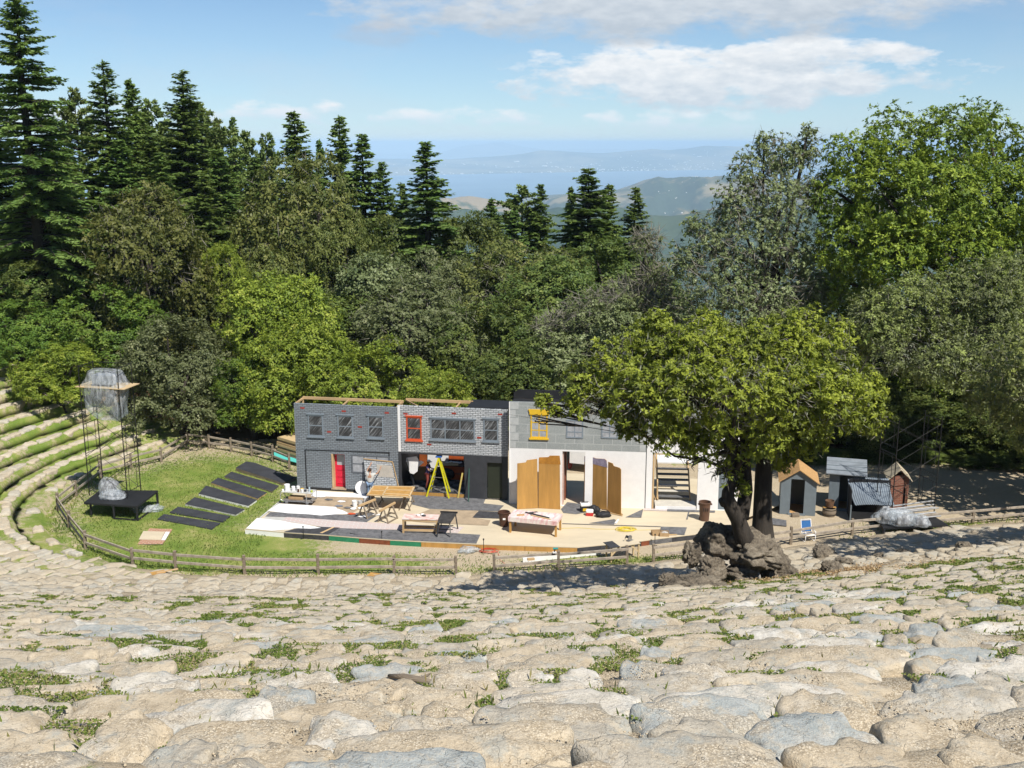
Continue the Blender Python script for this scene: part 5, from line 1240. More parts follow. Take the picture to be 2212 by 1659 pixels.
    o = tag(MB().blob((0, 0, .32), (.65, .4, .42), 3, .25, 2, 3, -.32).build('dark_bag', BLACK, smooth=True), 'dark bundle on the checker floor before the counter', 'bag'); o.location = AB.w(AB.uz(Z2(1600, 690), 2.6)[0], 2.6, .21)
brick_sets()
CW = Wall(G(Z3(232, 945), ZS), G(Z3(1300, 985), ZS))
DW = Wall(G(Z3(1300, 984), ZS), G(Z3(1880, 998), ZS))
def white_sets():
    t = thing('stone_facade', 'stage set with grey stone block painting above a white lower wall', 'stage set', CW.P0, CW.rz)
    zt = CW.uz(Z3(230, 140))[1]; zb = CW.uz(Z3(240, 505))[1]; L = CW.L
    q0 = CW.uz(Z3(650, 700))[0]; q1 = CW.uz(Z3(830, 700))[0]; qz = CW.uz(Z3(690, 520))[1]
    MB().bb(0, L, 0, .12, zb, zt).build('upper_wall', BLOCK, t)
    holed(0, L, 0, zb - .002, [(q0, q1, 0.005, min(qz, zb - .1))], 0, .12).build('lower_wall', WHITE, t)
    q = MB()
    for k in range(6):
        z = zb + (zt - zb) * k / 6; w = .42 if k % 2 else .26
        q.bb(.04, w + .1, -.012, -.0015, z + .02, z + (zt - zb) / 6 - .02); q.bb(L - w - .1, L - .04, -.012, -.0015, z + .02, z + (zt - zb) / 6 - .02)
    q.build('quoins', mat('quoin_paint', (.44, .46, .46), .7, .12, 4), t)
    MB().bb(-.01, .035, -.035, -.002, -.01, zt).build('edge_strip', WHITE2, t)
    window(t, CW, Z3(400, 240), Z3(534, 428), 2, 3, YEL, label='yellow framed six pane window', head=1, sill=True, fw=.08, pm=mat('grey_wash', (.36, .375, .40), .7, .3, 4))
    window(t, CW, Z3(682, 280), Z3(815, 430), 2, 3, WINFR, label='grey six pane window', sill=False, pm=MATS['grey_wash']); window(t, CW, Z3(960, 280), Z3(1090, 432), 2, 3, WINFR, label='grey six pane window behind leaves', sill=False, pm=MATS['grey_wash'])
    m = MB(); m.prism([(.15, .9, zt - 1.0), (.15, .9, zt + .32), (.45, .9, zt + .5), (L - .5, .9, zt + .5), (L - .1, .9, zt + .3), (L - .1, .9, zt - 1.0)], (0, .08, 0)); m.bb(.15, L - .1, .13, .89, zt - .12, zt - .02)
    m.build('roof_board', BLACK, t)
    MB().bb(q0 - .005, q0 + .06, .125, 1.5, .01, qz - .02).build('door_return', mat('pink_wash', (.55, .38, .32), .7, .12, 3), t)
    MB().bb(q0 + .065, q0 + .14, 1.0, 1.9, .01, qz - .02).build('door_flat', BROWNP, t)
    # narrow end flat and the stair opening with the last white wall
    t2 = thing('white_wall_set', 'plain white stage set wall with stair opening under the old oak', 'stage set', DW.P0, DW.rz)
    L2 = DW.uz(Z3(2035, 900))[0]; a0 = DW.uz(Z3(1372, 900))[0]; a1 = DW.uz(Z3(1715, 900))[0]; az = DW.uz(Z3(1400, 545))[1]; zt2 = DW.uz(Z3(1330, 120))[1] - .6; g0 = DW.uz(Z3(1882, 900))[0]; g1 = DW.uz(Z3(2005, 900))[0]
    MB().bb(.04, L2, -.01, .12, az + 1.0, zt2).build('upper_wall', BLOCK, t2)
    holed(.04, L2, -.02, az + .998, [(a0, a1, -.01, az), (g0, g1, .01, 2.3)], 0, .12).build('lower_wall', WHITE, t2)
    MB().bb(g0 + .01, g1 - .01, .14, .19, .015, 2.29).build('door', SHEDP, t2)
    MB().bb(0.0, .035, -.03, .12, -.01, zt2).build('edge_post', BLACK, t2); MB().bb(a0 - .09, a0 - .005, -.03, -.002, -.01, az).build('trim', PINE_T, t2)
    # stairs
    s = thing('stairs', 'timber stairs rising through the opening in the white set wall', 'stairs', DW.w((a0 + a1) / 2, .5, 0), DW.rz)
    w = (a1 - a0) * .40; MB().bb(-w * 1.15, w * 1.2, -.55, .6, .0, .20).build('bottom_deck', mat('pale_plank', (.60, .56, .48), .7, .15, 3), s); MB().bb(-w * 1.15, w * 1.2, -.58, -.552, -.01, .19).build('fascia', WHITE, s)
    for k in range(6):
        o = MB().bb(-w * .9, w * .9, .45 + .30 * k, .80 + .30 * k, .37 + .235 * k, .41 + .235 * k).build('step', SLATE if k in (0, 3, 4, 5) else mat('pale_plank', (.60, .56, .48), .7, .15, 3), s)
    st = MB()
    for sg in (-1, 1): st.bar((sg * w * .95, .4, .2), (sg * w * .95, 2.5, 1.85), .06, .25)
    st.build('stringer', PINE_T, s)
    ra = MB(); ra.bar((-w * .98, .45, .3), (-w * .98, .45, 1.25), .07); ra.bar((-w * .98, 2.2, 1.6), (-w * .98, 2.2, 3.3), .09); ra.bar((-w * .98, .45, 1.2), (-w * .98, 2.2, 2.6), .06, .09); ra.bar((-w * 1.05, .45, .2), (-w * 1.4, .45, .95), .05)
    ra.build('handrail', PINE_T, s); MB().bb(-w * .95, w * 1.3, 2.45, 3.9, 1.78, 1.86).build('landing', WHITE, s)
    # ply folding screens
    def screen(lab, left, right, cap, capm, m1, m2):
        a, b, c = [G(p, ZS) for p in (left[0], left[1], right[1])]
        t = thing('folding_screen', lab, 'screen', (b.x, b.y, ZS))
        for nm, (p, q), tops, mm in (('panel', (a, b), left[2], m1), ('panel', (b, c), right[2], m2)):
            d = (q - p); Ld = d.length; d = d / Ld; nrm = Vector((-d.y, d.x, 0)); W_ = Wall(p, q)
            poly = [W_.uz(tp) for tp in tops]; poly = [(0.015, .01)] + [(min(max(u, .015), Ld - .015), z) for u, z in poly] + [(Ld - .015, .01)]
            MB().prism([p + d * u + Vector((0, 0, z)) for u, z in poly], nrm * .03).build(nm, mm, t, world=True)
            if cap and nm == 'panel' and capm[1] == (mm is m1):
                zc = W_.uz(cap)[1]; P2 = [(u, max(z, zc)) for u, z in poly[1:-1]]; P2 = [(poly[0][0], zc)] + P2 + [(poly[-1][0], zc)]
                MB().prism([p + d * u + Vector((0, 0, z)) - nrm * .006 for u, z in P2], nrm * .004).build('painted_top', capm[0], t, world=True)
    screen('stepped plywood folding screen left of the doorway', (Z3(292, 990), Z3(460, 982), [Z3(285, 640), Z3(295, 628), Z3(362, 620), Z3(372, 602), Z3(452, 592)]), (Z3(460, 982), Z3(636, 992), [Z3(456, 590), Z3(468, 580), Z3(540, 578), Z3(552, 566), Z3(630, 567)]), Z3(540, 632), (mat('orange_wash', (.42, .19, .03), .6, .3, 3), False), PLYO, mat('varnished_plywood_b', (.46, .25, .07), .5, .2, 3, stretch=(1, 1, .15)))
    screen('stepped plywood folding screen with mauve top right of the doorway', (Z3(818, 950), Z3(1003, 1003), [Z3(820, 570), Z3(870, 569), Z3(915, 588), Z3(985, 592), Z3(1000, 606)]), (Z3(1003, 1003), Z3(1115, 1045), [Z3(1004, 612), Z3(1048, 628), Z3(1055, 648), Z3(1102, 662), Z3(1113, 676)]), Z3(910, 636), (mat('mauve_wash', (.36, .32, .44), .6, .35, 6), True), PLYO, MATS['varnished_plywood_b'])
    # wagon seen through the doorway
    p = AT(Z3(735, 760), 66.0); W_ = thing('show_wagon', 'white wagon with rounded green roof seen through the doorway', 'wagon', (p.x + .45, 66.0, max(0, H(p.x, 66))), -.35)
    z0 = p.z; MB().bb(-.5, .9, -.7, 2.6, .55, 2.35).build('body', WHITE, W_)
    prf = [(-.62, 2.36), (-.6, 2.45), (-.4, 2.6), (0, 2.72), (.4, 2.74), (.8, 2.6), (1.0, 2.45), (1.02, 2.36)]
    MB().prism([(x, -.85, z) for x, z in prf], (0, 3.6, 0)).build('roof', mat('bright_green_paint', (.02, .45, .16), .5, .12, 3), W_)
    for x in (-.62, .98):
        for y in (-.1, 1.9):
            wm = MB()
            for k in range(14):
                a, b = k * math.tau / 14, (k + 1) * math.tau / 14; wm.bar((x, y + .42 * math.cos(a), .42 + .42 * math.sin(a)), (x, y + .42 * math.cos(b), .42 + .42 * math.sin(b)), .05)
            for k in range(7): a = k * math.tau / 7; wm.bar((x, y, .42), (x, y + .4 * math.cos(a), .42 + .4 * math.sin(a)), .035)
            wm.build('wheel', mat('red_wheel_paint', (.35, .04, .02), .6, .2, 4), W_)
    MB().bb(-.506, -.502, -.4, .1, 1.4, 2.0).bb(-.3, .3, -.708, -.702, 1.5, 1.95).build('window', BLACK, W_)
white_sets()
# ================================================================== THINGS ON AND AROUND THE STAGE
def GH(p):
    """where a picture ray meets the ground"""
    r = ray(p).normalized(); t = np.linspace(4, 130, 2600); X, Y, Zr = r.x * t, r.y * t, CZ + r.z * t
    h = Hsm(X, Y)[0]; k = int(np.argmax(Zr < h + .02)); return Vector((X[k], Y[k], h[k]))
def lie(o, loc, rz=0): o.location = loc; o.rotation_euler = (0, 0, rz); return o
def one(mb, name, m, label, cat, loc, rz=0, group=None, smooth=False, bev=0):
    return tag(lie(mb.build(name, m, smooth=smooth, bev=bev), loc, rz), label, cat, group)
# ------------------------------------------------------------------ rail fences
def fence(label, pts, hs=1.0, skip=()):
    P = [G(p, 0) for p in pts]; P = [Vector((q.x, q.y, H(q.x, q.y))) for q in P]
    t = thing('rail_fence', label, 'fence', P[0], 0, 'weathered rail fences around the lawn'); rd = random.Random(len(pts))
    tops = []
    for q in P:
        lean = Vector((rd.uniform(-.04, .04), rd.uniform(-.04, .04), 0)); h = hs * rd.uniform(.95, 1.1)
        m = MB(); m.bar(q - Vector((0, 0, .3)), q + lean + Vector((0, 0, h)), .15, .13, up=(1, 0, 0)); m.build('post', OLDWOOD, t, world=True, bev=.012)
    for a, b in zip(P[:-1], P[1:]):
        d = (b - a).normalized()
        for z in (.40, .80):
            z0, z1 = z * hs + rd.uniform(-.04, .04), z * hs + rd.uniform(-.04, .04); m = MB()
            m.bar(a - d * .05 + Vector((0, -.02, z0)), b + d * .05 + Vector((0, -.02, z1)), .07, .13); m.build('rail', FENCEW, t, world=True, bev=.01)
fence('long weathered rail fence curving round the lawn from the far corner to the gap', [(625, 1012), (590, 997), (545, 985), (500, 976), (453, 968), (406, 963), (349, 998), (283, 1013), (219, 1034), (165, 1074), (125, 1107), (150, 1142), (185, 1188), (288, 1225), (380, 1234), (529, 1242), (688, 1242), (851, 1242), (986, 1242)])
fence('short weathered rail fence between the two gaps before the stage', [(1068, 1241), (1206, 1230), (1355, 1222)])
fence('weathered rail fence running from the old oak to the right edge', [(1412, 1217), (1500, 1207), (1600, 1194), (1708, 1176), (1841, 1156), (1971, 1143), (2101, 1133), (2235, 1122)], .95)
# ------------------------------------------------------------------ scaffold towers
def scaffold(t, F, w, d, h, lifts, m=BLKMET, top=1.2):
    """two ladder frames joined by cross braces, F maps local to parts"""
    for x in (0, w):
        fr = MB()
        for k in range(lifts):
            z0, z1 = h * k / lifts, h * (k + 1) / lifts
            for y in (0, d): fr.tube([(x, y, z0), (x, y, z1)], .028, 6)
            fr.tube([(x, 0, z1 - .05), (x, d, z1 - .05)], .022, 6); fr.tube([(x, 0, z0 + .35), (x, d, z0 + .35)], .018, 6)
            for y in (d * .22, d * .78): fr.tube([(x, y, z1 - .05), (x, y, z0 + .35)], .016, 5)
        for y in (0, d): fr.tube([(x, y, h), (x, y, h + top)], .024, 6)
        if top > .3: fr.tube([(x, 0, h + top * .95), (x, d, h + top * .95)], .02, 6)
        fr.build('ladder_frame', m, t)
    br = MB()
    for k in range(lifts):
        z0, z1 = h * k / lifts + .2, h * (k + 1) / lifts - .2
        for y in (0, d): br.tube([(0, y, z0), (w, y, z1)], .013, 5); br.tube([(0, y, z1), (w, y, z0)], .013, 5)
    if top > .3:
        for y in (0, d): br.tube([(0, y, h + top * .95), (w, y, h + top * .95)], .018, 5)
    br.build('cross_brace', m, t)
def drape(c, r, seed, h, flat=True, sub=4, amp=.28):
    """crumpled sheet over gear, resting at its base"""
    m = MB(); m.blob((0, 0, 0), r, sub, amp, 1.6, seed, -h); return m
def left_tower():
    zt = .86
    c = [G(Z1(620, 1113), zt), G(Z1(738, 1022), zt), G(Z1(1170, 1025), zt), G(Z1(1015, 1142), zt)]
    t = thing('platform', 'black wooden platform under the left light tower', 'platform', (c[3].x, c[3].y, 0))
    MB().prism([p - Vector((0, 0, .12)) for p in c], (0, 0, .12)).build('top', BLACK, t, world=True, bev=.01)
    for p in (c[3], c[2], (c[0] * .45 + c[3] * .55), (c[1] * .5 + c[2] * .5), c[0] * .93 + c[2] * .07):
        q = p * .965 + (c[0] + c[2]) * .5 * .035; z = H(q.x, q.y)
        MB().bar((q.x, q.y, z - .1), (q.x, q.y, zt - .12), .10).build('leg', BLACK, t, world=True)
    q = lambda a: Vector((a.x, a.y, .06)); MB().bar(q(c[3]), q(c[2]), .05, .09).bar(q(c[3]), q(c[0] * .45 + c[3] * .55), .05, .09).build('rail', BLACK, t, world=True)
    a, b, e = G(Z1(663, 1062), zt), G(Z1(945, 1085), zt), G(Z1(1022, 1042), zt)
    u = b - a; rz = math.atan2(u.y, u.x); w = u.length; d = 1.35
    tw = thing('scaffold_tower', 'tall black scaffold tower on the left platform with wrapped lights', 'scaffold', (a.x, a.y, zt), rz); pz = AT(Z1(700, 248), a.y + .3).z - zt
    scaffold(tw, None, w, d, pz, 3)
    for dx in (0, w): pass
    MB().bb(-.28, w + .35, -.05, d + .15, pz - .035, pz).build('plank_deck', PLY, tw)
    ctr = Vector((a.x, a.y, zt)) + u * .5 + Vector((-u.y, u.x, 0)).normalized() * d * .45
    m = MB()
    # a tapering sack of sheeting hanging round the lamps and through the deck
    prof_ = [(.5, -1.95), (.8, -1.75), (1.05, -1.2), (1.2, -.55), (1.2, .0), (1.0, .35), (.92, .72), (.8, .82), (.4, .86)]
    o = len(m.v)
    for k, (r_, z) in enumerate(prof_):
        for j in range(28):
            an = j * math.tau / 28; n = 1 + .07 * math.sin(an * 5 + k * .9) + .05 * math.sin(an * 9 - k)
            sx = abs(math.cos(an)) ** .6 * math.copysign(1, math.cos(an)); sy = abs(math.sin(an)) ** .6 * math.copysign(1, math.sin(an))
            m.v.append(Vector((sx * r_ * n * 1.02 + (.25 if z < -1.3 else 0), sy * r_ * n * .62, z + (.10 * math.sin(an * 3) if z < -1 else 0))))
    for i in range(len(prof_) - 1):
        for j in range(28): m.f.append((o + i * 28 + j, o + i * 28 + (j + 1) % 28, o + (i + 1) * 28 + (j + 1) % 28, o + (i + 1) * 28 + j))
    m.f.append(tuple(o + j for j in range(28))); m.f.append(tuple(o + (len(prof_) - 1) * 28 + j for j in range(28)))
    one(m, 'plastic_wrap', PLASTIC, 'clear plastic sheeting wrapped round the lamps on top of the left tower', 'plastic sheet', ctr + Vector((0, 0, pz + .06)), rz, smooth=True)
    g = thing('stage_lights', 'dark stage lamps inside the plastic high on the left tower', 'stage lamp', ctr + Vector((0, 0, pz)), rz)
    for x, z, y in ((-.4, -.55, 0), (.2, -.7, .1), (.5, -.4, -.1)): MB().tube([(x, y, z), (x + .1, y - .5, z - .25)], [.16, .22], 12).build('lamp', mat('lamp_grey', (.10, .11, .12), .5, .2, 3), g)
    MB().tube([(-.8, 0, -.2), (.8, 0, -.2)], .03, 8).tube([(-.4, 0, -.2), (-.4, 0, -.5)], .02, 6).tube([(.2, .1, -.2), (.2, .1, -.6)], .02, 6).build('bar', BLKMET, g)
    MB().bb(-.6, .55, -.35, .35, .12, .62).build('case', mat('lamp_case', (.22, .24, .26), .5, .15, 3), g)
    p = G(Z1(810, 1070), zt)
    gear = MB().bb(-.3, .3, -.3, .3, 0, .55).bb(-.15, .5, -.2, .25, .55, .8)
    one(gear, 'equipment_case', mat('case_grey', (.16, .15, .15), .6, .3, 4), 'grey equipment case under the plastic heap on the left platform', 'case', p + Vector((-.1, .25, .001)), rz, bev=.02)
    m = MB().blob((-.1, .2, .35), (.62, .55, .72), 4, .14, 1.4, 5, -.34).blob((.35, -.1, .1), (.75, .5, .28), 4, .3, 1.8, 9, -.09)
    one(m, 'plastic_wrap', PLASTIC, 'crumpled clear plastic heap on the left platform', 'plastic sheet', p + Vector((0, 0, .012)), rz, smooth=True)
    p = G(Z1(1090, 1180), 0); m = MB().blob((0, 0, .12), (.75, .4, .2), 4, .4, 3, 12, -.115); one(m, 'plastic_wrap', PLASTIC, 'clear plastic heap lying on grass beneath the left platform', 'plastic sheet', p, .2, smooth=True)
left_tower()
# ------------------------------------------------------------------ black flats on the grass
def flats():
    L = [('dark flat farthest up the lawn with its near edge propped up', [(1745, 857), (1822, 811), (1880, 818), (2190, 930), (2095, 970)], .16, OLDWOOD), ('second black flat from the top of the row on the lawn', [(1658, 922), (1715, 886), (2066, 990), (2015, 1032)], .05, OLDWOOD),
         ('black flat with a brown wooden edge, third from top of the row', [(1560, 967), (1615, 931), (1976, 1040), (1908, 1086)], .06, PINE_T), ('black flat with the widest white edge in the row', [(1470, 1050), (1525, 989), (1902, 1095), (1838, 1140)], .07, WHITE),
         ('black flat with a grey white edge, third from the bottom', [(1370, 1126), (1442, 1075), (1812, 1165), (1745, 1205)], .06, mat('pale_edge', (.55, .55, .53), .7, .1, 4)), ('second black flat from the bottom of the row on the lawn', [(1255, 1186), (1320, 1145), (1706, 1214), (1655, 1255)], .04, CHAR),
         ('lowest black flat of the row, nearest the brick samples', [(1165, 1236), (1215, 1200), (1632, 1265), (1570, 1310)], .035, CHAR)]
    for lab, pts, th, em in L:
        P = [G(Z1(*p), th + .04) for p in pts]; c = sum(P, Vector()) / len(P)
        t = thing('painted_flat', lab, 'flat', (c.x, c.y, 0), 0, 'black painted flats laid on the lawn')
        z = [H(p.x, p.y) for p in P]; zb = max(z) + .03
        MB().prism([Vector((p.x, p.y, zb + th)) for p in P], (0, 0, .012)).build('sheet', mat('flat_black', (.046, .048, .056), .75, .3, 1.5), t, world=True)
        e = MB(); n = len(P)
        for i in range(n):
            a, b = P[i], P[(i + 1) % n]; cc = Vector((c.x, c.y, 0)); a = Vector((a.x, a.y, 0)).lerp(cc, .015); b = Vector((b.x, b.y, 0)).lerp(cc, .015)
            e.bar(a + Vector((0, 0, zb + th * .5 - .02)), b + Vector((0, 0, zb + th * .5 - .02)), .035, th + .036)
        e.build('frame', em, t, world=True)
    zc = .06
    t = thing('brick_sample_board', 'orange painted brick sample board lying on the lawn near the fence', 'board', G(Z1(1150, 1370), 0))
    MB().prism([G(Z1(*p), zc) for p in ((1020, 1425), (1108, 1310), (1276, 1316), (1205, 1424))], (0, 0, .02)).build('board', SAMPLE, t, world=True)
    MB().prism([G(Z1(*p), .02) for p in ((1020, 1425), (1108, 1310), (1276, 1316), (1205, 1424))], (0, 0, .038)).build('backing', PINE_T, t, world=True)
    o = MB().prism([G(Z1(*p), .09) - G(Z1(1130, 1360), .09) for p in ((1028, 1390), (1062, 1328), (1222, 1333), (1190, 1394))], (0, 0, .02)).build('plywood_sheet', PLYW); lie(o, G(Z1(1130, 1360), .09)); tag(o, 'pale plywood sheet lying on the brick sample board', 'board')
    o = MB().prism([G(Z1(*p), .09) - G(Z1(1225, 1350), .09) for p in ((1195, 1394), (1228, 1334), (1258, 1336), (1225, 1394))], (0, 0, .03)).build('plank', WHITE); lie(o, G(Z1(1225, 1350), .09)); tag(o, 'narrow white plank beside the plywood on the brick sample', 'plank')
    # lumber and teal sheet by the left end of the set
    b = G(Z2(330, 610), 0); dirv = (G(Z2(470, 655), 0) - b).normalized(); rz = math.atan2(dirv.y, dirv.x); rd = random.Random(2)
    for k in range(9):
        m = MB().bb(-.2 + rd.uniform(-.08, .06), 4.2, .3 + rd.uniform(-.05, .05), 1.6, 0, .135)
        one(m, 'board_stack', [PINE_T, PLY, OLDWOOD][(k * 2) % 3], f'{ordw(k)} layer up of the tan timber stack beyond the teal sheet', 'lumber', b + Vector((-.5, .5, .1 + .145 * k)), rz, 'timber stack beside the brick set')
    o = one(MB().bb(-.1, 4.2, -.2, .9, 0, .04), 'teal_sheet', mat('teal_paint', (.10, .52, .47), .5, .06, 2), 'bright teal painted sheet lying by the timber stack', 'board', G(Z2(262, 585), .0) + Vector((0, 0, .25)), rz + .05)
    o.rotation_euler = (.28, 0, rz + .05)
    one(MB().bb(-.1, 4.4, .35, 1.7, 0, .03), 'plywood_sheet', PLY, 'tan plywood sheet topping the timber stack', 'board', b + Vector((-.5, .45, .1 + .145 * 9)), rz)
flats()
# ------------------------------------------------------------------ furniture on stage
def sawhorse(lab, a, b, m=OLDWOOD, beam=PINE_T, h=.78, group='sawhorses on the stage'):
    a, b = G(a, ZS + h), G(b, ZS + h); d = (b - a); L = d.length; rz = math.atan2(d.y, d.x)
    t = thing('sawhorse', lab, 'sawhorse', (a.x, a.y, ZS), rz, group)
    MB().bb(-.08, L + .08, -.05, .05, h - .06, h + .04).build('beam', beam, t)
    for x in (L * .22, L * .82):
        for s in (-1, 1): MB().bar((x, s * .04, h - .06), (x + (.05 if x > L / 2 else -.05), s * .34, 0), .05, .08, up=(1, 0, 0)).build('leg', m, t)
    sp = MB()
    for x in (L * .22, L * .82): sp.bar((x, -.23, .28), (x, .23, .28), .03, .08)
    for s in (-1, 1): sp.bar((L * .18, s * .32, .06), (L * .86, s * .32, .06), .03, .07)
    sp.build('stretcher', m, t); return t
sawhorse('grey sawhorse left of its pair, angled beam, near white buckets', Z2(945, 960), Z2(1062, 913)); sawhorse('grey sawhorse with white tipped beam nearest the red topped table', Z2(1108, 1000), Z2(1218, 940))
def table(lab, corners, h, topm, legm, name='work_table', th=.06, legw=.09, z0=ZS, apron=0, shelf=False, cat='table', braces=False):
    P = [G(c, z0 + h) for c in corners]; c = sum(P, Vector()) / 4
    d = ((P[1] - P[0]) + (P[2] - P[3])); rz = math.atan2(d.y, d.x); Lx = ((P[1] - P[0]).length + (P[2] - P[3]).length) / 2; Ly = ((P[3] - P[0]).length + (P[2] - P[1]).length) / 2
    t = thing(name, lab, cat, (c.x, c.y, z0), rz); x, y = Lx / 2, Ly / 2
    MB().bb(-x, x, -y, y, h - th, h).build('top', topm, t, bev=.006)
    for sx in (-1, 1):
        for sy in (-1, 1):
            l = MB().bb(sx * (x - .06) - legw / 2, sx * (x - .06) + legw / 2, sy * (y - .07) - legw / 2, sy * (y - .07) + legw / 2, 0, h - th - .002); l.build('leg', legm, t)
    if apron: a = MB(); a.bb(-x + .02, x - .02, -y + .02, -y + .05, h - th - apron, h - th - .003); a.bb(-x + .02, x - .02, y - .05, y - .02, h - th - apron, h - th - .003); a.build('apron', legm, t)
    if shelf: MB().bb(-x + .02, x - .02, -y + .1, -y + .16, .1, .2).bb(-x + .02, x - .02, y - .16, y - .1, .1, .2).build('rail', legm, t)
    if braces:
        b = MB()
        for sx in (-1, 1): b.bar((sx * (x - .08), -y + .08, h - .45), (sx * (x - .5), -y + .08, h - th - .03), .03, .07)
        b.build('brace', legm, t)
    return t, Lx, Ly, P, rz
def furniture():
    # long ply panel on sawhorses
    pts = [Z2(1000, 882), Z2(1342, 898), Z2(1384, 816), Z2(1052, 808)]; P = [G(p, ZS + .84) for p in pts]; c = sum(P, Vector()) / 4
    t = thing('door_panel', 'large brown plywood flat with lighter battens lying across two sawhorses', 'flat', (c.x, c.y, ZS + .84))
    MB().prism(P, (0, 0, .03)).build('sheet', PLYO, t, world=True); bt = MB(); e = lambda a, b, f: a.lerp(b, f)
    up = Vector((0, 0, .045))
    for a, b in ((P[0], P[1]), (P[1], P[2]), (P[2], P[3]), (P[3], P[0]), (e(P[0], P[1], .36), e(P[3], P[2], .36)), (e(P[0], P[3], .5), e(e(P[0], P[1], .36), e(P[3], P[2], .36), .5)), (e(P[0], P[1], .36).lerp(e(P[3], P[2], .36), .2), P[1].lerp(P[2], .2)), (e(P[0], P[1], .36).lerp(e(P[3], P[2], .36), .62), P[1].lerp(P[2], .62))):
        d = (b - a).normalized(); bt.bar(a.lerp(c, .04) + up - Vector((0, 0, .044)) + Vector((0, 0, .042)), b.lerp(c, .04) + up - Vector((0, 0, .002)), .09, .025)
    bt.build('batten', PLY, t, world=True)
    for k, f in enumerate((.12, .86)):
        a, b = P[0].lerp(P[1], f), P[3].lerp(P[2], f); d = b - a; rz = math.atan2(d.y, d.x); L = d.length
        s = thing('sawhorse', ['grey sawhorse under the left end of the large brown flat', 'grey sawhorse under the right end of the large brown flat'][k], 'sawhorse', (a.x, a.y, ZS), rz, 'sawhorses on the stage')
        MB().bb(.1, L - .1, -.05, .05, .74, .835).build('beam', OLDWOOD, s)
        for x in (.25, L - .25):
            for sg in (-1, 1): MB().bar((x, sg * .04, .74), (x + (.06 if x > L / 2 else -.06), sg * .32, 0), .05, .08, up=(1, 0, 0)).build('leg', OLDWOOD, s)
        MB().bar((.2, .26, .15), (L - .2, .26, .15), .03, .07).bar((.2, -.26, .15), (L - .2, -.26, .15), .03, .07).build('stretcher', OLDWOOD, s)
    pnk, nt, b = newmat('red_streaked_cloth'); n = noise(nt, coords(nt, 'Object', (1, 2.5, 1)), 2.6, 4, .6); nt.links.new(ramp(nt, n, [(.45, (.66, .58, .52)), (.58, (.62, .38, .33)), (.72, (.54, .18, .14))]), b.inputs['Base Color']); b.inputs['Roughness'].default_value = .8
    t1, lx, ly, P1, rz1 = table('wooden work table with red streaked top beside the black saw stand', [Z2(1270, 1064), Z2(1556, 1070), Z2(1584, 1030), Z2(1305, 1024)], .82, pnk, PINE_T, shelf=True, apron=.09)
    for k, (x, y) in enumerate(((-.15, .1), (.15, .05), (.05, .22))): one(MB().blob((0, 0, .04), (.12, .08, .05), 2, .3, 3, k, -.04), 'rag', [WHITE2, CHAR, WHITE2][k], ['white rag on the red work table nearest its left end', 'dark rag lying on the red work table', 'white rag at the back of the red work table'][k], 'rag', t1.matrix_basis @ Vector((x, y, .822)), rz1, smooth=True)
    # black table saw stand
    P = [G(p, ZS + .85) for p in (Z2(1560, 1085), Z2(1660, 1088), Z2(1712, 1028), Z2(1590, 1022))]; c = sum(P, Vector()) / 4
    t = thing('saw_stand', 'black tilted drafting board on folding steel legs', 'saw stand', (c.x, c.y, ZS)); z = [Vector((0, 0, -.12)), Vector((0, 0, -.12)), Vector((0, 0, .02)), Vector((0, 0, .02))]
    MB().prism([p + q for p, q in zip(P, z)], (0, 0, .05)).build('board', mat('worn_black', (.05, .047, .045), .6, .5, 4), t, world=True)
    MB().bar(P[2] + Vector((.05, 0, .09)), P[3] + Vector((-.05, 0, .09)), .06, .08).build('fence_bar', BLACK, t, world=True)
    for i in range(4): q = P[i].lerp(c, .12); f = Vector((q.x, q.y, ZS)) + (q - c) * .25; f.z = ZS; MB().bar(q + z[i], f, .06, .06).build('leg', STEEL if i % 2 else CHAR, t, world=True)
    MB().bar((c.x - .35, c.y - .3, ZS + .3), (c.x + .35, c.y - .3, ZS + .3), .04).bar((c.x - .35, c.y + .3, ZS + .3), (c.x + .35, c.y + .3, ZS + .3), .04).build('stretcher', CHAR, t, world=True)
    # long table with pink cloth
    t2, lx, ly, P2, rz2 = table('long trestle table with pink striped cloth strewn with tools', [Z3(222, 1056), Z3(602, 1082), Z3(650, 1034), Z3(282, 992)], .86, PINE_T, PLYO, legw=.10)
    x, y = lx / 2 + .03, ly / 2 + .03; m = MB().bb(-x, x, -y, y, .0, .012); m.bb(-x - .012, -x, -y, y, -.18, .012); m.bb(x, x + .012, -y, y, -.16, .012); m.bb(-x, x, -y - .012, -y, -.22, .012); m.bb(-x, x, y, y + .012, -.2, .012)
    pk, nt, b = newmat('pink_striped_cloth'); n = noise(nt, coords(nt, 'Object', (2.5, .5, 1)), 2.2, 4, .6); nt.links.new(ramp(nt, n, [(.42, (.74, .68, .64)), (.56, (.70, .50, .49)), (.72, (.60, .26, .28))]), b.inputs['Base Color'])
    tag(lie(m.build('tablecloth', pk), t2.matrix_basis @ Vector((0, 0, .862)), rz2), 'pink and white striped cloth draped over the long trestle table', 'tablecloth')
    def tool(nm, m, mt, lab, cat, x, y, r=0, bev=0): one(m, nm, mt, lab, cat, t2.matrix_basis @ Vector((x, y, .876)), rz2 + r, bev=bev)
    tool('level', MB().bb(-.75, .75, -.03, .03, 0, .06), CHAR, 'long dark spirit level lying across the pink cloth', 'level', .1, .0, -.35); tool('plank', MB().bb(-.6, .6, -.05, .05, 0, .03), PINE_T, 'tan lath on the front edge of the pink cloth table', 'plank', .35, -.25, -.3)
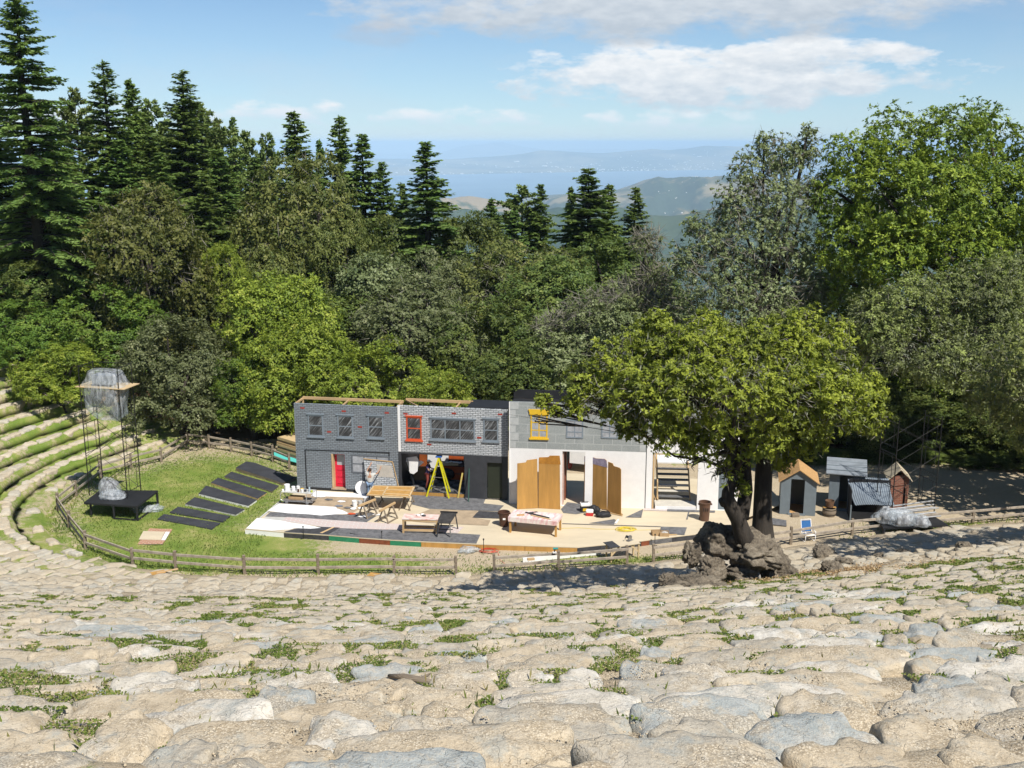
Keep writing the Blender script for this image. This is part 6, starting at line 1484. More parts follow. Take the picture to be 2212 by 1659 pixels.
    tool('hand_saw', MB().prism([(0, -.02, 0), (.6, -.07, 0), (.6, .09, 0), (0, .03, 0)], (0, 0, .01)).bb(.58, .72, -.07, .1, 0, .03), STEEL, 'hand saw lying at the back left of the pink cloth table', 'saw', -.65, .18, .5); tool('paper_sheet', MB().bb(-.22, .22, -.16, .16, 0, .006), WHITE2, 'white plan sheet at the right end of the pink cloth table', 'paper', .75, .12, .2)
    tool('drill', MB().tube([(-.12, 0, .06), (.1, 0, .06)], .045, 10).bar((-.06, 0, .05), (-.09, -.16, .03), .05), CHAR, 'dark cordless drill in the middle of the pink cloth table', 'drill', -.25, .2, .6); tool('wood_block', MB().bb(-.2, .2, -.05, .05, 0, .05), PLYO, 'brown wood block at the left end of the pink cloth table', 'block', -.75, -.2, .4, .004)
    # bins
    def bin_(lab, p, r0, r1, h, m, wheels=False):
        b = G(p, ZS); t = thing('waste_bin', lab, 'bin', b)
        MB().lathe((0, 0, 0), [(r0, .0), (r0 + (r1 - r0) * .5, h * .5), (r1, h * .93), (r1 + .03, h * .94), (r1 + .03, h), (r1 - .01, h), (r0 * .9, .06)], 22).build('body', m, t, smooth=False)
        hd = MB()
        for s in (-1, 1): hd = MB().bb(s * (r1 + .02) - .03, s * (r1 + .02) + .05, -.09, .09, h * .84, h * .9); hd.build('handle', m, t)
        return t
    t = bin_('round brown plastic waste bin with pale label left of the pink cloth table', Z2(2086, 1120), .22, .29, .80, BROWNPL); MB().bb(-.06, .08, -.275, -.262, .42, .52).build('label', WHITE2, t)
    t = bin_('tall brown wheeled waste bin before the white wall under the oak', Z3(1772, 1075), .25, .31, 1.05, mat('brown_plastic_b', (.12, .065, .042), .5, .2, 4)); MB().bb(-.14, -.10, -.325, -.31, .6, .78).bb(-.02, .02, -.325, -.31, .6, .78).bb(.1, .14, -.325, -.31, .6, .78).build('slot', BLACK, t)
    for s in (-1, 1): MB().tube([(s * .2, .12, .05), (s * .26, .12, .05)], .07, 12).build('wheel', BLACK, t)
    # buckets
    def bucket(lab, b, r=.15, h=.36, m=WHITE, lid=False, hname='bucket'):
        t = thing(hname, lab, 'bucket', b, 0, 'paint buckets and cans'); MB().lathe((0, 0, 0), [(r * .85, 0), (r, h), (r * 1.06, h), (r * 1.06, h - .03), (r * .93, h - .03), (r * .8, .03)], 16).build('body', m, t)
        n = 12; a = [(r * 1.07 * math.cos(math.pi * k / n), -r * .5 * math.sin(math.pi * k / n), h - .02 - r * .9 * math.sin(math.pi * k / n)) for k in range(n + 1)]
        MB().tube(a, .006, 5).build('handle', STEEL, t); return t
    bucket('white bucket leftmost of three by the sawhorses', G(Z2(908, 970), ZS)); bucket('smaller grey white bucket between its two white neighbours', G(Z2(952, 962), ZS), .13, .30, mat('grey_white_plastic', (.55, .55, .54), .5, .15, 5)); bucket('white bucket rightmost of three under the brown flat', G(Z2(996, 945), ZS), .16, .38)
    o = one(MB().lathe((0, 0, 0), [(.17, 0), (.17, .02), (.02, .025)], 18), 'plastic_disc', WHITE2, 'white bucket lid lying flat by the leftmost bucket', 'lid', G(Z2(905, 985), ZS) + Vector((-.05, -.1, .035)))
    one(MB().lathe((0, 0, 0), [(.16, 0), (.16, .02), (.02, .025)], 18), 'plastic_disc', WHITE2, 'white bucket lid on the floor between bucket and sawhorse', 'lid', G(Z2(955, 985), ZS) + Vector((0, 0, .035)))
    # paint cart
    a, b = G(Z2(368, 948), ZS), G(Z2(530, 958), ZS); d = b - a; rz = math.atan2(d.y, d.x)
    t = thing('utility_cart', 'grey two shelf utility cart loaded with paint pots at the stage corner', 'cart', (a.x, a.y, ZS), rz); L = d.length; x0, x1, y1 = -.28, L + .35, .62
    MB().bb(x0, x1, -.05, y1, .70, .74).build('shelf', mat('cart_top', (.55, .55, .53), .5, .3, 6), t); MB().bb(x0 + .1, x1, -.03, y1 - .02, .22, .26).build('shelf', mat('cart_shelf', (.22, .20, .18), .6, .4, 5), t)
    fr = MB()
    for y in (-.05, y1): fr.tube([(x0, y, .72), (x0 - .06, y, .5), (x0 - .05, y, .28), (x0 + .1, y, .20), (x1, y, .20), (x1, y, .74)], .022, 7)
    fr.tube([(x1 - .35, -.05, .2), (x1 - .35, -.05, .7)], .018, 6); fr.build('frame', STEEL, t)
    for x in (0, L):
        for y in (.02, y1 - .08): MB().tube([(x, y, .09), (x, y + .04, .09)], .09, 14).build('wheel', mat('rubber_grey', (.30, .30, .30), .6, .2, 5), t)
    M = t.matrix_basis; rd = random.Random(9)
    items = [('tall white bucket with grey rim on the cart top', .0, .2, .16, .36, WHITE), ('white pot second from the left on the cart', .35, .25, .11, .24, WHITE), ('white pot by the middle of the cart top', .62, .3, .10, .26, WHITE2), ('yellow lidded pot on the cart top', .85, .3, .09, .14, YEL), ('small dark can at the front of the cart', .72, .05, .06, .16, BROWNPL),
             ('small white can at the front of the cart', .95, .06, .07, .17, WHITE), ('dark low can beside the yellow pot', 1.08, .2, .08, .10, CHAR), ('pale blue bottle at the right end of the cart', L + .08, .25, .05, .25, mat('pale_blue_plastic', (.45, .55, .62), .4, .1, 4)), ('yellow green sponge pot at the right end of the cart', L + .25, .15, .07, .10, mat('lime_plastic', (.45, .50, .08), .6, .2, 5)), ('small white cup at the left end of the cart', -.2, .05, .06, .10, WHITE2)]
    for lab, x, y, r, h, m in items:
        one(MB().lathe((0, 0, 0), [(r * .9, 0), (r, h * .9), (r, h), (r * .85, h), (r * .8, h * .8)], 14), 'paint_pot', m, lab, 'paint pot', M @ Vector((x, y, .742)), 0, 'paint pots on the cart')
    one(MB().bb(-.45, .4, -.2, .2, 0, .16), 'cardboard_tray', mat('cardboard', (.36, .24, .13), .9, .15, 4), 'tan tray of brushes on the lower cart shelf', 'tray', M @ Vector((.55, .25, .262)), rz, bev=.01)
    # step ladder
    f1, f2, f3, f4 = G(Z2(1474, 892), ZS), G(Z2(1652, 905), ZS), G(Z2(1668, 877), ZS), G(Z2(1500, 868), ZS); tp = AT(Z2(1572, 578), (f1.y + f3.y) / 2)
    t = thing('step_ladder', 'tall yellow A frame step ladder with blue cap before the shop opening', 'ladder', ((f1.x + f2.x) / 2, (f1.y + f3.y) / 2, ZS))
    ax = (f3 - f2).normalized(); o_ = ax * .12
    LY = mat('ladder_yellow', (.62, .58, .02), .5, .1, 5)
    for nm, a, b in (('rail', f1, tp - o_), ('rail', f4, tp + o_), ('rail', f2, tp - o_), ('rail', f3, tp + o_)): MB().bar(a, b, .085, .045, up=ax).build(nm, LY, t, world=True)
    for k in range(1, 8):
        s = k / 8.2; MB().bar(f1.lerp(tp - o_, s), f4.lerp(tp + o_, s), .09, .025, up=(0, 0, 1)).build('step', mat('alu', (.5, .5, .5), .4, .1, 5, metal=.7), t, world=True)
    br = MB()
    for k in (2, 4, 6): s = k / 8.2; br.bar(f2.lerp(tp - o_, s), f3.lerp(tp + o_, s), .02)
    br.bar(f1.lerp(tp, .5), f2.lerp(tp, .5), .02); br.build('brace', MATS['alu'], t, world=True); MB().box(tp + Vector((0, 0, .04)), (.32, .36, .07), rz=math.atan2(ax.y, ax.x)).build('cap', mat('blue_plastic', (.03, .12, .42), .5, .1, 4), t, world=True, bev=.02)
    # leaning pole and lath
    def lean(nm, lab, p0, p1, off, m, w, h, cat): a = G(p0, ZS); u, z = AB.uz(p1, off); b = AB.w(u, off, z); o = MB().bar(Vector(), b - a, w, h).build(nm, m); lie(o, a); tag(o, lab, cat)
    lean('plank', 'yellow lath leaning in the shop opening right of the ladder', Z2(1722, 902), Z2(1758, 703), -.06, mat('yellow_lath', (.58, .46, .14), .6, .12, 4), .09, .03, 'plank')
    lean('pole', 'dark green pole leaning on the black shopfront', Z2(1806, 932), Z2(1811, 668), -.05, mat('green_pole', (.03, .08, .06), .5, .1, 4), .06, .05, 'pole')
    lean('flat_edge', 'black narrow flat leaning against the left side of the opening', Z2(1385, 815), Z2(1318, 600), -.05, CHAR, .05, .28, 'flat')
    # brick flat leaning on the wall with its pale window
    a = [AB.w(*[(lambda u, z: (u, -.18, z))(*AB.uz(Z2(978, 590), -.18))][0]), AB.w(*[(lambda u, z: (u, -.18, z))(*AB.uz(Z2(1205, 614), -.18))][0]), G(Z2(1272, 893), ZS), G(Z2(1002, 880), ZS)]
    t = thing('leaning_flat', 'dark brick painted flat with pale window held up by the worker', 'flat', a[3]); nrm = (a[1] - a[0]).cross(a[3] - a[0]).normalized(); nrm = nrm if nrm.y > 0 else -nrm
    MB().prism(a, nrm * .03).build('sheet', BRICK_B, t, world=True)
    q = lambda s, r: a[0].lerp(a[1], s).lerp(a[3].lerp(a[2], s), r) - nrm * .012
    MB().prism([q(.42, .12), q(.93, .12), q(.93, .46), q(.42, .46)], nrm * .008).build('window', mat('pale_tan_wash', (.45, .42, .37), .7, .12, 3), t, world=True)
    e = MB(); e.bar(a[0] - nrm * .02, a[1] - nrm * .02, .04, .05); e.bar(a[1] - nrm * .02, a[2] - nrm * .02, .04, .05); e.build('edge', PINE_T, t, world=True)
    # white disc
    u, z = AB.uz(ZA(1508, 590), -.3); c = AB.w(u, -.3, z); m = MB(); n = 26; r = .40
    o = MB().prism([(r * math.cos(k * math.tau / n), 0, r * math.sin(k * math.tau / n)) for k in range(n)], (0, .03, 0)).build('disc', WHITE2); lie(o, Vector((c.x, c.y, ZS + r * .98)), AB.rz); o.rotation_euler = (R(-14), 0, AB.rz); tag(o, 'round white plywood disc leaning against the brick wall', 'disc')
    # cool boxes and bags by the right screen
    ck = thing('cool_box', 'black and yellow tool chest with white lid by the right folding screen', 'cool box', G(Z3(828, 1008), ZS), .1); MB().bb(-.24, .24, -.16, .18, 0, .34).build('body', BLACK, ck, bev=.02); MB().bb(-.25, .25, -.17, .19, .343, .52).build('lid', WHITE2, ck, bev=.03); MB().bb(-.13, .1, -.168, -.161, .08, .24).build('label', YEL, ck); MB().bar((-.2, 0, .56), (.2, 0, .56), .04).build('handle', BLACK, ck)
    ck = thing('cool_box', 'small red cool box with white lid before the tool chest', 'cool box', G(Z3(866, 1038), ZS), -.15); MB().bb(-.2, .2, -.14, .14, 0, .16).build('body', mat('red_plastic', (.5, .03, .03), .45, .1, 4), ck, bev=.015); MB().bb(-.2, .2, -.14, .14, .163, .34).build('lid', WHITE2, ck, bev=.04)
    one(MB().blob((0, 0, .2), (.28, .2, .24), 3, .3, 2, 4, -.2), 'bag', BLACK, 'black rucksack slumped against the right folding screen', 'bag', G(Z3(905, 1025), ZS) + Vector((0, .1, .003)), smooth=True)
    t = thing('tool_bag', 'open black tool bag nearest the foot of the right screen', 'bag', G(Z3(975, 1048), ZS), .2); MB().blob((0, 0, .12), (.42, .24, .20), 3, .25, 2.5, 8, -.117).build('body', BLACK, t, smooth=True); n = 10; MB().tube([(.34 * math.cos(math.pi * k / n), 0, .2 + .2 * math.sin(math.pi * k / n)) for k in range(n + 1)], .018, 6).build('handle', BLACK, t)
    one(MB().bb(-.4, .4, -.03, .03, 0, .04).bar((.3, .2, .02), (-.2, .45, .02), .04), 'lath_pieces', PINE_T, 'loose laths on the floor at the foot of the right screen', 'lath', G(Z3(1075, 1035), ZS) + Vector((0, 0, .02)), -.6)
    # cord, boxes
    def coil(lab, p, z, m, r=.3, n=5, seed=1, nm='cord_coil', tail=None):
        rd = random.Random(seed); pts = []
        for k in range(n * 14): a = k * math.tau / 14; rr = r * (1 + .35 * math.sin(a * .37 + seed) + rd.uniform(-.1, .1)); pts.append((rr * math.cos(a) * 1.2, rr * .75 * math.sin(a), .015 + .008 * (k // 14) + .02 * abs(math.sin(a * 1.7))))
        t = MB().tube(pts, .011, 5)
        if tail: t.tube([pts[-1]] + tail, .009, 5)
        return one(t, nm, m, lab, 'cord', G(p, z))
    yc = mat('yellow_cord', (.70, .55, .03), .5, .1, 5); coil('yellow extension cord coiled on the bare plywood floor', Z3(1152, 1153), ZS + .004, yc, .34, 7, 2, tail=[Vector((.6, -.05, .01)), Vector((1.5, .0, .01)), Vector((2.6, -.05, .01))])
    one(MB().tube([(0, 0, .01), (1.0, .1, .01), (1.9, -.12, .01), (3.2, -.1, .01), (3.9, 0, .01)], .009, 5), 'cord', yc, 'thin yellow cord running from the pink table to the coil', 'cord', G(Z3(640, 1142), ZS + .004))
    coil('orange red cord coiled on the soil before the stage', Z2(1965, 1322), .03, mat('red_cord', (.55, .07, .03), .5, .1, 5), .32, 6, 5, tail=[Vector((.5, -.3, .01)), Vector((.6, -1.2, .01)), Vector((1.0, -2.0, .01))])
    one(MB().blob((0, 0, .08), (.5, .3, .17), 3, .45, 3, 6, -.075), 'plastic_bag', PLASTIC, 'crumpled clear plastic bag on the soil before the stage', 'bag', G(Z2(1800, 1328), 0) + Vector((0, 0, .02)), smooth=True)
    def obox(lab, p, w, d, h, m, fill=None):
        t = thing('open_box', lab, 'box', G(p, ZS), random.Random(lab).uniform(-.2, .2)); b = MB(); x, y = w / 2, d / 2
        b.bb(-x, x, -y, y, .003, .02); b.bb(-x, x, -y, -y + .015, .021, h); b.bb(-x, x, y - .015, y, .021, h); b.bb(-x, -x + .015, -y + .0155, y - .0155, .021, h); b.bb(x - .015, x, -y + .0155, y - .0155, .021, h); b.build('side', m, t)
        if fill: MB().blob((0, 0, h * .7), (w * .42, d * .4, h * .4), 2, .4, 4, 3).build('contents', fill, t)
    obox('empty open cardboard box on the floor at the right stage edge', Z3(1395, 1190), .52, .38, .22, mat('cardboard_light', (.42, .29, .16), .9, .12, 4)); obox('open box full of grey scrap beside the empty box', Z3(1455, 1196), .48, .40, .20, mat('cardboard_light', (.42, .29, .16), .9, .12, 4), mat('scrap', (.45, .43, .40), .8, .4, 12))
    one(MB().bb(-.3, .3, -.04, .04, 0, .03), 'plank', PINE_T, 'short lath by the open boxes', 'plank', G(Z3(1510, 1192), ZS + .02), .05)
    # work bench in front of the stage
    t3, lx, ly, P3, rz3 = table('pale folding work bench on the soil in front of the stage', [ZD(985, 708), ZD(1475, 622), ZD(1300, 575), ZD(838, 637)], .85, PLYW, mat('pale_timber', (.60, .46, .27), .75, .15, 5), z0=0, legw=.07, th=.05, braces=True)
    o = one(MB().bb(-.26, .26, -.42, .42, 0, .015), 'black_mat', CHAR, 'black mat on the left end of the pale work bench', 'mat', t3.matrix_basis @ Vector((-lx * .38, 0, .852)), rz3)
    s = thing('circular_saw', 'silver circular saw resting on the pale work bench', 'saw', t3.matrix_basis @ Vector((lx * .30, .12, .853)), rz3 + .4); MB().prism([(.14 * math.cos(k * math.tau / 16), 0, .15 + .14 * math.sin(k * math.tau / 16)) for k in range(16)], (0, .05, 0)).build('blade_guard', STEEL, s); MB().tube([(0, .06, .16), (0, .26, .16)], .07, 12).build('motor', BLACK, s); MB().bb(-.2, .2, -.05, .12, 0, .02).build('foot_plate', STEEL, s); MB().tube([(-.12, .12, .24), (-.25, .12, .22), (-.27, .12, .12)], .025, 8).build('handle', BLACK, s)
    one(MB().bb(-.25, .25, -.15, .15, 0, .25), 'tool_box', mat('pale_box', (.5, .46, .36), .7, .15, 4), 'pale box on the ground beneath the work bench', 'box', GH(ZD(1030, 760)), .3, bev=.01)
    def board(lab, pa, pb, m, w=.28, th=.05, z=.02, nm='board'):
        a, b = G(pa, z), G(pb, z); d = b - a; o = MB().bb(0, d.length, -w / 2, w / 2, 0, th).build(nm, m); lie(o, a, math.atan2(d.y, d.x)); tag(o, lab, 'board')
    board('long white plank on edge behind the short rail fence', Z3(338, 1408), Z3(955, 1345), WHITE, .10, .22); board('second white plank lying beyond the long white plank', Z3(420, 1392), Z3(930, 1333), mat('pale_plank', (.60, .56, .48), .7, .15, 3), .3, .05)
    board('short timber block on top of the white planks', Z3(375, 1392), Z3(430, 1388), PINE_T, .16, .1, .25)
    board('pale lath on the ground left of the old oak', ZC(515, 1365), ZC(640, 1365), PINE_T, .1, .03, .05)
    d = thing('cordless_drill', 'teal cordless drill standing on the fence rail', 'drill', G(Z3(598, 1325), 1.0) + Vector((0, .05, -.06))); MB().tube([(-.13, 0, .2), (.12, 0, .2)], .05, 10).build('body', mat('teal_plastic', (.02, .28, .28), .4, .1, 4), d); MB().bar((-.03, 0, .17), (-.06, 0, .02), .05).build('handle', BLACK, d); MB().bb(-.14, .04, -.05, .05, -.03, .04).build('battery', WHITE2, d)
    # stake lights along the stage front
    for lab, p, h in (('thin black stake lamp at the white corner of the stage front', Z2(502, 1222), .62), ('thin black stake lamp before the brown stage fascia', Z2(1122, 1262), .62), ('thin black stake lamp by the orange red cord', Z2(1925, 1330), .66), ('thin black stake lamp by the right stage fascia', ZD(1672, 690), .6)):
        q = G(p, 0); t = thing('stake_lamp', lab, 'lamp', q, 0, 'stake lamps along the stage front'); MB().tube([(0, 0, -.1), (0, 0, h)], .018, 6).build('stake', BLKMET, t); MB().lathe((0, 0, h), [(.035, 0), (.045, .05), (.02, .09)], 8).build('lamp_head', BLKMET, t); MB().bar((-.14, -.1, .02), (.12, .08, .02), .03).build('foot', BLKMET, t)
    a, b = G(Z2(868, 1178), ZS + .03), G(Z2(1018, 1245), .02); o = MB().tube([(0, 0, 0), tuple((b - a) * .6 + Vector((0, 0, .12))), tuple(b - a)], .022, 6).build('metal_rod', BLKMET); lie(o, a); tag(o, 'bent dark rod leaning off the front edge of the stage', 'rod')
    # odds and ends by the seats
    for lab, p, rz, s in (('tan board scrap with lath lying left outside the fence', (343, 1243), .5, 1), ('orange tan scoop shaped board lying outside the fence', (812, 1249), -.3, 1.15)):
        q = GH(p); t = thing('wood_scrap', lab, 'wood scrap', q + Vector((0, 0, .12)), rz, 'wood scraps on the lowest seats'); MB().bb(-.35 * s, .3 * s, -.26 * s, .26 * s, 0, .03).build('board', PLYO, t); MB().bb(-.1 * s, .9 * s, -.05, .05, .032, .07).build('lath', PINE_T, t)
    p = GH((905, 1500)); m = MB().tube([(-.32, .12, .02), (-.15, .03, .07), (0, 0, .06), (.2, -.05, .05), (.36, -.12, .0)], [.018, .03, .034, .028, .012], 8).tube([(0, 0, .06), (.1, .06, .1)], [.02, .008], 6)
    one(m, 'driftwood_stick', OLDWOOD, 'brown weathered stick lying across the near seat stones', 'stick', p + Vector((0, .05, .08)), -.1, smooth=True)
furniture()
# ------------------------------------------------------------------ sheds and gear at the right
def right_side():
    def shed(lab, bl, br, zf, zapex, depth, door, roofm, frontm=SHEDP, over=.12, name='shed', thick=.05, grp='small play sheds'):
        a, b = G(bl, 0), G(br, 0); W = Wall(a, b); a.z = 0; t = thing(name, lab, 'shed', (a.x, a.y, H(a.x, a.y)), W.rz, grp); L = W.L
        ze = W.uz(zf)[1]; za = W.uz(zapex)[1]; ua = L / 2; d0 = W.uz(door[0])[0]; d1, dz = W.uz(door[1])
        m = MB()
        for (u0, u1) in ((0, d0), (d1, L)): m.prism([(u0, 0, 0), (u1, 0, 0), (u1, 0, ze + (za - ze) * (1 - abs(u1 - ua) / ua) if abs(u1 - ua) < ua else ze), (u0, 0, ze + (za - ze) * (1 - abs(u0 - ua) / ua))], (0, .05, 0))
        hz = lambda u: ze + (za - ze) * (1 - abs(u - ua) / ua)
        m.prism([(d0, 0, dz), (d1, 0, dz), (d1, 0, hz(d1)), (ua, 0, za), (d0, 0, hz(d0))], (0, .05, 0)); m.build('front_wall', frontm, t)
        MB().bb(0, .05, .052, depth, 0, ze).bb(L - .05, L, .052, depth, 0, ze).prism([(.052, depth - .05, 0), (L - .052, depth - .05, 0), (L - .052, depth - .05, ze), (ua, depth - .05, za), (.052, depth - .05, ze)], (0, .05, 0)).build('wall', SHEDP, t)
        sl = (za - ze) / ua; r = MB()
        for s in (-1, 1):
            e = ua + s * (ua + over); ze2 = ze - sl * over
            r.prism([(ua, -.15, za + .01), (e, -.15, ze2 + .01), (e, depth + .12, ze2 + .01), (ua, depth + .12, za + .01)], (0, 0, thick))
        r.build('roof', roofm, t); MB().bb(d0 - .1, d1 + .1, -.08, .0 - .002, -.02, .1).build('sill', SHEDP, t)
        MB().bb(.06, L - .06, .06, depth - .06, .0, .03).build('floor', OSB, t)
        return t
    shed('grey gabled shed with tan board roof and open doorway', Z4(385, 850), Z4(650, 868), Z4(392, 600), Z4(520, 523), 1.9, (Z4(460, 840), Z4(577, 597)), OSB, over=.14)
    # larger single slope shed
    a, b = G(Z4(745, 815), 0), G(Z4(1000, 838), 0); W = Wall(a, b); t = thing('shed', 'larger grey shed with single slope metal roof behind the corrugated lean to', 'shed', (a.x, a.y, H(a.x, a.y)), W.rz, 'small play sheds'); L = W.L; zf = W.uz(Z4(745, 535))[1]; d0 = W.uz(Z4(822, 800))[0]; d1, dz = W.uz(Z4(930, 552)); D = 1.7; zb = zf + .22
    holed(0, L, 0, zf, [(d0, d1, -.01, dz)], 0, .06).build('front_wall', SHEDP, t); MB().prism([(0, .062, 0), (0, D, 0), (0, D, zb), (0, .062, zf)], (.06, 0, 0)).prism([(L - .06, .062, 0), (L - .06, D, 0), (L - .06, D, zb), (L - .06, .062, zf)], (.06, 0, 0)).bb(.062, L - .062, D - .06, D, 0, zb).build('wall', SHEDP, t)
    MB().prism([(-.2, -.25, zf - .06), (L + .15, -.25, zf - .06), (L + .15, D + .2, zb + .06), (-.2, D + .2, zb + .06)], (0, 0, .05)).build('roof', mat('roof_metal', (.34, .38, .42), .4, .2, 2, metal=.3), t)
    sm = MB()
    for k in range(3): y = .2 + .6 * k; z = zf + (zb - zf) * y / D; sm.bar((-.2, y, z + .065), (L + .15, y, z + .065), .04, .03)
    sm.build('seam', SHEDP, t); MB().bb(d0 - .05, L, -.12, -.002, -.02, .12).build('sill', SHEDP, t); MB().bb(.07, L - .07, .07, D - .07, 0, .03).build('floor', OSB, t)
    # corrugated lean to
    a, b = G(Z4(908, 905), 0), G(Z4(1235, 925), 0); W = Wall(a, b); t = thing('lean_to', 'open black lean to with sagging corrugated metal roof', 'shed', (a.x, a.y, 0), W.rz); L = W.L; zl = W.uz(Z4(950, 787), -.1)[1]; rf = MB(); n = 76; nv = 9
    top0, top1 = W.uz(Z4(893, 585), 1.7), W.uz(Z4(1200, 580), 1.7); lo0, lo1 = W.uz(Z4(950, 787), -.15), W.uz(Z4(1247, 782), -.15); o = len(rf.v)
    for i in range(n):
        f = i / (n - 1)
        for j in range(nv):
            g_ = j / (nv - 1); u = (top0[0] * (1 - f) + top1[0] * f) * (1 - g_) + (lo0[0] * (1 - f) + lo1[0] * f) * g_; z = (top0[1] * (1 - f) + top1[1] * f) * (1 - g_) + (lo0[1] * (1 - f) + lo1[1] * f) * g_
            rf.v.append(Vector((u, 1.7 * (1 - g_) - .15 * g_, z - .16 * math.sin(math.pi * g_) * (1 + .2 * math.sin(3 * f)) + .022 * math.sin(i * math.tau / 4) + .04 * math.sin(f * 5))))
    for i in range(n - 1):
        for j in range(nv - 1): rf.f.append((o + i * nv + j, o + (i + 1) * nv + j, o + (i + 1) * nv + j + 1, o + i * nv + j + 1))
    r = rf.build('roof', GALV, t); md = r.modifiers.new('th', 'SOLIDIFY'); md.thickness = .012
    MB().bb(.0, .07, .0, .07, 0, zl - .05).bb(L - .1, L - .03, 0, .07, 0, zl - .05).bb(.0, .07, 1.5, 1.57, 0, top0[1] - .12).bb(L - .1, L - .03, 1.5, 1.57, 0, top0[1] - .12).build('post', SHEDP, t)
    MB().bb(.02, L - .05, 1.45, 1.49, 0, 2.0).bb(.02, .05, .1, 1.44, 0, 1.7).build('back_wall', BLACK, t); MB().bb(.08, L - .11, .02, .05, 0.0, .55).build('front_board', BLACK, t)
    # brick fronted kiosk
    t = shed('narrow brick painted kiosk with pale plywood gable roof', Z4(1195, 830), Z4(1335, 838), Z4(1200, 580), Z4(1268, 520), 1.3, (Z4(1300, 835), Z4(1330, 660)), PLYW, REDBRICK, over=.16, thick=.05)
    bm = BLKMET
    # barrel with a bucket on top
    q = G(Z4(755, 862), 0); b = thing('half_barrel', 'dark wooden half barrel standing between the grey sheds', 'barrel', q); MB().lathe((0, 0, 0), [(.33, 0), (.38, .22), (.36, .46), (.33, .46), (.3, .4)], 20).build('staves', OLDWOOD, b); MB().lathe((0, 0, .08), [(.362, 0), (.368, .04)], 20).lathe((0, 0, .36), [(.378, 0), (.372, .04)], 20).build('hoop', BLKMET, b)
    b = thing('bucket', 'rusty brown bucket standing on the half barrel', 'bucket', q + Vector((0, 0, .462))); MB().bb(-.36, .36, -.08, .08, 0, .03).build('board', PLYO, b); MB().lathe((0, 0, .032), [(.20, 0), (.26, .38), (.24, .38), (.17, .06)], 18).build('body', mat('rust', (.15, .085, .05), .8, .3, 6), b)
    q = G(Z4(503, 872), 0); one(MB().box((0, 0, .1), (.42, .2, .2)).box((.02, 0, .22), (.3, .12, .03)), 'crate', OLDWOOD, 'small wooden crate at the doorstep of the gabled shed', 'crate', q, .1, bev=.01)
    # beach chair
    q = G(Z4(598, 1050), 0); t = thing('folding_chair', 'white folding chair with blue seat behind the right fence', 'chair', q, .15); fr = MB(); tb = lambda *p: fr.tube(p, .018, 7)
    for s in (-.27, .27): tb((s, -.28, 0), (s, -.28, .38), (s, .22, .34), (s, .42, 1.02)); tb((s, .3, 0), (s, .22, .34)); tb((s, -.28, .02), (s, .3, .02)); tb((s, -.28, .56), (s, .28, .58)); tb((s, -.28, .38), (s, -.28, .56))
    tb((-.27, .42, 1.02), (.27, .42, 1.02)); tb((-.27, -.28, .38), (.27, -.28, .38)); tb((-.27, -.28, .02), (.27, -.28, .02)); fr.build('frame', WHITE2, t, smooth=True)
    bl = mat('blue_webbing', (.03, .13, .34), .7, .15, 8); MB().prism([(-.25, -.27, .39), (.25, -.27, .39), (.25, .21, .35), (-.25, .21, .35)], (0, 0, .02)).build('seat', WHITE2, t); MB().prism([(-.25, .23, .42), (.25, .23, .42), (.25, .40, .96), (-.25, .40, .96)], (0, .02, 0)).build('backrest', bl, t)
    # ramp board
    a = [G(Z4(*p), .03) for p in ((290, 930), (438, 945), (436, 905), (290, 880))]; o = MB().prism([p - a[0] for p in a], (0, 0, .05)).build('ramp_board', SLATE); lie(o, a[0]); tag(o, 'grey painted board ramp on the soil right of the old oak', 'board')
    # right scaffold and platform with wrapped gear
    c = [G(Z4(1110, 905), .55), G(Z4(1095, 850), .55), G(Z4(1510, 850), .55), G(Z4(1650, 935), .55)]; c[0] = G(Z4(1160, 955), .5); t = thing('platform', 'low black platform under the right scaffold', 'platform', (c[0].x, c[0].y, 0)); MB().prism([p - Vector((0, 0, .1)) for p in c], (0, 0, .1)).build('top', BLACK, t, world=True)
    for p in c: q = p.lerp((c[0] + c[2]) / 2, .05); MB().bar((q.x, q.y, -.1), (q.x, q.y, .42), .09).build('leg', BLACK, t, world=True)
    a = G(Z4(1222, 870), .56); b = G(Z4(1540, 840), .56); d = b - a; rz = math.atan2(d.y, d.x); tw = thing('scaffold_tower', 'black scaffold frame standing before the dark trees at right', 'scaffold', a, rz); scaffold(tw, None, d.length, 1.5, 5.2, 3, top=.2)
    rd = random.Random(3); M = Vector(((c[0].x + c[1].x) / 2 + 1.7, (c[0].y + c[2].y) / 2 - .1, .56))
    for k in range(9):
        one(MB().tube([(-1.6 + rd.uniform(-.3, .3), 0, 0), (1.5 + rd.uniform(-.3, .3), rd.uniform(-.1, .1), 0)], .045, 8), 'steel_pipe', mat('pale_steel', (.5, .5, .5), .35, .2, 6, metal=.5), f'{ordw(k)} pale steel pipe from the front in the bundle by the right scaffold', 'pipe', M + Vector((.3, .15 + .16 * k, .08 + .30 * (k % 3) * .6)), rz + rd.uniform(-.1, .1), 'pale steel pipes on the right platform')
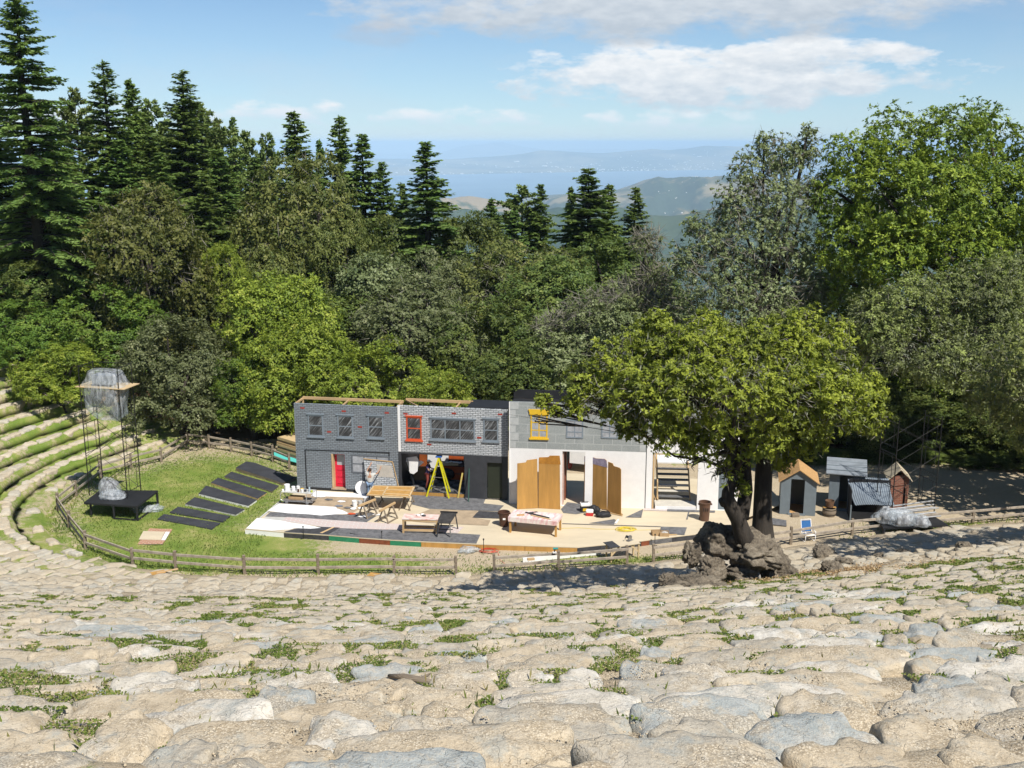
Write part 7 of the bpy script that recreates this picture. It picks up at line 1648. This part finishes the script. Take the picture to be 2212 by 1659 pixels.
    for i, (x, y, s, sd_, lab) in enumerate(((1190, 910, .8, 3, 'plastic wrapped gear leftmost beneath the right scaffold'), (1300, 925, .85, 7, 'plastic wrapped gear in the middle behind the right fence'), (1430, 930, .6, 11, 'plastic wrapped gear rightmost on the right platform'))):
        q = G(Z4(x, y), .56); one(MB().blob((0, 0, .3 * s), (.95 * s, .55, .6 * s), 4, .24, 1.7, sd_, -.29 * s), 'plastic_wrap', PLASTIC, lab, 'plastic sheet', q + Vector((0, 0, .01)), .1, 'plastic wrapped gear at right', smooth=True)
        one(MB().bb(-.45 * s, .45 * s, -.25, .25, 0, .5 * s), 'equipment_case', MATS['case_grey'], ['grey case under the leftmost plastic at right', 'grey case under the middle plastic at right', 'grey case under the rightmost plastic at right'][i], 'case', q + Vector((0, 0, .012)), .1, bev=.02)
right_side()
# ------------------------------------------------------------------ boulders round the old oak
def rockmat():
    m, nt, b = newmat('dark_boulder'); co = coords(nt); n1 = noise(nt, co, 1.6, 6, .65); n2 = noise(nt, co, 12, 7, .75); n3 = noise(nt, co, 34, 3, .7)
    col = ramp(nt, math_(nt, 'ADD', math_(nt, 'MULTIPLY', n1, .5), math_(nt, 'MULTIPLY', n2, .5)), [(.38, (.07, .058, .045)), (.5, (.24, .20, .15)), (.62, (.42, .365, .28))])
    col = mixc(nt, math_(nt, 'MULTIPLY', ramp(nt, n3, [(.57, (0, 0, 0)), (.68, (1, 1, 1))]), .6), col, (.36, .35, .31)); col = mixc(nt, math_(nt, 'MULTIPLY', ramp(nt, n2, [(.6, (0, 0, 0)), (.7, (1, 1, 1))]), .5), col, (.28, .16, .06))
    nt.links.new(col, b.inputs['Base Color']); b.inputs['Roughness'].default_value = .95; b.inputs['Specular IOR Level'].default_value = .15; bump(nt, b, math_(nt, 'ADD', n2, math_(nt, 'MULTIPLY', n3, .5)), .12, .9); return m
ROCK = rockmat()
def boulder(lab, c, r, seed, amp=.32, freq=1.3, sub=5, cat='boulder'):
    bm = bmesh.new(); bmesh.ops.create_icosphere(bm, subdivisions=sub, radius=1); P = np.array([v.co[:] for v in bm.verts]); Fc = np.array([[v.index for v in f.verts] for f in bm.faces]); bm.free()
    n = fbm(P * freq + seed * 5.1, seed, 3); rg = 1 - np.abs(fbm(P * 2.2 + seed * 2.3, seed + 4, 4)); k = 1 + amp * n + .17 * (rg - .7) - .30 * np.clip(.16 - np.abs(fbm(P * 1.5 + seed, seed + 8, 2)), 0, 1) / .16 * .6 + .07 * fbm(P * 6 + seed, seed + 12, 3) - .06 * np.abs(fbm(P * 4.2 + seed, seed + 13, 2))
    o = npmesh('boulder', P * k[:, None] * np.array(r), Fc, ROCK, smooth=True); o.location = c; o.rotation_euler = (0, 0, seed * 1.3); return tag(o, lab, cat, 'dark boulders around the old oak')
def boulders():
    k = .0034
    def B(lab, x, y, rx, rz, Y, seed, **kw): boulder(lab, AT(ZC(x, y), Y - 1), (rx * k, rx * k * .95, rz * k), seed, **kw)
    B('dark domed boulder at the foot of the leaning trunk', 960, 1120, 215, 175, 37.4, 1); B('knobbly dark boulder at the left end of the heap', 700, 1290, 105, 125, 37.0, 2, amp=.4); B('rounded brown boulder low in the middle of the heap', 905, 1430, 165, 155, 36.5, 3)
    B('large brown boulder under the thick upright trunk', 1350, 1225, 290, 165, 36.7, 4); B('brown boulder low right of the dark hollow', 1250, 1460, 190, 120, 36.4, 5); B('brown boulder at the right end of the heap', 1600, 1450, 210, 130, 37.0, 6); B('upper right shoulder boulder of the heap', 1500, 1330, 190, 110, 37.5, 16)
    B('dark angular boulder nearest left before the oak heap', 600, 1590, 130, 90, 35.2, 7); B('dark boulder lying in the shade left of the heap', 470, 1545, 100, 75, 35.6, 8); B('broad flat grey boulder before the oak heap', 790, 1625, 300, 110, 34.7, 9)
    for lab, x, y, rx, rz, seed in (('cracked pale topped boulder standing right of the old oak', 715, 1150, 95, 85, 10), ('brown sloping boulder below the cracked pale topped one', 780, 1270, 100, 70, 11), ('long brown boulder sloping down from the cracked one', 880, 1225, 95, 60, 12), ('shaded boulder in the dark rows at right', 1790, 1110, 110, 60, 13), ('shaded small boulder between the dark rows and cracked boulder', 1330, 1150, 60, 40, 14), ('shaded round boulder left in the dark rows', 1150, 1175, 60, 40, 15)):
        p = GH((Z4(x, y + rz * .7))); s = .28905 / 2.16 * (p.y * 1.04) / F; boulder(lab, p + Vector((0, .2, rz * s * .45)), (rx * s, rx * s * .8, rz * s), seed)
    p = AT(ZC(1395, 1560), 35.0); m = MB().tube([(-.05, 0, .38), (.0, -.03, .3), (.02, -.05, .12), (.1, -.03, .0), (.22, -.02, -.25), (.24, 0, -.4)], [.03, .05, .055, .06, .05, .02], 9).tube([(.02, -.05, .2), (-.1, -.05, .28)], [.03, .01], 6)
    one(m, 'driftwood_branch', mat('bleached_wood', (.38, .36, .32), .9, .25, 6, .02), 'bleached crooked branch propped on the brown boulders', 'branch', p, 0, smooth=True)
boulders()
# ------------------------------------------------------------------ people
SKIN = mat('skin', (.42, .24, .16), .6, .06, 6)
def skinned(name, m, chains, parent, root=0, sub=2):
    """chains: lists of (point, radius); equal points are shared"""
    V, Rr, E, idx = [], [], [], {}
    for ch in chains:
        prev = None
        for p, r in ch:
            key = tuple(round(c, 3) for c in p)
            if key not in idx: idx[key] = len(V); V.append(p); Rr.append(r)
            if prev is not None and prev != idx[key]: E.append((prev, idx[key]))
            prev = idx[key]
    me = bpy.data.meshes.new(name); me.from_pydata(V, E, []); o = bpy.data.objects.new(name, me); COL.objects.link(o); o.parent = parent; me.materials.append(m)
    md = o.modifiers.new('skin', 'SKIN'); md.use_smooth_shade = True
    if not me.skin_vertices: me.skin_vertices.new()
    for i, d in enumerate(me.skin_vertices[0].data):
        r = Rr[i]; d.radius = r if isinstance(r, tuple) else (r, r); d.use_root = (i == root)
    s = o.modifiers.new('sub', 'SUBSURF'); s.levels = sub; s.render_levels = sub
    return o
def hand(w, d, side, curl=.3):
    """five finger chains from wrist w along direction d"""
    w, d, side = Vector(w), Vector(d).normalized(), Vector(side).normalized(); nrm = d.cross(side); palm = w + d * .05; ch = []
    for i, (off, L) in enumerate(((-.032, .075), (-.011, .085), (.011, .08), (.032, .065))):
        k = w + d * .092 + side * off; e1 = k + d * L * .5 + nrm * curl * .02; e2 = e1 + d * L * .45 + nrm * curl * .05
        ch.append([(tuple(palm), .03), (tuple(k), .0105), (tuple(e1), .0095), (tuple(e2), .0075)])
    t0 = w + d * .03 - side * .03; t1 = t0 - side * .03 + d * .03; t2 = t1 + d * .035 + nrm * .01
    ch.append([(tuple(palm), .03), (tuple(t1), .0115), (tuple(t2), .009)])
    return [[(tuple(w), .026), (tuple(palm), .03)]] + ch
def person(lab, loc, rz, J, shirt, trousers, hairm, cap=None, vest=None):
    t = thing('person', lab, 'person', loc, rz); pel, che, nk, hd = J['pelvis'], J['chest'], J['neck'], J['head']
    body = [[(pel, .12), (J['waist'], .115), (che, .14), (nk, .055), (J['jaw'], .062), (hd, .095), (J['crown'], .075)]]
    for s in 'LR':
        sh, el, wr, fd, sd_ = J['arm' + s]; body += [[(che, .14), (sh, .058), (el, .042), (wr, .028)]] + hand(wr, fd, sd_)
        hp, kn, an, toe = J['leg' + s]; body += [[(pel, .12), (hp, .085), (kn, .058), (an, .04), (toe, .035)]]
    f = J['face']; hv = Vector(hd); fv = Vector(f).normalized()
    b = skinned('body', SKIN, body, t)
    fm = MB(); sdv = fv.cross(Vector((0, 0, 1)))
    nose = hv + fv * .098 + Vector((0, 0, -.015)); fm.blob(nose, (.016, .016, .026), 2, .05)
    for s in (-1, 1): fm.blob(hv + sdv * s * .09 + Vector((0, 0, -.01)), (.016, .026, .034), 2, .05)
    fm.build('face_features', SKIN, t, smooth=True)
    em = MB()
    for s in (-1, 1): em.blob(hv + fv * .088 + sdv * s * .034 + Vector((0, 0, .02)), (.012, .012, .010), 2, 0)
    em.box(hv + fv * .092 + Vector((0, 0, -.055)), (.045, .012, .010), rz=math.atan2(sdv.y, sdv.x)); em.build('eyes_and_mouth', mat('dark_hair', (.05, .03, .02), .8, .2, 8), t)
    if cap is None: MB().blob(hv - fv * .014 + Vector((0, 0, .035)), (.103, .103, .095), 3, .06, 3, 2).build('hair', hairm, t, smooth=True)
    else:
        MB().blob(hv + Vector((0, 0, .055)), (.112, .112, .075), 3, .02, 3, 2, -.01).prism([tuple(hv + fv * .09 + sdv * .08 + Vector((0, 0, .045))), tuple(hv + fv * .20 + sdv * .06 + Vector((0, 0, .03))), tuple(hv + fv * .20 - sdv * .06 + Vector((0, 0, .03))), tuple(hv + fv * .09 - sdv * .08 + Vector((0, 0, .045)))], (0, 0, .012)).build('cap', cap, t, smooth=True)
        MB().blob(hv - fv * .03 + Vector((0, 0, -.01)), (.085, .085, .08), 3, .05, 3, 3).build('hair', hairm, t, smooth=True)
    wv = Vector(J['waist']); sc = [[(tuple(Vector(pel) + Vector((0, 0, .03))), (.165, .13)), (J['waist'], (.155, .125)), (che, (.185, .14)), (tuple(Vector(nk) - Vector((0, 0, .035))), .075)]]
    for s in 'LR': sh, el = Vector(J['arm' + s][0]), Vector(J['arm' + s][1]); sc.append([(che, (.185, .14)), (tuple(sh), .078), (tuple(sh.lerp(el, .62)), .066)])
    skinned('shirt', shirt, sc, t, 1)
    tc = []
    for s in 'LR': hp, kn, an, toe = J['leg' + s]; tc.append([(pel, (.16, .13)), (hp, .10), (kn, .074), (an, .062)])
    skinned('trousers', trousers, tc, t)
    sm = MB()
    for s in 'LR': an, toe = Vector(J['leg' + s][2]), Vector(J['leg' + s][3]); d = (toe - an); d.z = 0; sm.blob(an + d * .5 + Vector((0, 0, -.035)), (.075 if abs(d.x) < abs(d.y) else .14, .14 if abs(d.x) < abs(d.y) else .075, .055), 2, .05)
    sm.build('shoes', BLACK, t, smooth=True)
    MB().tube([tuple(Vector(pel) + Vector((.155 * math.cos(a), .125 * math.sin(a), .035))) for a in np.linspace(0, math.tau, 17)], .018, 6).build('belt', BLACK, t)
    if vest: MB().prism([(-.02, -.15, 1.12), (.06, -.152, 1.12), (.05, -.155, 1.45), (-.01, -.155, 1.45)], (0, .02, 0)).build('stripe', vest, t)
    return t
def people():
    u, z = AB.uz(ZA(1660, 400), -.95); loc = AB.w(u, -.95, 0)
    J = dict(pelvis=(0, 0, .95), waist=(0, .01, 1.10), chest=(0, .03, 1.33), neck=(-.01, .05, 1.50), jaw=(-.015, .075, 1.57), head=(-.02, .08, 1.65), crown=(-.02, .075, 1.72), face=(0, 1, .15),
             armL=((-.20, .04, 1.44), (-.19, .22, 1.68), (-.06, .36, 1.90), (.35, .3, .85), (1, 0, -.3)), armR=((.20, .04, 1.43), (.36, .22, 1.44), (.50, .42, 1.66), (.2, .4, .85), (1, 0, 0)),
             legL=((-.10, 0, .90), (-.12, .04, .50), (-.13, 0, .08), (-.14, .14, .04)), legR=((.10, 0, .90), (.13, .03, .50), (.14, -.03, .08), (.16, .12, .04)))
    person('worker seen from behind in pale grey shirt and jeans lifting a flat', loc, AB.rz, J, mat('grey_shirt', (.52, .52, .49), .85, .1, 5), mat('denim', (.22, .32, .48), .85, .2, 6), mat('brown_hair', (.06, .035, .02), .8, .2, 8))
    u, z = AB.uz(ZB(1450, 790), .75); loc = AB.w(u, .75, .202)
    J = dict(pelvis=(0, 0, .95), waist=(.01, 0, 1.10), chest=(.02, 0, 1.33), neck=(.04, 0, 1.50), jaw=(.07, 0, 1.56), head=(.08, 0, 1.64), crown=(.07, 0, 1.71), face=(1, 0, -.25),
             armL=((.02, .19, 1.43), (.14, .22, 1.20), (.38, .14, 1.18), (1, -.1, .1), (0, .3, 1)), armR=((.02, -.19, 1.43), (.12, -.24, 1.19), (.36, -.16, 1.22), (1, .1, .2), (0, .3, 1)),
             legL=((0, .09, .90), (.05, .10, .50), (.0, .12, .08), (.14, .12, .04)), legR=((0, -.09, .90), (.02, -.10, .50), (-.06, -.12, .08), (.08, -.13, .04)))
    person('worker in white cap, purple and white shirt and red trousers inside the shop', loc, AB.rz, J, mat('purple_shirt', (.07, .05, .16), .85, .15, 5), mat('rust_trousers', (.26, .06, .045), .85, .15, 6), mat('brown_hair', (.06, .035, .02), .8, .2, 8), cap=WHITE, vest=WHITE)
people()
